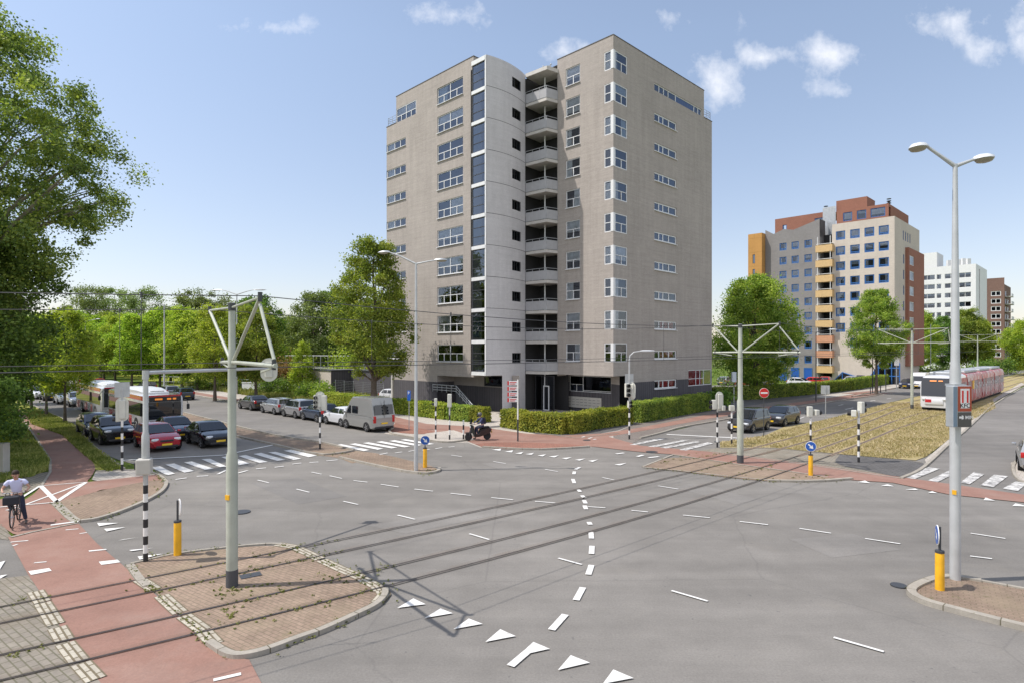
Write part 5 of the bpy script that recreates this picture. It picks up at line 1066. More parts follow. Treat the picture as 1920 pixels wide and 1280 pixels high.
    hedge('end piece of the far hedge in front of the patchwork block',[(1593,730),(1630,724),(1668,718)],1.2,1.6,'leaf_lime',.15,180,seed=7)
    # grass tufts, stuff
    def tufts(name,label,poly,n,hh,seed,w=.03,mt='verge_blade'):
        from mathutils.geometry import tessellate_polygon
        vs=[Vector((p[0],p[1],0)) for p in P(poly)]; tr=tessellate_polygon([vs]); rng=np.random.default_rng(seed)
        ar=np.array([abs((vs[b]-vs[a]).cross(vs[c]-vs[a]).z) for a,b,c in tr]); cen=np.array([((vs[a]+vs[b]+vs[c])/3).y for a,b,c in tr]); wt=ar/np.maximum(cen,20)**1.2; ch=rng.choice(len(tr),n,p=wt/wt.sum())
        T=np.array([[tuple(vs[i])[:2] for i in t] for t in tr])[ch]; r1=np.sqrt(rng.uniform(size=n)); r2=rng.uniform(size=n)
        p=(1-r1)[:,None]*T[:,0]+(r1*(1-r2))[:,None]*T[:,1]+(r1*r2)[:,None]*T[:,2]
        rp=np.array([q for c in RC for q in [tuple(np.array(u)+(np.array(v)-np.array(u))*k/14) for u,v in zip(c[20:],c[21:]) for k in range(14)] if 28<q[1]<85])
        keep=np.array([np.min((rp[:,0]-x)**2+(rp[:,1]-y)**2)>.045 for x,y in p]); p=p[keep]; n=len(p); p=np.concatenate([p,np.zeros((n,1))],1); a=rng.uniform(0,6.28,n); d=np.stack([np.cos(a),np.sin(a),a*0],1); h=hh*rng.uniform(.4,1.3,n)[:,None]; up=np.array([0,0,1.]); ln_=rng.normal(size=(n,3))*.35; ln_[:,2]=0
        k=w*rng.uniform(.7,1.6,n)[:,None]
        q=np.stack([p-d*k,p+d*k,p+d*k*.4+(up+ln_)*h,p-d*k*.4+(up+ln_)*h],1).reshape(-1,3)
        o=bpy.data.objects.new(name,fast_mesh(name,q,n,mt)); COL.objects.link(o); tag(o,label,'grass',kind='stuff')
    tufts('grass','dry grass growing between the tram rails and the kerb',[(1350,838),(1350,829),(1432,817),(1550,786),(1675,753),w2(78,-18.4),w2(78,-9.2),(1861,748),(1807,795),(1780,823),(1736,856),(1680,860),(1575,851),(1450,839)],42000,.11,1,.03,'grass_blade')
    tufts('grass','grass of the left verge beside the cars',[(44,768),(88,773),(135,795),(180,842),(232,880),(200,884),(155,850),(117,815),(60,795)],22000,.14,2)
    tufts('grass','grass on the left of the cycle path',[(0,905),(60,893),(90,880),(92,862),(55,812),(30,780),(-60,780),(-60,905)],26000,.16,3)
    tufts('grass','long flowering meadow grass beside the left street',[w2(32,-60),w2(30.5,-72),w2(31.5,-110),w2(45,-110),w2(45,-60)],26000,.5,4,.07)
    def weeds(label,lines,n,seed):
        rng=np.random.default_rng(seed); V=[]; 
        Pn=[P(l) for l in lines]; tot=sum(len(l)-1 for l in Pn); C=[]
        for l in Pn:
            for a,c in zip(l,l[1:]):
                L_=math.hypot(c[0]-a[0],c[1]-a[1])
                for _ in range(int(L_*n*.7)):
                    if rng.uniform()<.45: continue
                    t=rng.uniform(); j=rng.normal(size=2)*(.06 if rng.uniform()<.7 else .25); C.append((a[0]+(c[0]-a[0])*t+j[0],a[1]+(c[1]-a[1])*t+j[1],.035,rng.uniform(.015,.05)*(2.4 if rng.uniform()>.93 else 1)))
        V,q=leaves(rng,C,11,.045,.9); V[:,2]=np.maximum(V[:,2],.03); o=bpy.data.objects.new('weeds',fast_mesh('weeds',V,q,'weed')); COL.objects.link(o); tag(o,label,'weeds',kind='stuff')
    leafmat('weed',(.07,.09,.02),(.15,.18,.035),(.27,.27,.08),.2)
    rl=lambda i:[('w',*RC[i][k]) for k in range(3,15)]
    weeds('weeds growing along the rails and edges of the near tram stop island',[[(243,1062),(262,1086),(290,1106),(333,1150),(393,1208)],[(520,1021),(600,1050),(680,1085),(712,1102),(722,1118),(690,1150),(600,1190),(500,1224),(430,1230)],[(262,1046),(330,1038),(433,1026)],[('w',*RC[0][k]) for k in range(6,9)],[('w',*RC[1][k]) for k in range(5,9)],[('w',*RC[2][k]) for k in range(6,10)],[('w',*RC[3][k]) for k in range(6,10)],[(425,1110),(600,1080),(690,1096)],[(400,1090),(440,1170)],[(20,1130),(90,1120)],[(20,1235),(120,1200)]],26,1)
    weeds('weeds along the kerbs of the left corner island and the street lamp tip',[[(104,943),(130,970),(145,978),(185,976),(235,960)],[(250,952),(297,928),(312,908),(290,884)],[(770,885),(800,890),(825,880)],[(775,880),(822,884)],[(597,854),(650,850)]],26,2)
    weeds('weeds along the rails of the right tram island',[[(1205,876),(1272,884),(1375,897),(1450,903),(1597,899)],[(1240,868),(1300,850)],[(1290,862),(1382,846)],[(1320,880),(1390,862)],[(1380,892),(1450,872)],[(1450,898),(1560,892)]],16,3)
    weeds('weeds at the foot of the right street lamp island',[[(1705,1113),(1724,1100),(1765,1087),(1790,1090)],[(1728,1130),(1803,1150),(1925,1181)]],10,4)
vegetation()
# ================================================================ STREET FURNITURE
def GP(x,y): X,Y=G(x,y); return (X,Y,0.02)
def zebra(mb,h,r=.055,n=None):
    n=n or int(h/.28); dz=h/n
    for i in range(n): mb.use('black_paint' if (i%2==0) else 'white_paint'); mb.cyl((0,0,i*dz),(0,0,(i+1)*dz),r,r,10)
def sighead(par,z,ang,n=3,dx=0,board=False,back=False,s=1.0,dy=0):
    """lamp head facing local direction ang; lenses on that side"""
    Mx=Matrix.Rotation(ang,3,'Z'); h=.30*n*s
    mb=MB(); c=Vector((dx,dy,z)); mb.bbox(c,(.22*s,.28*s,h),.03,rot=Mx); o=mb.build('signal_head','signal_shell',par)
    f=Mx@Vector((1,0,0))
    l=MB(); v=MB()
    for k in range(n):
        p=c+f*.11*s+Vector((0,0,h/2-.15*s-.3*s*k)); l.cyl(p-f*.01,p+f*.012,.10*s,n=12)
        v.cyl(p,p+f*.16*s,.115*s,.12*s,12,False)
    l.build('lens','black_paint',o); v.build('visor','black_paint',o)
    if board:
        b=MB(); hh=h*.5+.13; pr=[]; 
        for i in range(24): t=2*math.pi*i/24; pr.append((.27*math.cos(t),math.copysign(max(0,hh-.27),math.sin(t))+.27*math.sin(t)))
        side=Mx@Vector((0,1,0)); q0=[c+side*a-f*.0+Vector((0,0,b_)) for a,b_ in pr]; q1=[p-f*.03 for p in q0]
        b.loft([q0,q1]); b.build('backboard','signal_shell',par)
    return o
PI=math.pi
def furniture():
    # ---- tram masts
    def mast(label,x,y,top,ang,arms,rb=.14,z1=3.2,lab=0):
        X,Y=G(x,y); t=thing('tram_mast',label,'tram mast',(X,Y,.02),0,'overhead line masts')
        m=MB(); m.use('pole_base'); m.cyl((0,0,0),(0,0,.42),rb+.006,rb+.006,20); m.use('pole_green'); m.lathe([(rb,.42),(rb,z1),(rb*.72,z1+.12),(rb*.72,top-.75),(rb*.78,top-1.45),(rb*.62,top-1.2),(rb*.6,top)],n=20) if 0 else m.lathe([(rb,.42),(rb,z1),(rb*.74,z1+.12),(rb*.72,top-1.55),(rb*.72,top-1.35),(rb*.6,top-1.28),(rb*.58,top)],n=20)
        m.build('pole',None,t,smooth=40)
        if y>900:
            s=MB(); s.box((-.42*rb,-.91*rb,2.21),(.13,.03,.12),R(-25)); s.build('sticker','yellow_plastic',t)
        d=Vector((math.cos(ang),math.sin(ang),0)); zl=top-1.45
        TL,TR,LL,LR=arms     # top left/right, lower left/right lengths; right = along d
        a=MB()
        for s,T_,L_ in ((-1,TL,LL),(1,TR,LR)):
            e=d*s*T_+Vector((0,0,top-.05)); lo=d*s*.16+Vector((0,0,zl+.05))
            a.cyl((0,0,top-.12),e,.028,n=8); a.cyl(lo,e,.04,n=8); a.cyl((0,0,zl),d*s*L_+Vector((0,0,zl-.02)),.045,n=8)
            if L_>T_: a.cyl(e-Vector((0,0,.15)),d*s*(L_-.1)+Vector((0,0,zl+.1)),.035,n=8)
            q=d*s*(L_-.15)+Vector((0,0,zl-.05)); a.cyl(q,q-d*s*.9+Vector((0,0,-.12)),.022,n=6)
        a.build('arm','pole_green',t)
        for s,T_,L_ in ((-1,TL,LL),(1,TR,LR)):
            e=d*s*T_+Vector((0,0,top+.0)); i_=MB(); i_.cyl(e-Vector((0,0,.14)),e+Vector((0,0,.06)),.05,n=8); i_.build('insulator','dark_metal',t); i_=MB(); q=d*s*(L_-.12)+Vector((0,0,zl)); i_.cyl(q-Vector((0,0,.1)),q+Vector((0,0,.1)),.045,n=8); i_.build('insulator','dark_metal',t)
        i_=MB(); i_.cyl((0,0,top-.2),(0,0,top-.02),rb*.66,n=12); i_.build('clamp','dark_metal',t)
        return t,Vector((X,Y,0)),d,top
    M1=mast('thick pale green tram mast in the foreground with its bracket of struts',435,1100,6.95,R(-53),(2.7,2.56,1.2,3.7),.135)
    M2=mast('tram mast standing on the right tram island',1388,868,7.15,R(-46),(1.5,2.0,1.5,3.0),.16)
    M3=mast('tram mast just left of the tram front',1710,766,8.0,R(-45.4),(3.0,3.0,3.0,3.2),.14)
    M4=mast('tram mast behind the tail of the tram, left of the brown block',1833,708,9.2,R(-45.4),(3.2,3.2,3.2,3.4),.15)
    M5=mast('small tram mast far out to the right by the stop',1896,700,9.5,R(-45.4),(3.2,3.2,3.2,3.4),.15)
    # ---- overhead wires
    def sag(a,b,s,n=10): return [a.lerp(b,i/n)-Vector((0,0,s*4*(i/n)*(1-i/n))) for i in range(n+1)]
    cent=lambda i,j:[((RC[i][k][0]+RC[j][k][0])/2,(RC[i][k][1]+RC[j][k][1])/2) for k in range(min(len(RC[i]),len(RC[j])))]
    tops=[]
    for side,(i,j) in ((0,(0,1)),(1,(2,3))):
        pts=[]; ms=[M1,M2,M3,M4]; arms_=[(2.7,2.56),(1.5,2.0),(3.0,3.0),(3.2,3.2)]
        for (t,p,d,top),ar in zip(ms,arms_): pts.append(p+d*(ar[1] if side else -ar[0])*1.0+Vector((0,0,top)))
        first=pts[0]+Vector((-17.5,-12.5 if side else -12.0,-.35)); last=pts[-1]+Vector((DR[0]*45,DR[1]*45,0)); mp=[first]+pts+[last]
        w=[]; 
        for k in range(len(mp)-1): w+=sag(mp[k],mp[k+1],.35 if k else .15)
        cw=[Vector((q.x,q.y,p_)) for q,p_ in zip(mp,[5.45,5.45,5.5,5.6,5.8,5.8])]
        c=[]
        for k in range(len(cw)-1): c+=sag(cw[k],cw[k+1],.04)
        nm=['far','near'][side]
        o=thing('overhead_wire',['contact and carrier wires over the far tram track','contact and carrier wires over the near tram track'][side],'overhead wire',tuple(mp[1])[:2]); off=Vector((mp[1].x,mp[1].y,0))
        MB().tube([p-off for p in w],.010,5).build('carrier_wire','wire',o); MB().tube([p-off for p in c],.010,5).build('contact_wire','wire',o)
        for k in range(2,len(w)-1):
            if k%4!=1: continue
            dr=MB(); dr.cyl(w[k]-off,Vector((w[k].x,w[k].y,c[k].z))-off,.008,n=4); dr.cyl(w[k]-off+Vector((0,0,-.06)),w[k]-off+Vector((0,0,.05)),.022,n=5); dr.build('dropper','wire',o)
    # ---- signal gantry with box at lower left
    X,Y=G(273,1053); t=thing('signal_gantry','white signal post with a striped foot, a control box and a long arm','traffic signal',(X,Y,.02))
    m=MB(); zebra(m,2.1,.062,9); m.use('pole_grey'); m.cyl((0,0,2.1),(0,0,2.75),.062); m.lathe([(.062,2.7),(.1,2.85),(.1,3.45),(.07,3.55),(.065,5.2)],n=14); m.build('pole',None,t,smooth=40)
    MB().bbox((.0,-.06,2.62),(.36,.34,.42),.03,rot=Matrix.Rotation(R(20),3,'Z')).build('control_box','cabinet',t); MB().bbox((-.22,.0,2.62),(.12,.16,.2),.03).build('loudspeaker','black_paint',t)
    d=Vector((.515,.857,0)); a=MB(); a.cyl((0,0,5.18),d*3.95+Vector((0,0,5.2)),.055,.04,10); a.cyl((0,0,5.0),(0,0,5.26),.085,n=12); a.build('arm','pole_grey',t)
    sighead(t,5.15,R(100),2,s=.85,dx=d.x*3.9,dy=d.y*3.9+.1,board=True)
    # ---- keep-right bollards with blue discs
    def bollard(label,x,y,face,disc=True,lean=0,h=.93):
        X,Y=G(x,y); t=thing('traffic_bollard',label,'bollard',(X,Y,.02),0,'yellow keep-right bollards')
        m=MB(); m.use('yellow_plastic'); m.lathe([(.10,.0),(.10,.05),(.098,h-.04),(.09,h)],n=16); m.use('dark_metal'); m.lathe([(.10,h),(.10,h+.05),(.05,h+.06)],n=16); m.lathe([(.06,-.02),(.06,.0)],n=10); m.build('bollard_body',None,t,smooth=40)
        m=MB(); m.cyl((0,0,h+.05),(0,0,h+.62),.03,n=8); m.build('post','dark_metal',t)
        f=Vector((math.cos(face),math.sin(face),0)); s=Vector((-f.y,f.x,0)); c=Vector((0,0,h+.42))+f*.05
        if disc:
            k=MB(); k.use('white_sign'); k.cyl(c-f*.012,c+f*.008,.235,n=28); k.use('blue_sign'); k.cyl(c+f*.008,c+f*.014,.215,n=28)
            u=Vector((0,0,1)); A=lambda a_,b_:c+f*.017+(s*a_+u*b_)
            # white arrow pointing down right as seen from the front
            dd=(s*.707-u*.707); nn=(s*.707+u*.707); B=lambda a_,b_:c+f*.018+dd*a_+nn*b_
            k.use('white_sign'); k.face([B(-.15,-.03),B(.02,-.03),B(.02,.03),B(-.15,.03)]); k.face([B(.0,-.1),B(.15,0),B(.0,.1)]); k.face([B(.02,.1),B(.02,.02),B(-.0,.1)])
            k.build('sign_disc',None,t)
        return t
    bollard('yellow bollard at the edge of the near island with its blue disc seen from behind',333,1041,R(37))
    bollard('yellow bollard beside the left street lamp with a blue arrow disc',797,876,R(-80))
    bollard('yellow bollard on the right tram island with a blue arrow disc',1520,891,R(-110))
    bollard('yellow bollard next to the tall street lamp at lower right, disc seen edge-on',1762,1109,R(153))
    # ---- street lamps
    def lamp(label,x,y,H,arms,r=(.11,.06),z1=None,Y=None,head=.75,white=False,roundhead=False,mt='pole_grey'):
        X,Yy=G(x,y) if Y is None else atY(x,Y); t=thing('street_lamp',label,'street lamp',(X,Yy,.02))
        m=MB(); z1=z1 or H*.25; m.lathe([(r[0]*1.02,0),(r[0],.05),(r[0],z1),(r[0]*.82,z1+.15),(r[1],H)],n=18); m.build('pole',mt,t,smooth=40)
        for (az,ln_,rise,base) in arms:
            d=Vector((math.cos(R(az)),math.sin(R(az)),0)); a=MB(); e=d*ln_+Vector((0,0,H+rise)); p0=Vector((0,0,H-.05))
            if roundhead: a.tube([p0,p0+(e-p0)*.5,e],[r[1],r[1]*.8,r[1]*.7],10)
            else: a.tube([p0,p0.lerp(e,.6)+Vector((0,0,rise*.08)),e],[r[1],r[1]*.75,r[1]*.6],8)
            a.build('arm',mt,t,smooth=40); c=e+d*head*.45; ang=math.atan2(d.y,d.x); Mx=Matrix.Rotation(ang,3,'Z')
            h=MB(); rings=[]
            prof=[(-.5,.10,.03),(-.42,.3,.6),(-.2,.8,.95),(.1,1,1),(.35,.8,.8),(.5,.12,.1)] if roundhead else [(-.5,.35,.5),(-.3,.7,.9),(0,1,1),(.3,.8,.7),(.5,.2,.2)]
            wd,ht=(.23,.13) if roundhead else (.12,.10)
            for (sx2,kw,kh) in prof:
                ring=[]
                for i in range(12):
                    tt=2*PI*i/12; y_=wd*kw*math.cos(tt); z_=ht*kh*math.sin(tt); z_=z_ if z_>0 else z_*.12; ring.append(c+Mx@Vector((sx2*head,y_,z_)))
                rings.append(ring)
            h.loft(rings); ho=h.build('lamp_head','lamp_white' if (white or roundhead) else 'galv',t,smooth=50)
            g=MB(); rings=[]
            for kk,zz in ((1.02,-.012),(.85,-.06),(.4,-.085)): rings.append([c+Mx@Vector((head*.40*kk*math.cos(2*PI*i/14)+.03,wd*.9*kk*math.sin(2*PI*i/14),zz)) for i in range(14)])
            g.loft(rings); g.build('lamp_glass','lamp_glass',ho,smooth=50)
        return t
    LR=lamp('tallest street lamp with two oval heads standing on the lower right island',1791,1089,10.46,[(172,.62,.45,0),(-8,.42,.10,0)],(.12,.052),z1=5.3,head=.48,roundhead=True)
    # sticker + sign box
    s=MB(); s.box((-.085,-.085,2.24),(.09,.03,.11),R(-45)); s.build('sticker','yellow_plastic',LR)
    X,Y=G(1791,1089); b=thing('advert_sign','red and grey lightbox sign hung on the tallest street lamp','sign',(X-.08,Y-.22,4.43),R(6))
    m=MB(); m.use('galv'); m.bbox((0,.0,0),(.50,.24,1.02),.02); m.build('sign_box',None,b)
    m=MB(); m.use('blue_sign'); m.build('x','blue_sign') if 0 else None
    m=MB(); m.box((.055,-.125,.19),(.36,.006,.62)); 
    mat('brand_red',(.42,.075,.035),.45); mat('sign_grey',(.09,.085,.08),.5); mat('sign_side',(.20,.27,.36),.3); m.build('red_panel','brand_red',b)
    MB().box((.055,-.125,-.32),(.36,.006,.36)).build('grey_panel','sign_grey',b)
    MB().box((-.20,-.126,0),(.10,.006,.98)).build('side_panel','sign_side',b)
    m=MB(); m.use('white_sign'); m.box((.06,-.130,.20),(.24,.004,.48)); m.use('red_sign')
    m.box((-.005,-.134,.245),(.045,.004,.30)); m.box((.125,-.134,.245),(.045,.004,.30)); m.build('poster',None,b)
    text_mesh('lettering','KFC',.15,'black_paint',b,(.06,-.134,.02),(R(90),0,0),.002)
    text_mesh('lettering','3 MIN',.12,'white_sign',b,(.125,-.131,-.27),(R(90),0,0),.002)
    m=MB(); m.face([(-.10,-.131,-.29),(-.03,-.131,-.29),(-.03,-.131,-.33),(.02,-.131,-.265),(-.03,-.131,-.20),(-.03,-.131,-.24),(-.10,-.131,-.24)]); m.build('arrow','white_sign',b)
    MB().box((.06,.16,.52),(.3,.3,.05)).build('bracket','galv',b)
    lamp('grey double street lamp in front of the left side of the apartment tower',780,882,10.0,[(170,1.35,.55,0),(-5,.95,.12,0)],(.10,.05),head=.62)
    lamp('tall single arm street lamp behind the white bus',308,736,12.1,[(175,1.3,.1,0)],(.13,.07),head=1.1,white=True)
    lamp('slim double street lamp directly behind the main tram mast',444,760,13.3,[(170,2.2,.6,0),(5,2.2,.6,0)],(.12,.07),head=1.8,Y=81)
    lamp('pale double street lamp behind the red bus',160,720,10.8,[(175,1.9,.4,0),(0,1.9,.4,0)],(.13,.08),Y=105,white=True)
    lamp('dark small street lamp far left under the poplar branches',104,735,10.2,[(175,-1.4,.2,0)],(.1,.05),Y=84)
    lamp('slim lamp post standing in the park behind the sports court',566,700,11.4,[(180,.3,.05,0)],(.12,.06),Y=120,head=.6)
    lamp('dark street lamp in front of the patchwork block balconies',1530,752,7.9,[(-10,1.4,.25,0)],(.07,.04),head=.9,white=True,mt='dark_metal')
    # ---- traffic signals
    def signal(label,x,y,h,zh,heads,top='white_paint',r=.055,plates=()):
        X,Y=G(x,y); t=thing('traffic_signal',label,'traffic signal',(X,Y,.02),0,'striped traffic signal posts')
        m=MB(); zebra(m,zh,r); 
        if h>zh: m.use('pole_grey'); m.cyl((0,0,zh),(0,0,h),r*.9)
        m.build('pole',None,t)
        for hd in heads: sighead(t,*hd[:2],**hd[2])
        for (z,w,hh,ang,mt) in plates: MB().bbox((0,0,z),(w,.04,hh),.01,rz=ang).build('sign_plate',mt,t)
        return t
    signal('striped signal post in front of the black cars, seen from behind',229,882,4.0,2.4,[(2.95,R(120),dict(n=3,board=True)),(2.6,R(200),dict(n=2,dx=-.2,s=.8))],plates=[(3.9,.62,.72,R(30),'galv')])
    signal('striped signal post in the middle of the left pedestrian refuge',600,841,3.3,2.2,[(2.75,R(-80),dict(n=3,dx=-.25,s=.9)),(2.7,R(90),dict(n=3,dx=.25,s=1.0)),(2.85,R(110),dict(n=3,board=True,s=.9))])
    signal('thin striped post with a small signal by the scooter crossing',817,822,2.55,2.1,[(2.4,R(180),dict(n=2,s=.85))])
    signal('striped post with a pale signal box behind the scooter',843,824,2.95,1.6,[(2.55,R(90),dict(n=3,s=.95))])
    signal('short striped bollard post close to the scooter rear',869,823,1.25,1.25,[])
    t=signal('striped signal post carrying a curved lamp arm at the right corner of the tower hedge',1180,823,5.2,2.0,[(3.2,R(-70),dict(n=3,dx=-.15)),(2.3,R(-60),dict(n=2,dx=.0,s=.8)),(3.15,R(60),dict(n=3,dx=.15,board=True))],plates=[(3.95,.55,.62,0,'galv')],r=.06)
    a=MB(); a.tube([(0,0,5.1),(.05,0,5.45),(.3,0,5.68),(.75,0,5.74)],[.05,.045,.04,.04],8); a.build('arm','pole_grey',t,smooth=40)
    h=MB(); h.loft([[Vector((x_,.10*k*math.cos(q),5.76+.07*k*math.sin(q))) for q in [2*PI*i/10 for i in range(10)]] for x_,k in ((.7,.4),(.9,.9),(1.25,1),(1.6,.7),(1.68,.2))]); h.build('lamp_head','lamp_white',t,smooth=50)
    signal('striped signal post with an oval white backboard left of the grey hatchback',1345,838,2.8,2.1,[(2.75,R(110),dict(n=3,dx=.12,board=True)),(2.55,R(180),dict(n=2,dx=-.22,s=.95)),(2.35,R(20),dict(n=1,dx=.32,s=1.0))])
    signal('striped post with a small pale box in front of the grey hatchback',1372,833,2.3,1.95,[(2.25,R(90),dict(n=1,s=1.1))])
    signal('striped post behind the blue arrow bollard carrying one dark lamp',1520,868,2.5,2.3,[(2.65,R(90),dict(n=2,s=.9,dx=-.05)),(2.6,R(15),dict(n=1,dx=.28,s=1.0))],r=.05)
    signal('striped signal post on the dark paved tip beside the tram grass',1610,867,2.7,2.3,[(2.85,R(20),dict(n=2,dx=.12)),(2.55,R(150),dict(n=1,dx=-.25,s=1.1))],r=.06)
    # ---- signs
    X,Y=G(1432,818); t=thing('no_entry_sign','round red no entry sign on a thin dark post beside the grey cars','road sign',(X,Y,.02)); MB().cyl((0,0,0),(0,0,2.75),.03,n=8).build('post','dark_metal',t)
    c=Vector((0,-.05,2.95)); f=Vector((0,-1,0)); k=MB(); k.use('white_sign'); k.cyl(c,c+f*.02,.33,n=28); k.use('red_sign'); k.cyl(c+f*.02,c+f*.026,.31,n=28); k.use('white_sign'); k.box(c+f*.03,(.46,.008,.11)); k.build('sign_disc',None,t)
    X,Y=G(1548,788); t=thing('traffic_sign','square grey sign seen from behind on a steel post in the tram grass','road sign',(X,Y,.02)); MB().cyl((0,0,0),(0,0,2.9),.035,n=8).build('post','galv',t); MB().bbox((0,.05,2.55),(.66,.03,.72),.01,rz=R(-20)).build('sign_plate','galv',t)
    X,Y=G(767,805); t=thing('parking_sign','blue parking sign on a thin post right of the white van','road sign',(X,Y,.02)); MB().cyl((0,0,0),(0,0,2.8),.028,n=8).build('post','galv',t); MB().bbox((0,-.04,2.5),(.34,.02,.74),.008,rz=R(-35)).build('sign_plate','blue_sign',t)
    text_mesh('lettering','P',.3,'white_sign',t,(-.02,-.06,2.68),(R(90),0,R(-35)),.004)
    X,Y=G(971,827); t=thing('direction_sign','red and white finger direction sign on a pole in front of the tower entrance','direction sign',(X,Y,.02))
    m=MB(); m.use('dark_metal'); m.cyl((0,0,0),(0,0,1.4),.05,n=10); m.use('white_paint'); m.cyl((0,0,1.4),(0,0,3.95),.05,n=10); m.build('post',None,t)
    for k in range(4):
        z=3.72-.36*k; m=MB(); m.use('white_sign'); m.bbox((-.34,0,z),(.66,.05,.26),.01); m.use('red_sign'); m.box((-.62,-.03,z),(.10,.01,.26)); m.box((-.30,-.028,z+.05),(.42,.006,.05)); m.box((-.34,-.028,z-.05),(.34,.006,.045)); m.build('sign_board',None,t)
    # ---- utility cabinet
    X,Y=G(6,889); t=thing('utility_cabinet','light grey utility cabinet on the grass at the left edge','cabinet',(X-.15,Y,.0)); MB().bbox((0,0,.75),(.62,.4,1.48),.02).build('housing','cabinet',t); MB().box((.1,-.205,1.25),(.1,.006,.12)).build('sticker','blue_sign',t); m=MB(); m.box((0,-.203,.75),(.01,.008,1.36)); m.build('door_seam','dark_metal',t)
    # ---- sports court fence, white wall, other fences
    def fence(label,a,c,H,n,mt='galv',rails=(.02,.5,1.0),bars=True,name='fence'):
        a=Vector((*a,0)); c=Vector((*c,0)); t=thing(name,label,'fence',tuple(a)[:2]); e=c-a
        for k in range(n+1): p=e*(k/n); m=MB(); m.cyl(p,p+Vector((0,0,H)),.05,n=6); m.build('post',mt,t)
        r=MB()
        for z in rails: r.cyl(Vector((0,0,z*H)),e+Vector((0,0,z*H)),.035,n=6)
        r.build('rail',mt,t)
        if bars:
            b=MB(); nb=int(e.length/.22)
            for k in range(nb): p=e*(k/nb); b.cyl(p+Vector((0,0,.05)),p+Vector((0,0,H*.62)),.01,n=4)
            b.build('mesh_panel',mt,t)
    fence('tall white ball-stop fence of the sports court left of the tower',atY(535,98),atY(700,92),5.0,12,rails=(.02,.35,.62,1.0))
    m=MB(); a=Vector((*atY(455,86),0)); c=Vector((*atY(605,82),0)); e=c-a; m.box(e/2+Vector((0,0,.65)),(e.length,.25,1.3),math.atan2(e.y,e.x)); m.box(e/2+Vector((0,0,1.33)),(e.length+.1,.36,.08),math.atan2(e.y,e.x)); o=m.build('garden_wall','white_wall',None,loc=a); tag(o,'low white wall behind the meadow along the left street','wall')
    fence('thin wire fence along the back of the meadow',atY(300,100),atY(470,88),1.6,12,rails=(.1,.5,1),bars=False)
    X,Y=atY(1376,60); t=thing('control_cabinet','narrow grey control cabinet on a post left of the right tram mast','cabinet',(X,Y,0)); MB().cyl((0,0,0),(0,0,2.2),.05,n=8).build('post','galv',t); MB().bbox((0,0,3.2),(.42,.3,1.0),.03).build('housing','blind',t)
    for i,(x,y,h,l) in enumerate([(1636,736,5.2,'slim dark post beside the oval street tree'),(1661,733,4.2,'dark sign post right of the oval street tree'),(1681,730,4.6,'post with a pale notice before the gable glazing'),(1745,712,11,'thin flag pole beside the tram mast near the patchwork block')]):
        X,Y=G(x,y); t=thing('sign_post',l,'post',(X,Y,0)); MB().cyl((0,0,0),(0,0,h),.06,n=8).build('post','dark_metal' if i<2 else 'galv',t)
        if i in(1,2): MB().bbox((0,-.05,h-.5),(.7,.04,1.0),.01).build('sign_plate','galv' if i==1 else 'white_sign',t)
    for i,(x,y) in enumerate([(1651,735),(1632,738)]):
        X,Y=G(x,y); o=MB().cyl((0,0,0),(0,0,.95),.06,n=8).build('steel_bollard','dark_metal',None,loc=(X,Y,0)); tag(o,['short steel bollard right of the oval street tree trunk','short steel bollard left of the oval street tree trunk'][i],'bollard')
    # tram stop shelter far right
    X,Y=atY(1903,150); t=thing('tram_shelter','glass tram stop shelter far away in front of the brown block','shelter',(X,Y,0),R(44.6)); m=MB(); m.box((0,0,2.6),(9,1.8,.15)); m.build('roof','white_wall',t); m=MB(); 
    for k in range(4): m.box((-4.2+2.8*k,.8,1.3),(.1,.1,2.6))
    m.build('post','galv',t); MB().box((0,.8,1.3),(8.4,.03,1.9)).build('glass_panel','glass',t)
furniture()
# ================================================================ VEHICLES
def paint(name,col,metal=.3):
    if name not in MATS: mat(name,col,.22,metal,.5,coat=.8)
    return name
def lerp(a,b,t): return a+(b-a)*t
def interp(tab,x):
    for (x0,*a),(x1,*b) in zip(tab,tab[1:]):
        if x0<=x<=x1: t=(x-x0)/(x1-x0) if x1>x0 else 0; return [lerp(p,q,t) for p,q in zip(a,b)]
    return list(tab[-1][1:]) if x>tab[-1][0] else list(tab[0][1:])
# profiles: deck height fraction table along 0(rear)..1(front); greenhouse (rear base, rear top, front top, front base)
KIND={
 'hatch':dict(L=4.0,W=1.76,H=1.48,deck=[(0,.60),(.05,.66),(.3,.66),(.68,.65),(.80,.63),(.95,.53),(1,.42)],gh=(.02,.13,.50,.74)),
 'sedan':dict(L=4.5,W=1.8,H=1.44,deck=[(0,.58),(.04,.69),(.2,.70),(.35,.66),(.68,.65),(.80,.62),(.95,.53),(1,.42)],gh=(.13,.29,.54,.73)),
 'suv':dict(L=4.3,W=1.84,H=1.62,deck=[(0,.60),(.04,.66),(.3,.66),(.72,.66),(.82,.65),(.95,.58),(1,.46)],gh=(.02,.10,.52,.73)),
 'mpv':dict(L=4.2,W=1.75,H=1.62,deck=[(0,.58),(.04,.60),(.3,.60),(.75,.60),(.86,.56),(.96,.46),(1,.38)],gh=(.01,.07,.55,.83)),
 'van':dict(L=5.0,W=1.92,H=2.45,deck=[(0,.40),(.03,.46),(.3,.47),(.78,.47),(.90,.42),(.97,.34),(1,.27)],gh=(.0,.035,.66,.86)),
 'estate':dict(L=4.5,W=1.78,H=1.5,deck=[(0,.58),(.04,.64),(.3,.64),(.68,.64),(.80,.62),(.95,.53),(1,.42)],gh=(.02,.08,.54,.73)),
}
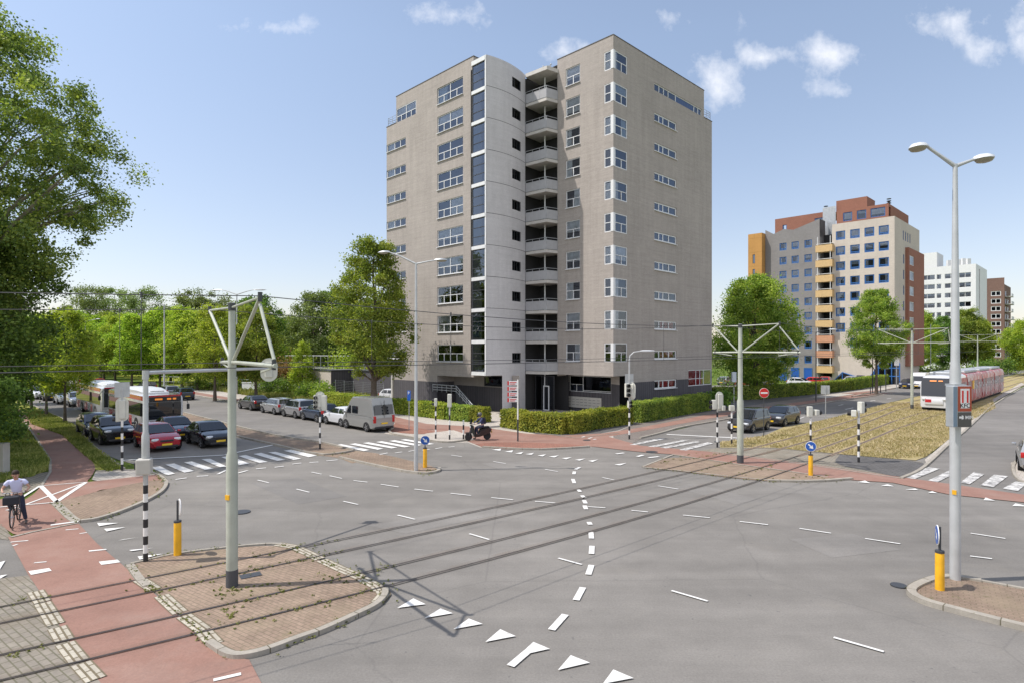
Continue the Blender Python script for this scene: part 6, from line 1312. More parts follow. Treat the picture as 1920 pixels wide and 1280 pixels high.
def make_car(label,kind,col,group=None,simple=False,L=None,cat='car',name='parked_car'):
    K=dict(KIND[kind]); L=L or K['L']; Wd,H=K['W'],K['H']; t=thing(name,label,cat,(0,0,0),0,group)
    hw=Wd/2; zb=.20; X=lambda f:(f-.5)*L
    rings=[]; N=21
    for i in range(N):
        f=i/(N-1); dk=interp(K['deck'],f)[0]*H
        tp=1-.22*max(0,(f-.86)/.14)**2-.12*max(0,(.10-f)/.10)**2; w=hw*tp
        bot=zb+(.10*max(0,(f-.93)/.07)+.12*max(0,(.05-f)/.05))
        xo=0
        prof=[(0,bot),(w*.82,bot),(w*.95,bot+.08),(w*.985,lerp(bot,dk,.45)),(w*1.0,lerp(bot,dk,.62)),(w*.965,dk-.07),(w*.90,dk-.012),(w*.6,dk+.02),(0,dk+.035)]
        ring=[(X(f)+xo,y,z) for y,z in prof]+[(X(f)+xo,-y,z) for y,z in prof[-2:0:-1]]
        rings.append(ring)
    b=MB(); b.loft(rings); gr,gt,gf,gb=K['gh']; rt=H; belt=lambda f:interp(K['deck'],f)[0]*H-.01
    wr=hw*.74 if kind!='van' else hw*.88; wb=hw*.93 if kind!='van' else hw*.97
    def GHp(f,t_):   # point on greenhouse side at station f and height fraction t_
        z=lerp(belt(f),rt-.05,t_); return z
    # greenhouse as loft over stations
    st=[]; NS=13
    for i in range(NS):
        f=lerp(gr,gb,i/(NS-1)); 
        if f<gt: top=lerp(belt(gr),rt-.05,(f-gr)/(gt-gr+1e-6)); 
        elif f>gf: top=lerp(rt-.05,belt(gb),((f-gf)/(gb-gf))**1.08)
        else: top=rt-.05+.05*math.sin(PI*(f-gt)/(gf-gt))
        bz=belt(f)-.03; k=(top-bz)/(rt-bz); top=max(top,bz+.012)
        wt=lerp(wb,wr,min(1,max(0,k))); st.append([(X(f),wb,bz),(X(f),lerp(wb,wt,.55)+.012,lerp(bz,top,.55)),(X(f),wt,top-.045*k),(X(f),wt*.86,top-.005),(X(f),0,top+.02*k),(X(f),-wt*.86,top-.005),(X(f),-wt,top-.045*k),(X(f),-lerp(wb,wt,.55)-.012,lerp(bz,top,.55)),(X(f),-wb,bz)])
    b.loft(st); b.build('body',col,t,smooth=32)
    # side windows
    GG=[MB()]
    def sidepoly(fa,fb,fc,fd,t0,t1,s):  # lower-left f, lower-right f, upper-right, upper-left
        def pt(f,tt):
            z=lerp(belt(f)-.03,rt-.05,tt); w=lerp(wb,wr,tt)+.02+.03*math.sin(PI*tt); return (X(f),s*w,z)
        q=[pt(fa,t0),pt(fb,t0),pt(fc,t1),pt(fd,t1)]; GG[0].face(q if s<0 else q[::-1])
        m0=[pt(fa,t0),pt(fb,t0),pt(lerp(fb,fc,.5),(t0+t1)/2),pt(lerp(fa,fd,.5),(t0+t1)/2)]
    for s in(1,-1):
        GG[0]=MB()
        if kind=='van':
            sidepoly(.66,.80,.70,.67,.08,.52,s); sidepoly(.45,.62,.62,.45,.10,.50,s)
        else:
            lo,hi=.14,.84; mid=lerp(gt,gf,.52)
            sidepoly(mid+.012,lerp(gf,gb,.80),lerp(gf,gb,.16),mid+.012,lo,hi,s)
            if kind=='sedan': sidepoly(lerp(gr,gt,.62),mid-.012,mid-.012,lerp(gr,gt,1.08),lo,hi,s)
            else:
                sidepoly(lerp(gt,mid,.32),mid-.012,mid-.012,lerp(gt,mid,.32),lo,hi,s); sidepoly(lerp(gr,gt,.75),lerp(gt,mid,.25),lerp(gt,mid,.25),lerp(gr,gt,1.25),lo,hi,s)
        GG[0].build('side_window','car_glass',t)
    def endpoly(fb_,ft,t0,t1,sgn,shr=.90,bulge=0):
        zb_=belt(fb_)+.02; 
        def pt(tt,s): f=lerp(fb_,ft,tt); z=lerp(zb_,rt-.05,tt); w=lerp(wb,wr,tt)*shr; return (X(f)+sgn*.03,s*w,z+.018)
        q=[pt(t0,-1),pt(t0,1),pt(t1,1),pt(t1,-1)]; e=MB(); e.face(q if sgn>0 else q[::-1]); e.build('windscreen' if sgn>0 else 'rear_window','car_glass',t)
    endpoly(gb,gf,.06,.93 if kind!='van' else .60,1); endpoly(gr,gt,.12 if kind!='van' else .16,.86 if kind!='van' else .66,-1,.84)
    # wheels
    r=.315 if kind!='van' else .33
    if kind=='suv': r=.35
    for fx in (.19,.815):
        for s in(1,-1):
            w=MB(); y=s*(hw-.09); w.lathe([(r*.75,-.10),(r*.96,-.10),(r,-.06),(r,.06),(r*.96,.10),(r*.70,.10)],(0,0,0),18,'Y'); wo=w.build('wheel','rubber',t,smooth=50); wo.location=(X(fx),y,r)
            rm=MB(); rm.lathe([(r*.68,s*.085),(r*.66,s*.10),(r*.60,s*.075),(.06,s*.07),(.05,s*.10)],(0,0,0),16,'Y')
            for k in range(5): a=2*PI*k/5; rm.box((r*.38*math.cos(a),s*.095,r*.38*math.sin(a)),(r*.62,.02,.05),rot=Matrix.Rotation(-a,3,'Y'))
            rm.build('rim','rim',wo,smooth=40)
    for fx in (.19,.815):
        for s in(1,-1):
            a=MB(); pts=[]; n=14
            for k in range(n+1): q=PI*k/n; pts.append((X(fx)+r*1.22*math.cos(q),r+r*1.20*math.sin(q)-.02))
            yy=s*(hw*.995+.006); pp=[(x,yy,z) for x,z in pts]+[(X(fx)-r*1.22,yy,.2),(X(fx)+r*1.22,yy,.2)]; a.face(pp if s<0 else pp[::-1]); a.build('wheel_arch','rubber',t)
    # lights, grille, plates, bumpers, mirrors
    zf=K['deck'][-2][1]*H; fr=X(1)
    for s in(1,-1):
        h=MB(); h.bbox((fr-.13,s*hw*.66,zf-.08),(.22,.36,.15),.05,rot=Matrix.Rotation(-s*.32,3,'Z')); h.build('headlight','headlamp',t,smooth=40)
        zt=belt(.03)-.05 if kind!='van' else .95
        q=MB(); q.bbox((X(0)+.05,s*hw*.80,zt-.04),(.14,.20,.26 if kind!='van' else .5),.03); q.build('tail_light','tail_red',t,smooth=40)
        if not simple:
            m=MB(); m.bbox((X(gb)-.16,s*(hw+.09),belt(.7)+.10),(.12,.20,.13),.04); m.build('mirror',col,t,smooth=40)
    g2=MB(); g2.bbox((fr-.035,0,zf-.16),(.09,hw*.8,.12),.03); g2.bbox((fr-.02,0,.30),(.10,hw*1.3,.16),.04); g2.bbox((X(0)+.02,0,.32),(.10,hw*1.6,.18),.04); g2.build('grille','black_paint',t,smooth=40)
    for f_,z_,s in ((fr+.035,.43,1),(X(0)-.035,.50 if kind!='van' else .62,-1)): p=MB(); p.box((f_,0,z_),(.015,.52,.11)); p.build('licence_plate','plate',t)
    if kind=='van':
        v=MB(); v.box((X(0)+.03,0,1.3),(.04,.02,1.9)); v.build('door_seam','rubber',t)
    t['_L']=L; return t
def place(t,a,b,toward=True,end='front',world=None,ang=None):
    """a,b street coordinates of the bumper nearest the camera"""
    X,Y=NB(a,b) if world is None else world; L=t['_L']; h=R(0)
    hd=Vector((-DL[0],-DL[1])) if toward else Vector((DL[0],DL[1]))
    if ang is not None: hd=Vector((math.cos(ang),math.sin(ang)))
    c=Vector((X,Y))-hd*L/2 if end=='front' else Vector((X,Y))+hd*L/2
    t.location=(c.x,c.y,.012); t.rotation_euler.z=math.atan2(hd.y,hd.x)
def vehicles():
    mat('car_glass',(.012,.015,.02),.02,0,1.0)
    paint('paint_black',(.006,.007,.010),0); paint('paint_navy',(.008,.014,.045),0); paint('paint_red',(.42,.012,.025)); paint('paint_silver',(.42,.43,.45),.6); paint('paint_white',(.66,.67,.70),0); paint('paint_grey',(.055,.055,.06),.3); paint('paint_bluegrey',(.04,.06,.10),.3); paint('paint_beige',(.33,.335,.33),.3); paint('paint_bright',(.50,.02,.03),0)
    Q='cars queuing at the left stop line'
    place(make_car('dark red hatchback at the front of the queue behind the signal post','hatch','paint_red',Q,name='waiting_car'),10.3,-38.6)
    place(make_car('black sport utility car behind the red hatchback','suv','paint_black',Q,name='waiting_car'),9.0,-43.5)
    place(make_car('dark blue hatchback nearest the verge, last of the three beside the kerb','hatch','paint_navy',Q,name='waiting_car'),8.95,-48.3)
    place(make_car('black saloon at the front of the right hand queue','sedan','paint_black',Q,name='waiting_car',L=4.1),13.0,-37.9)
    place(make_car('dark saloon behind the black one, beside the red hatchback','sedan','paint_navy',Q,name='waiting_car',L=4.1),12.3,-42.4)
    f=[('white car half hidden by the young verge tree','hatch','paint_white',128,757),('dark grey car left of the white car in the queue','hatch','paint_grey',100,751),('white van-like car far back in the queue','mpv','paint_white',80,748),('white car farthest back in the queue','hatch','paint_white',37,744),('silver car beside the red and white bus','hatch','paint_silver',150,762),('dark car far back by the verge trees','hatch','paint_grey',55,744)]
    for l,k,c,x,y in f: place(make_car(l,k,c,Q,True,name='waiting_car'),0,0,world=G(x,y))
    pk='cars parked along the left street'
    for l,k,c,b,LL in (('dark saloon with red tail lights, farthest of the parked row','sedan','paint_grey',-58.6,4.4),('silver estate car parked behind the dark saloon','estate','paint_silver',-53.3,4.2),('small silver grey hatchback in the middle of the parked row','mpv','paint_silver',-49.2,3.6),
        ('dark blue grey hatchback parked behind the striped signal post','hatch','paint_bluegrey',-45.2,3.9),('white hatchback parked directly in front of the silver van','hatch','paint_white',-41.3,3.8)):
        place(make_car(l,k,c,pk,L=LL),24.0,b,False,'rear')
    place(make_car('tall silver grey camper van with a dark rear window ending the parked row','van','paint_beige',pk,cat='van',name='parked_van',L=4.6),23.9,-37.2,False,'rear')
    for l,k,c,x,y in (('dark blue car driving away beyond the white bus','hatch','paint_bluegrey',352,750),('silver car ahead of the dark blue one beyond the white bus','hatch','paint_silver',325,745),('dark pickup-like car beyond the white bus roof','estate','paint_grey',283,735),('red car above the roof of the red bus','hatch','paint_bright',187,727),('grey van far away behind the red bus','van','paint_grey',160,724)):
        place(make_car(l,k,c,None,True,name='distant_car'),0,0,False,'rear',world=G(x,y))
    a1=math.atan2(-DR[1],-DR[0])
    place(make_car('dark grey people carrier waiting in the right street, half behind the tram mast','mpv','paint_grey',name='waiting_car',L=3.9),0,0,world=G(1382,811),ang=a1)
    place(make_car('dark hatchback waiting behind the people carrier','hatch','paint_grey',name='waiting_car'),0,0,world=G(1444,799),ang=a1)
    place(make_car('blue car approaching beside the tram front','hatch','paint_navy',name='approaching_car'),0,0,world=G(1696,728),ang=a1)
    place(make_car('white van approaching just left of the tram','van','paint_white',cat='van',name='approaching_van'),0,0,world=G(1718,728),ang=a1)
    place(make_car('silver car with a red tail light cut by the right picture edge','hatch','paint_silver',name='distant_car'),0,0,world=(G(1956,890)),ang=R(52),end='rear')
    cp=[(1352,722,'paint_silver','silver car in the car park next to the tower corner'),(1378,722,'paint_bright','red car in the car park behind the tram mast'),(1440,723,'paint_silver','silver car in the car park under the maple'),(1478,723,'paint_white','white car in the car park right of the maple'),(1545,722,'paint_bright','red car in the car park before the blue doors'),(1580,720,'paint_silver','grey car in the car park behind the far hedge'),(1612,718,'paint_grey','dark car in the car park near the gable glazing'),(1510,722,'paint_bright','low red car in the car park left of the blue doors')]
    for i,(x,y,c,l) in enumerate(cp): place(make_car(l,'hatch',c,'cars in the car park behind the hedge',True),0,0,world=G(x,y),ang=R(-45+8*(i%3)+ (0 if i%2 else 90)),end='rear')
    place(make_car('white car parked under the open end of the tower','hatch','paint_white'),0,0,world=U(-5.3,28.5),ang=R(-30),end='rear')
    # ------------------------------------------------ buses
    def bus(label,a,b,L=12.0):
        t=thing('city_bus',label,'bus',(0,0,0),0,'city buses in the queue'); hw,H=1.27,2.95
        def ring(x,k=1,ztop=H): 
            pr=[(0,.32),(hw*.93*k,.32),(hw*k,.45),(hw*k,ztop-.35),(hw*.95*k,ztop-.1),(hw*.82*k,ztop),(0,ztop+.02)]; return [(x,y,z) for y,z in pr]+[(x,-y,z) for y,z in pr[-2:0:-1]]
        m=MB(); m.loft([ring(-L/2,.95,H-.05),ring(-L/2+.15),ring(L/2-.25),ring(L/2-.06,.97),ring(L/2,.90,H-.08)]); m.build('body','paint_white',t,smooth=35)
        g=MB()
        for s in(1,-1): g.box((-.15,s*(hw+.006),1.80),(L-1.0,.02,1.05))
        g.build('side_window','car_glass',t); g=MB(); g.bbox((L/2-.02,0,1.78),(.12,hw*1.74,1.40),.06); g.build('windscreen','car_glass',t)
        g=MB(); g.bbox((L/2+.01,0,2.66),(.10,hw*1.7,.36),.03); g.build('destination_display','black_paint',t)
        e=MB(); 
        for y,w in((-.45,.5),(.25,.28),(.62,.22)): e.box((L/2+.065,y,2.66),(.01,w,.13))
        e.build('display_text','orange_led',t)
        r=MB(); 
        for s in(1,-1):
            r.box((-.2,s*(hw*.985+.01),2.70),(L-.9,.03,.34)); 
            for x in(-L/2+.9,-1.2,1.6): r.box((x,s*(hw+.004),.75),(.75,.016,.78))
        r.box((L/2-.01,0,2.9),(.05,hw*1.7,.14)); r.build('red_stripe','paint_bright',t)
        rf=MB(); rings=[]
        for x,k,h in((-3.9,.6,.0),(-3.6,.9,.34),(-1,1,.42),(1.6,1,.42),(2.3,.9,.3),(2.7,.6,.0)): rings.append([(x+.8,y*k,H-.02+(z*h/.42 if z else 0)) for y,z in((-1.0,0),(-1.0,.25),(-.7,.42),(.7,.42),(1.0,.25),(1.0,0))])
        rf.loft(rings); rf.bbox((3.9,0,H+.08),(1.2,1.4,.2),.05); rf.build('roof_unit','lamp_white',t,smooth=30)
        v=MB(); 
        for k in range(8): v.box((4.0,-.42+.12*k,H+.2),(.25,.06,.05))
        v.build('roof_vent','rubber',t)
        for x in(-L/2+3.0,L/2-2.7):
            for s in(1,-1):
                w=MB(); w.lathe([(.36,-.14),(.48,-.14),(.50,-.08),(.50,.08),(.48,.14),(.33,.14)],(0,0,0),18,'Y'); wo=w.build('wheel','rubber',t,smooth=50); wo.location=(x,s*(hw-.12),.50); q=MB(); q.lathe([(.30,s*.12),(.28,s*.15),(.08,s*.10),(.07,s*.16)],(0,0,0),12,'Y'); q.build('rim','rim',wo)
                ar=MB(); pts=[(x+.62*math.cos(PI*k/12),.50+.60*math.sin(PI*k/12)) for k in range(13)]; yy=s*(hw+.012); pp=[(a_,yy,b_) for a_,b_ in pts]+[(x-.62,yy,.33),(x+.62,yy,.33)]; ar.face(pp if s<0 else pp[::-1]); ar.build('wheel_arch','rubber',t)
        for s in(1,-1):
            h=MB(); h.bbox((L/2-.03,s*.95,.72),(.14,.42,.18),.05); h.build('headlight','headlamp',t,smooth=40)
            mm=MB(); mm.tube([(L/2-.1,s*1.2,2.55),(L/2+.25,s*1.42,2.5),(L/2+.3,s*1.5,2.2)],.025,6); mm.bbox((L/2+.3,s*1.5,2.0),(.12,.2,.42),.04); mm.build('mirror','black_paint',t)
        p=MB(); p.box((L/2+.012,0,.45),(.02,.52,.11)); p.build('licence_plate','plate',t)
        X,Y=NB(a,b); hd=Vector((-DL[0],-DL[1])); c=Vector((X,Y))-hd*L/2; t.location=(c.x,c.y,.012); t.rotation_euler.z=math.atan2(hd.y,hd.x); t.scale=(.97,.94,.90)
    bus('white topped city bus with a dark windscreen right behind the queue of black cars',12.6,-47.5)
    bus('red and white city bus farther back showing its long window side',12.5,-60.9)
    # ------------------------------------------------ tram
    def tramcar():
        hd=Vector((-DR[0],-DR[1])); fx,fy=G(1751,770); Lt=36.0; t=thing('tram',"long red and white tram with a sloping dark windscreen rolling in from the right",'tram',(0,0,0)); hw,H=1.3,3.35
        t.location=(fx-hd.x*0,fy-hd.y*0,.04); t.rotation_euler.z=math.atan2(hd.y,hd.x)
        def ring(x,k=1,zt=H,zb=.28,xs=0):
            pr=[(0,zb),(hw*.9*k,zb),(hw*k,zb+.25),(hw*k,1.3),(hw*k,zt-.4),(hw*.9*k,zt-.08),(hw*.7*k,zt),(0,zt+.03)]
            return [(x,y,z) for y,z in pr]+[(x,-y,z) for y,z in pr[-2:0:-1]]
        m,nt,N,L_,b=nodes('tram_livery'); tc=N.new('ShaderNodeTexCoord'); v=mapping(N,L_,tc.outputs['Object'],0,(.55,1,.5)); n=tex(N,L_,v,1.3,5,.6); c=ramp(N,L_,n,[(.38,(.46,.05,.06)),(.47,(.55,.16,.16)),(.52,(.60,.50,.48)),(.6,(.48,.08,.09))])
        L_.new(c,b.inputs['Base Color']); b.inputs['Roughness'].default_value=.35; MATS['tram_livery']=m
        secs=[(0,-8.6),(-9.3,-18.0),(-18.7,-27.2),(-27.9,-36)]
        for i,(a,c) in enumerate(secs):
            s=MB()
            if i==0:
                rings=[]
                for x,k,zt,zb in ((-.02,.62,1.0,.42),(-.05,.84,1.45,.30),(-.55,.93,2.55,.28),(-1.0,.98,3.1,.28),(-1.6,1,H,.28),(c,1,H,.28)): rings.append(ring(x,k,zt,zb))
                # nose: keep profile points ordered by clamping
                rr=[]
                for (x,k,zt,zb),rg in zip(((-.02,.62,1.0,.42),(-.05,.84,1.45,.30),(-.55,.93,2.55,.28),(-1.0,.98,3.1,.28),(-1.6,1,H,.28),(c,1,H,.28)),rings):
                    pr=[(0,zb),(hw*.9*k,zb),(hw*k,zb+.12*min(1,zt)),(hw*k,lerp(zb,zt,.45)),(hw*k,lerp(zb,zt,.8)),(hw*.9*k,lerp(zb,zt,.96)),(hw*.7*k,zt),(0,zt+.03)]
                    rr.append([(x,y,z) for y,z in pr]+[(x,-y,z) for y,z in pr[-2:0:-1]])
                s.loft(rr)
            else: s.loft([ring(a),ring(c)])
            s.build('cab_section' if i==0 else 'body_section','paint_white' if i==0 else 'tram_livery',t,smooth=35)
            if i==0:
                s=MB(); s.box(((-2.4+c)/2,hw*0,1.9),(abs(c+2.4),hw*2+.03,2.2)); s.build('livery_panel','tram_livery',t)
            a0=a if i else -2.3
            g=MB(); 
            for s_ in(1,-1): g.box(((a0+c)/2,s_*(hw+.018),2.05),(abs(a0-c)-.6,.012,.95))
            g.build('side_window','tram_glass' ,t)
            for s_ in(1,-1):
                for q in ([.5] if i==3 else [.35,.7] if i==0 else [.25,.75]): x=lerp(a0,c,q); d=MB(); d.box((x,s_*(hw+.024),1.5),(1.25,.012,2.15)); d.build('door','tram_door',t)
            if i<3:
                bl=MB(); bl.box(((c+secs[i+1][0])/2,0,1.7),(.72,hw*1.86,2.7)); bl.build('bellows','rubber',t)
            r=MB(); r.bbox(((a0+c)/2,0,H+.16),(abs(a0-c)-1.2,1.9,.30),.08); r.build('roof_box','galv',t)
        w=MB(); w.face([(-.09,-.98,1.55),(-.09,.98,1.55),(-.66,1.10,2.62),(-.66,-1.10,2.62)]); 
        # windscreen wraps: front pane slightly proud of the nose
        ws=MB(); ws.loft([[(-.01,-1.04,1.42),(-.01,1.04,1.42),(-.9,1.26,1.42),(-.9,-1.26,1.42)],[(-.50,-1.12,2.5),(-.50,1.12,2.5),(-1.2,1.28,2.5),(-1.2,-1.28,2.5)],[(-.86,-1.12,3.12),(-.86,1.12,3.12),(-1.6,1.24,3.12),(-1.6,-1.24,3.12)]]); ws.build('windscreen','car_glass',t,smooth=40)
        e=MB(); e.face([(-.60,-.45,2.80),(-.60,.1,2.80),(-.66,.1,2.90),(-.66,-.45,2.90)]); e.face([(-.60,.25,2.80),(-.60,.6,2.80),(-.66,.6,2.90),(-.66,.25,2.90)]); e.build('destination_display','orange_led',t)
        q=MB(); q.bbox((-.0,0,.85),(.14,1.5,.5),.06); q.build('bumper','paint_white',t,smooth=40); q=MB(); q.use('paint_bright'); q.box((.075,-.45,.95),(.01,.5,.3)); q.build('emblem',None,t)
        for s_ in(1,-1): h=MB(); h.bbox((.0,s_*.82,1.12),(.16,.30,.16),.05); h.build('headlight','headlamp',t)
        yl=MB(); yl.box((-12.2,1.345,2.1),(1.1,.012,.9)); yl.build('yellow_figure','yellow_plastic',t)
        un=MB(); un.box((-18,0,.25),(35.2,2.1,.34)); un.build('underframe','rubber',t)
        # pale drawn figures along the side
        fg=MB(); rng=random.Random(4)
        for k in range(26):
            x=-10-k*1.0; z=1.2+rng.uniform(0,.5)
            if -12.9<x<-11.5: continue
            fg.bbox((x,1.335,z),(.10+.1*rng.random(),.012,.7+rng.random()*.5),.004); fg.bbox((x+.1,1.336,z+.55),(.26,.012,.22),.005)
        fg.build('printed_figures','white_sign',t)
    mat('tram_glass',(.20,.12,.13),.12,0,.6); mat('tram_door',(.30,.05,.06),.2)
    tramcar()
vehicles()
# ================================================================ PEOPLE AND TWO-WHEELERS
def skin_mesh(name,verts,edges,material,parent,sub=2,root=0):
    me=bpy.data.meshes.new(name); me.from_pydata([v[0] for v in verts],edges,[]); o=bpy.data.objects.new(name,me); COL.objects.link(o)
    md=o.modifiers.new('s','SKIN'); md.use_smooth_shade=True; md.branch_smoothing=.6
    for i,v in enumerate(verts):
        r=v[1]; me.skin_vertices[0].data[i].radius=(r,r) if not isinstance(r,tuple) else r
    me.skin_vertices[0].data[root].use_root=True
    sb=o.modifiers.new('u','SUBSURF'); sb.levels=sub; sb.render_levels=sub
    dg=bpy.context.evaluated_depsgraph_get(); m2=bpy.data.meshes.new_from_object(o.evaluated_get(dg)); bpy.data.objects.remove(o)
    m2.materials.clear(); m2.materials.append(M_(material)); m2.name=name
    for p in m2.polygons: p.use_smooth=True
    o=bpy.data.objects.new(name,m2); COL.objects.link(o); o.parent=parent; return o
def figure(t,J,top,trousers,shoes,hairm='hair',helmet=None,sleeve_short=True):
    """J: joint positions dict"""
    V=[];E=[];ix={}
    def add(k,r): ix[k]=len(V); V.append((tuple(J[k]),r)); return ix[k]
    def link(a,b): E.append((ix[a],ix[b]))
    J=dict(J); mid=lambda a,b,t=.5:tuple(Vector(J[a]).lerp(Vector(J[b]),t))
    J['waist']=mid('pelvis','chest',.45)
    for k,r in (('pelvis',(.15,.11)),('waist',(.13,.10)),('chest',(.155,.10)),('neck',.055),('head0',.075),('head1',.098),('head2',.09)): add(k,r)
    for a,b in(('pelvis','waist'),('waist','chest'),('chest','neck'),('neck','head0'),('head0','head1'),('head1','head2')): link(a,b)
    for s in 'LR':
        add('sh'+s,.05); add('el'+s,.042); add('wr'+s,.028); link('chest','sh'+s); link('sh'+s,'el'+s); link('el'+s,'wr'+s)
        add('hip'+s,.092); add('kn'+s,.06); add('an'+s,.042); link('pelvis','hip'+s); link('hip'+s,'kn'+s); link('kn'+s,'an'+s)
        w=Vector(J['wr'+s]); e=Vector(J['el'+s]); d=(w-e).normalized(); g=Vector(J.get('grip'+s,w+d*.08)); pc=w+(g-w)*.75; J['pa'+s]=tuple(pc); add('pa'+s,(.036,.022)); link('wr'+s,'pa'+s)
        side=d.cross(Vector((0,0,1))).normalized()
        for k,(o_,ln_) in enumerate(((-.028,.060),(-.010,.070),(.010,.066),(.027,.052))):
            a='f%d%s'%(k,s); b_='g%d%s'%(k,s); dn=Vector((0,0,-1)); fwd=(g-w).normalized()
            J[a]=tuple(pc+side*o_+fwd*ln_*.6); J[b_]=tuple(Vector(J[a])+dn*ln_*.6); add(a,.0085); add(b_,.0075); link('pa'+s,a); link(a,b_)
        J['t'+s]=tuple(pc+side*(-.045)+fwd*.0+Vector((0,0,-.015))); J['u'+s]=tuple(Vector(J['t'+s])+fwd*.035+Vector((0,0,-.02))); add('t'+s,.010); add('u'+s,.008); link('pa'+s,'t'+s); link('t'+s,'u'+s)
    skin_mesh('body',V,E,'skin',t,1)
    # shirt
    V=[];E=[];ix={}
    for k,r in (('pelvis',(.17,.13)),('waist',(.158,.125)),('chest',(.20,.145)),('neck',.062)): add(k,r)
    for a,b in(('pelvis','waist'),('waist','chest'),('chest','neck')): link(a,b)
    for s in 'LR':
        add('sh'+s,.086); link('chest','sh'+s)
        if sleeve_short: J['sl'+s]=mid('sh'+s,'el'+s,.62); add('sl'+s,.072); link('sh'+s,'sl'+s)
        else: add('el'+s,.058); J['sl'+s]=mid('el'+s,'wr'+s,.92); add('sl'+s,.04); link('sh'+s,'el'+s); link('el'+s,'sl'+s)
    skin_mesh('shirt' if sleeve_short else 'jacket',V,E,top,t,2,0)
    V=[];E=[];ix={}
    J['pw']=mid('pelvis','waist',.3); add('pw',(.163,.122)); add('pelvis',(.168,.13)); link('pw','pelvis')
    for s in 'LR': add('hip'+s,.105); add('kn'+s,.075); add('an'+s,.058); link('pelvis','hip'+s); link('hip'+s,'kn'+s); link('kn'+s,'an'+s)
    skin_mesh('trousers',V,E,trousers,t,2,1)
    for s in 'LR':
        a=Vector(J['an'+s]); f=Vector(J['toe'+s]); V=[(tuple(a+Vector((0,0,-.0))),.05),(tuple(a.lerp(f,.25)+Vector((0,0,-.03))),.048),(tuple(a.lerp(f,.7)+Vector((0,0,-.02))),.045),(tuple(f),.036)]
        skin_mesh('shoe',V,[(0,1),(1,2),(2,3)],shoes,t,2)
    h=Vector(J['head1']); fw=Vector(J['face']).normalized(); sd=fw.cross(Vector((0,0,1))).normalized(); up=sd.cross(fw)
    c=h.lerp(Vector(J['head2']),.4)
    if helmet:
        m=MB(); m.ball(c+up*.02,.148,12,(1,1,1.0)); m.build('helmet',helmet,t,smooth=60); m=MB(); m.ball(c+fw*.07+up*.0,.10,10); m.build('visor','car_glass',t,smooth=60)
    else:
        m=MB(); m.ball(c-fw*.018+up*.035,.106,12,(.98,.98,.92)); m.build('hair',hairm,t,smooth=60)
        e=MB(); 
        for s in(-1,1): e.ball(h+fw*.088+sd*.033*s+up*.012,.013,6)
        e.build('eye','black_paint',t); n=MB(); n.loft([[h+fw*.085+sd*.006*a+up*b for a,b in((-1,.03),(1,.03),(2,-.01),(-2,-.01))],[h+fw*.118+sd*.004*a+up*b for a,b in((-1,-.004),(1,-.004),(1.6,-.014),(-1.6,-.014))]]); n.build('nose','skin',t)
        q=MB(); q.box(h+fw*.088-up*.04,(.012,.04,.010),math.atan2(fw.y,fw.x)); q.build('mouth','curtain_red',t)
        for s in(-1,1): q=MB(); q.ball(h+sd*.098*s,.02,6,(.8,.5,1.3)); q.build('ear','skin',t)
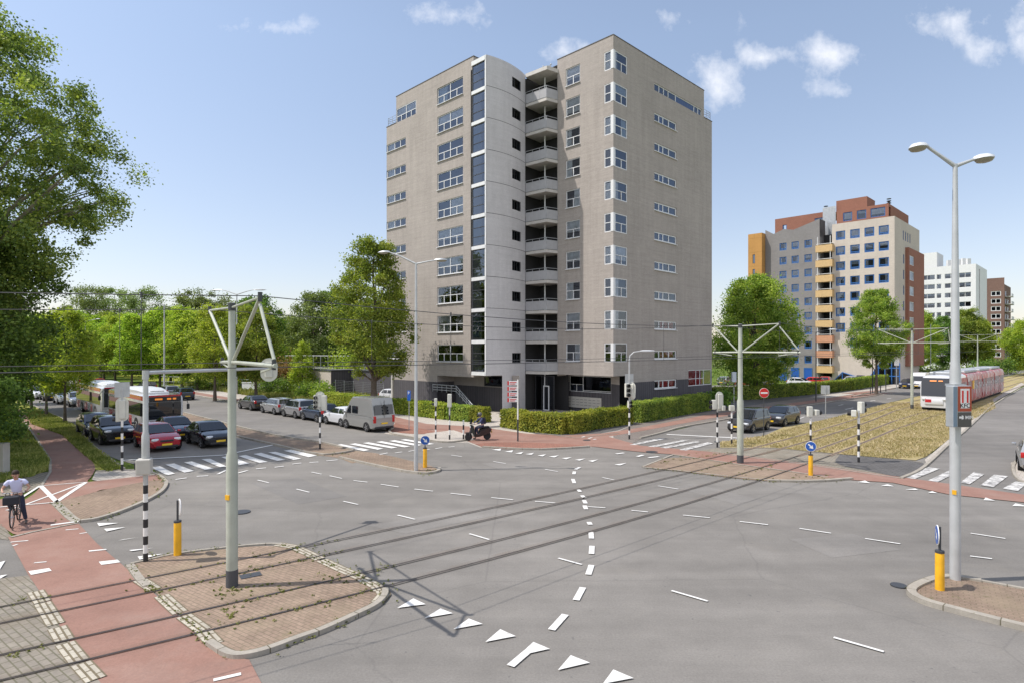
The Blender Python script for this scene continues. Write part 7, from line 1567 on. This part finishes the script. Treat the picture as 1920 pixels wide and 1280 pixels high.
def cyclist():
    X,Y=G(10,992); Hd=R(-60); c,s=math.cos(Hd),math.sin(Hd)
    # bicycle, local +x forward
    b=thing('bicycle','dark city bicycle with a black crate on the front, ridden on the red cycle path','bicycle',(X-.08,Y+.50,.03),Hd)
    r=.34
    for x in(-.54,.54):
        w=MB(); pts=[(r*math.cos(2*PI*i/28),0,r*math.sin(2*PI*i/28)) for i in range(29)]; w.tube(pts,.02,8,False); wo=w.build('wheel','rubber',b,smooth=60); wo.location=(x,0,r+.02)
        sp=MB(); 
        for i in range(16): a=2*PI*i/16; sp.cyl((0,.02*(-1)**i,0),((r-.02)*math.cos(a),0,(r-.02)*math.sin(a)),.003,n=4)
        sp.cyl((0,-.05,0),(0,.05,0),.025,n=8); sp.build('spokes','chrome',wo)
        m=MB(); m.tube([((r+.035)*math.cos(a),0,(r+.035)*math.sin(a)) for a in [PI*(.05+.9*i/12) for i in range(13)]],.024,6); m.build('mudguard','black_paint',wo)
    f=MB(); BB=Vector((-.10,0,.30)); ST=Vector((-.26,0,.80)); HT=Vector((.36,0,.86)); HB=Vector((.42,0,.62)); RA=Vector((-.54,0,.36)); FA=Vector((.54,0,.36))
    for a,c2,q in((BB,ST,.018),(BB,HB,.022),(ST*.75+BB*.25,HT*.7+HB*.3,.018),(HT,HB,.02)): f.cyl(a,c2,q,n=8)
    for s2 in(-.05,.05): f.cyl(BB+Vector((0,s2*.5,0)),RA+Vector((0,s2,0)),.012,n=6); f.cyl(ST+Vector((0,s2*.5,-.1)),RA+Vector((0,s2,0)),.01,n=6); f.cyl(HB+Vector((0,s2,0)),FA+Vector((0,s2,0)),.013,n=6)
    f.build('frame','black_paint',b)
    h=MB(); h.cyl(HT,HT+Vector((-.04,0,.22)),.014,n=8); h.tube([HT+Vector(q) for q in((-.22,-.30,.24),(-.08,-.28,.26),(-.02,-.12,.24),(-.02,.12,.24),(-.08,.28,.26),(-.22,.30,.24))],.012,8); h.build('handlebar','chrome',b)
    g=MB(); 
    for s2 in(-1,1): g.cyl(HT+Vector((-.26,.30*s2,.238)),HT+Vector((-.12,.285*s2,.258)),.019,n=8)
    g.build('grip','rubber',b)
    s_=MB(); s_.cyl(ST,ST+Vector((-.03,0,.14)),.013,n=6); s_.loft([[(x_,y_*k,z_) for y_,z_ in((-.09,.93),(-.07,.97),(.07,.97),(.09,.93),(0,.91))] for x_,k in((-.42,.9),(-.34,1),(-.22,.5),(-.12,.25))]); s_.build('saddle','rubber',b,smooth=50)
    cr=MB(); cr.bbox((.62,0,.93),(.30,.42,.26),.03); cr.build('front_crate','bag',b); hh=MB(); 
    for s2 in(-.1,.1): hh.tube([(.62,s2-.08,1.05),(.60,s2-.04,1.17),(.60,s2+.04,1.17),(.62,s2+.08,1.05)],.014,6)
    hh.build('bag_handle','shoe',b)
    rk=MB(); rk.box((-.55,0,.77),(.38,.13,.02)); rk.cyl((-.7,0,.76),(-.56,0,.36),.008,n=5); rk.build('rear_rack','dark_metal',b); ch=MB(); ch.bbox((-.30,-.05,.33),(.50,.035,.12),.015); ch.build('chain_guard','black_paint',b)
    pd=MB(); pd.cyl((-.10,-.08,.30),(-.10,.08,.30),.012,n=6); pd.cyl((-.10,.08,.30),(-.02,.10,.15),.012,n=6); pd.cyl((-.10,-.08,.30),(-.18,-.10,.45),.012,n=6); pd.box((-.02,.15,.14),(.1,.09,.02)); pd.box((-.18,-.15,.46),(.1,.09,.02)); pd.build('pedal','dark_metal',b)
    p=thing('person','man in a light blue polo shirt and dark trousers riding the bicycle with a crate','person',(X-.08,Y+.50,.03),Hd)
    J=dict(pelvis=(-.24,0,.98),chest=(-.10,0,1.36),neck=(-.05,0,1.50),head0=(-.02,0,1.56),head1=(.02,0,1.64),head2=(.01,0,1.74),face=(1,0,-.25),
      shL=(-.09,.20,1.43),elL=(-.06,.36,1.20),wrL=(.08,.33,1.14),gripL=(.15,.30,1.12),shR=(-.09,-.20,1.43),elR=(-.06,-.36,1.20),wrR=(.08,-.33,1.14),gripR=(.15,-.30,1.12),
      hipL=(-.22,.10,.93),knL=(.06,.17,.55),anL=(-.06,.19,.10),toeL=(.12,.21,.05),hipR=(-.22,-.10,.93),knR=(.10,-.14,.72),anR=(-.16,-.15,.50),toeR=(.02,-.16,.48))
    J['knL']=(.02,.20,.54); J['anL']=(-.02,.27,.12); J['toeL']=(.15,.30,.035)
    figure(p,J,'shirt','jeans','shoe')
def scooter():
    X,Y=G(896,825); Hd=R(203); t=thing('motor_scooter','black motor scooter standing on the pavement edge before the tower','scooter',(X,Y,.03),Hd)
    r=.25
    for x in(-.64,.64):
        w=MB(); w.lathe([(r*.55,-.05),(r*.9,-.06),(r,-.03),(r,.03),(r*.9,.06),(r*.55,.05)],(0,0,0),20,'Y'); wo=w.build('wheel','rubber',t,smooth=50); wo.location=(x,0,r); q=MB(); q.cyl((0,-.04,0),(0,.04,0),r*.58,n=14); q.build('rim','rim',wo)
    b=MB()
    b.loft([[(x,y*w,z) for y,z in((-1,z0),(-1,z1*.9+z0*.1),(-.6,z1),(.6,z1),(1,z1*.9+z0*.1),(1,z0))] for x,w,z0,z1 in((-.92,.06,.55,.72),(-.75,.14,.42,.80),(-.45,.17,.34,.80),(-.15,.16,.25,.74),(-.02,.15,.22,.40),(.28,.15,.22,.34))])
    b.loft([[(x,y*w,z) for y in(-1,1) for z in ()]+[(x,-w,z0),(x,-w*.8,z1),(x,w*.8,z1),(x,w,z0)] for x,w,z0,z1 in((.26,.20,.24,.5),(.34,.22,.3,.95),(.44,.16,.5,1.02),(.52,.08,.55,.95))])
    b.bbox((.64,0,.50),(.42,.13,.10),.04); b.bbox((-.70,0,.56),(.3,.14,.08),.03); b.build('body','paint_black',t,smooth=45)
    s=MB(); s.bbox((-.42,0,.83),(.72,.26,.10),.045); s.build('seat','rubber',t,smooth=45)
    f=MB(); f.cyl((.64,.07,.25),(.42,.05,.95),.022,n=6); f.cyl((.64,-.07,.25),(.42,-.05,.95),.022,n=6); f.tube([(.30,-.34,1.06),(.38,-.2,1.05),(.38,.2,1.05),(.30,.34,1.06)],.016,8); f.cyl((-.5,-.17,.28),(-.9,-.18,.4),.045,n=8); f.build('fork_and_handlebar','dark_metal',t)
    m=MB()
    for q in(-1,1): m.cyl((.34,.28*q,1.06),(.36,.36*q,1.25),.008,n=5); m.ball((.36,.37*q,1.28),.055,6,(.4,1,.8))
    m.build('mirror','dark_metal',t); h=MB(); h.ball((.50,0,.86),.075,8,(.6,1,1)); h.build('headlight','headlamp',t); l=MB(); l.bbox((-.93,0,.68),(.05,.16,.07),.02); l.build('tail_light','tail_red',t); p=MB(); p.box((-.95,0,.50),(.01,.16,.14)); p.build('licence_plate','plate',t); w=MB(); w.bbox((.46,0,1.22),(.02,.36,.34),.01,rot=Matrix.Rotation(-.3,3,'Y')); w.build('wind_shield','glass_dark',t)
    pr=thing('person','rider in a dark blue jacket with a grey helmet sitting on the black scooter','person',(X,Y,.03),Hd)
    J=dict(pelvis=(-.36,0,.94),chest=(-.22,0,1.34),neck=(-.17,0,1.47),head0=(-.15,0,1.52),head1=(-.13,0,1.60),head2=(-.14,0,1.70),face=(1,0,-.1),
      shL=(-.22,.20,1.40),elL=(-.02,.33,1.16),wrL=(.20,.33,1.10),gripL=(.28,.33,1.08),shR=(-.22,-.20,1.40),elR=(-.02,-.33,1.16),wrR=(.20,-.33,1.10),gripR=(.28,-.33,1.08),
      hipL=(-.32,.11,.92),knL=(.12,.19,.80),anL=(.06,.16,.42),toeL=(.26,.17,.39),hipR=(-.32,-.11,.92),knR=(.10,-.20,.78),anR=(.04,-.30,.12),toeR=(.24,-.32,.05))
    mat('helmet_grey',(.10,.10,.11),.3); figure(pr,J,'jacket','jeans','rubber',helmet='helmet_grey',sleeve_short=False)
    bp=MB(); bp.bbox((-.43,0,1.24),(.18,.30,.42),.06,rot=Matrix.Rotation(.2,3,'Y')); o=bp.build('backpack','bag',None,smooth=50); o.location=(X,Y,.03); o.rotation_euler.z=Hd; tag(o,'dark backpack worn by the scooter rider','backpack')
cyclist(); scooter()
bpy.context.view_layer.update()
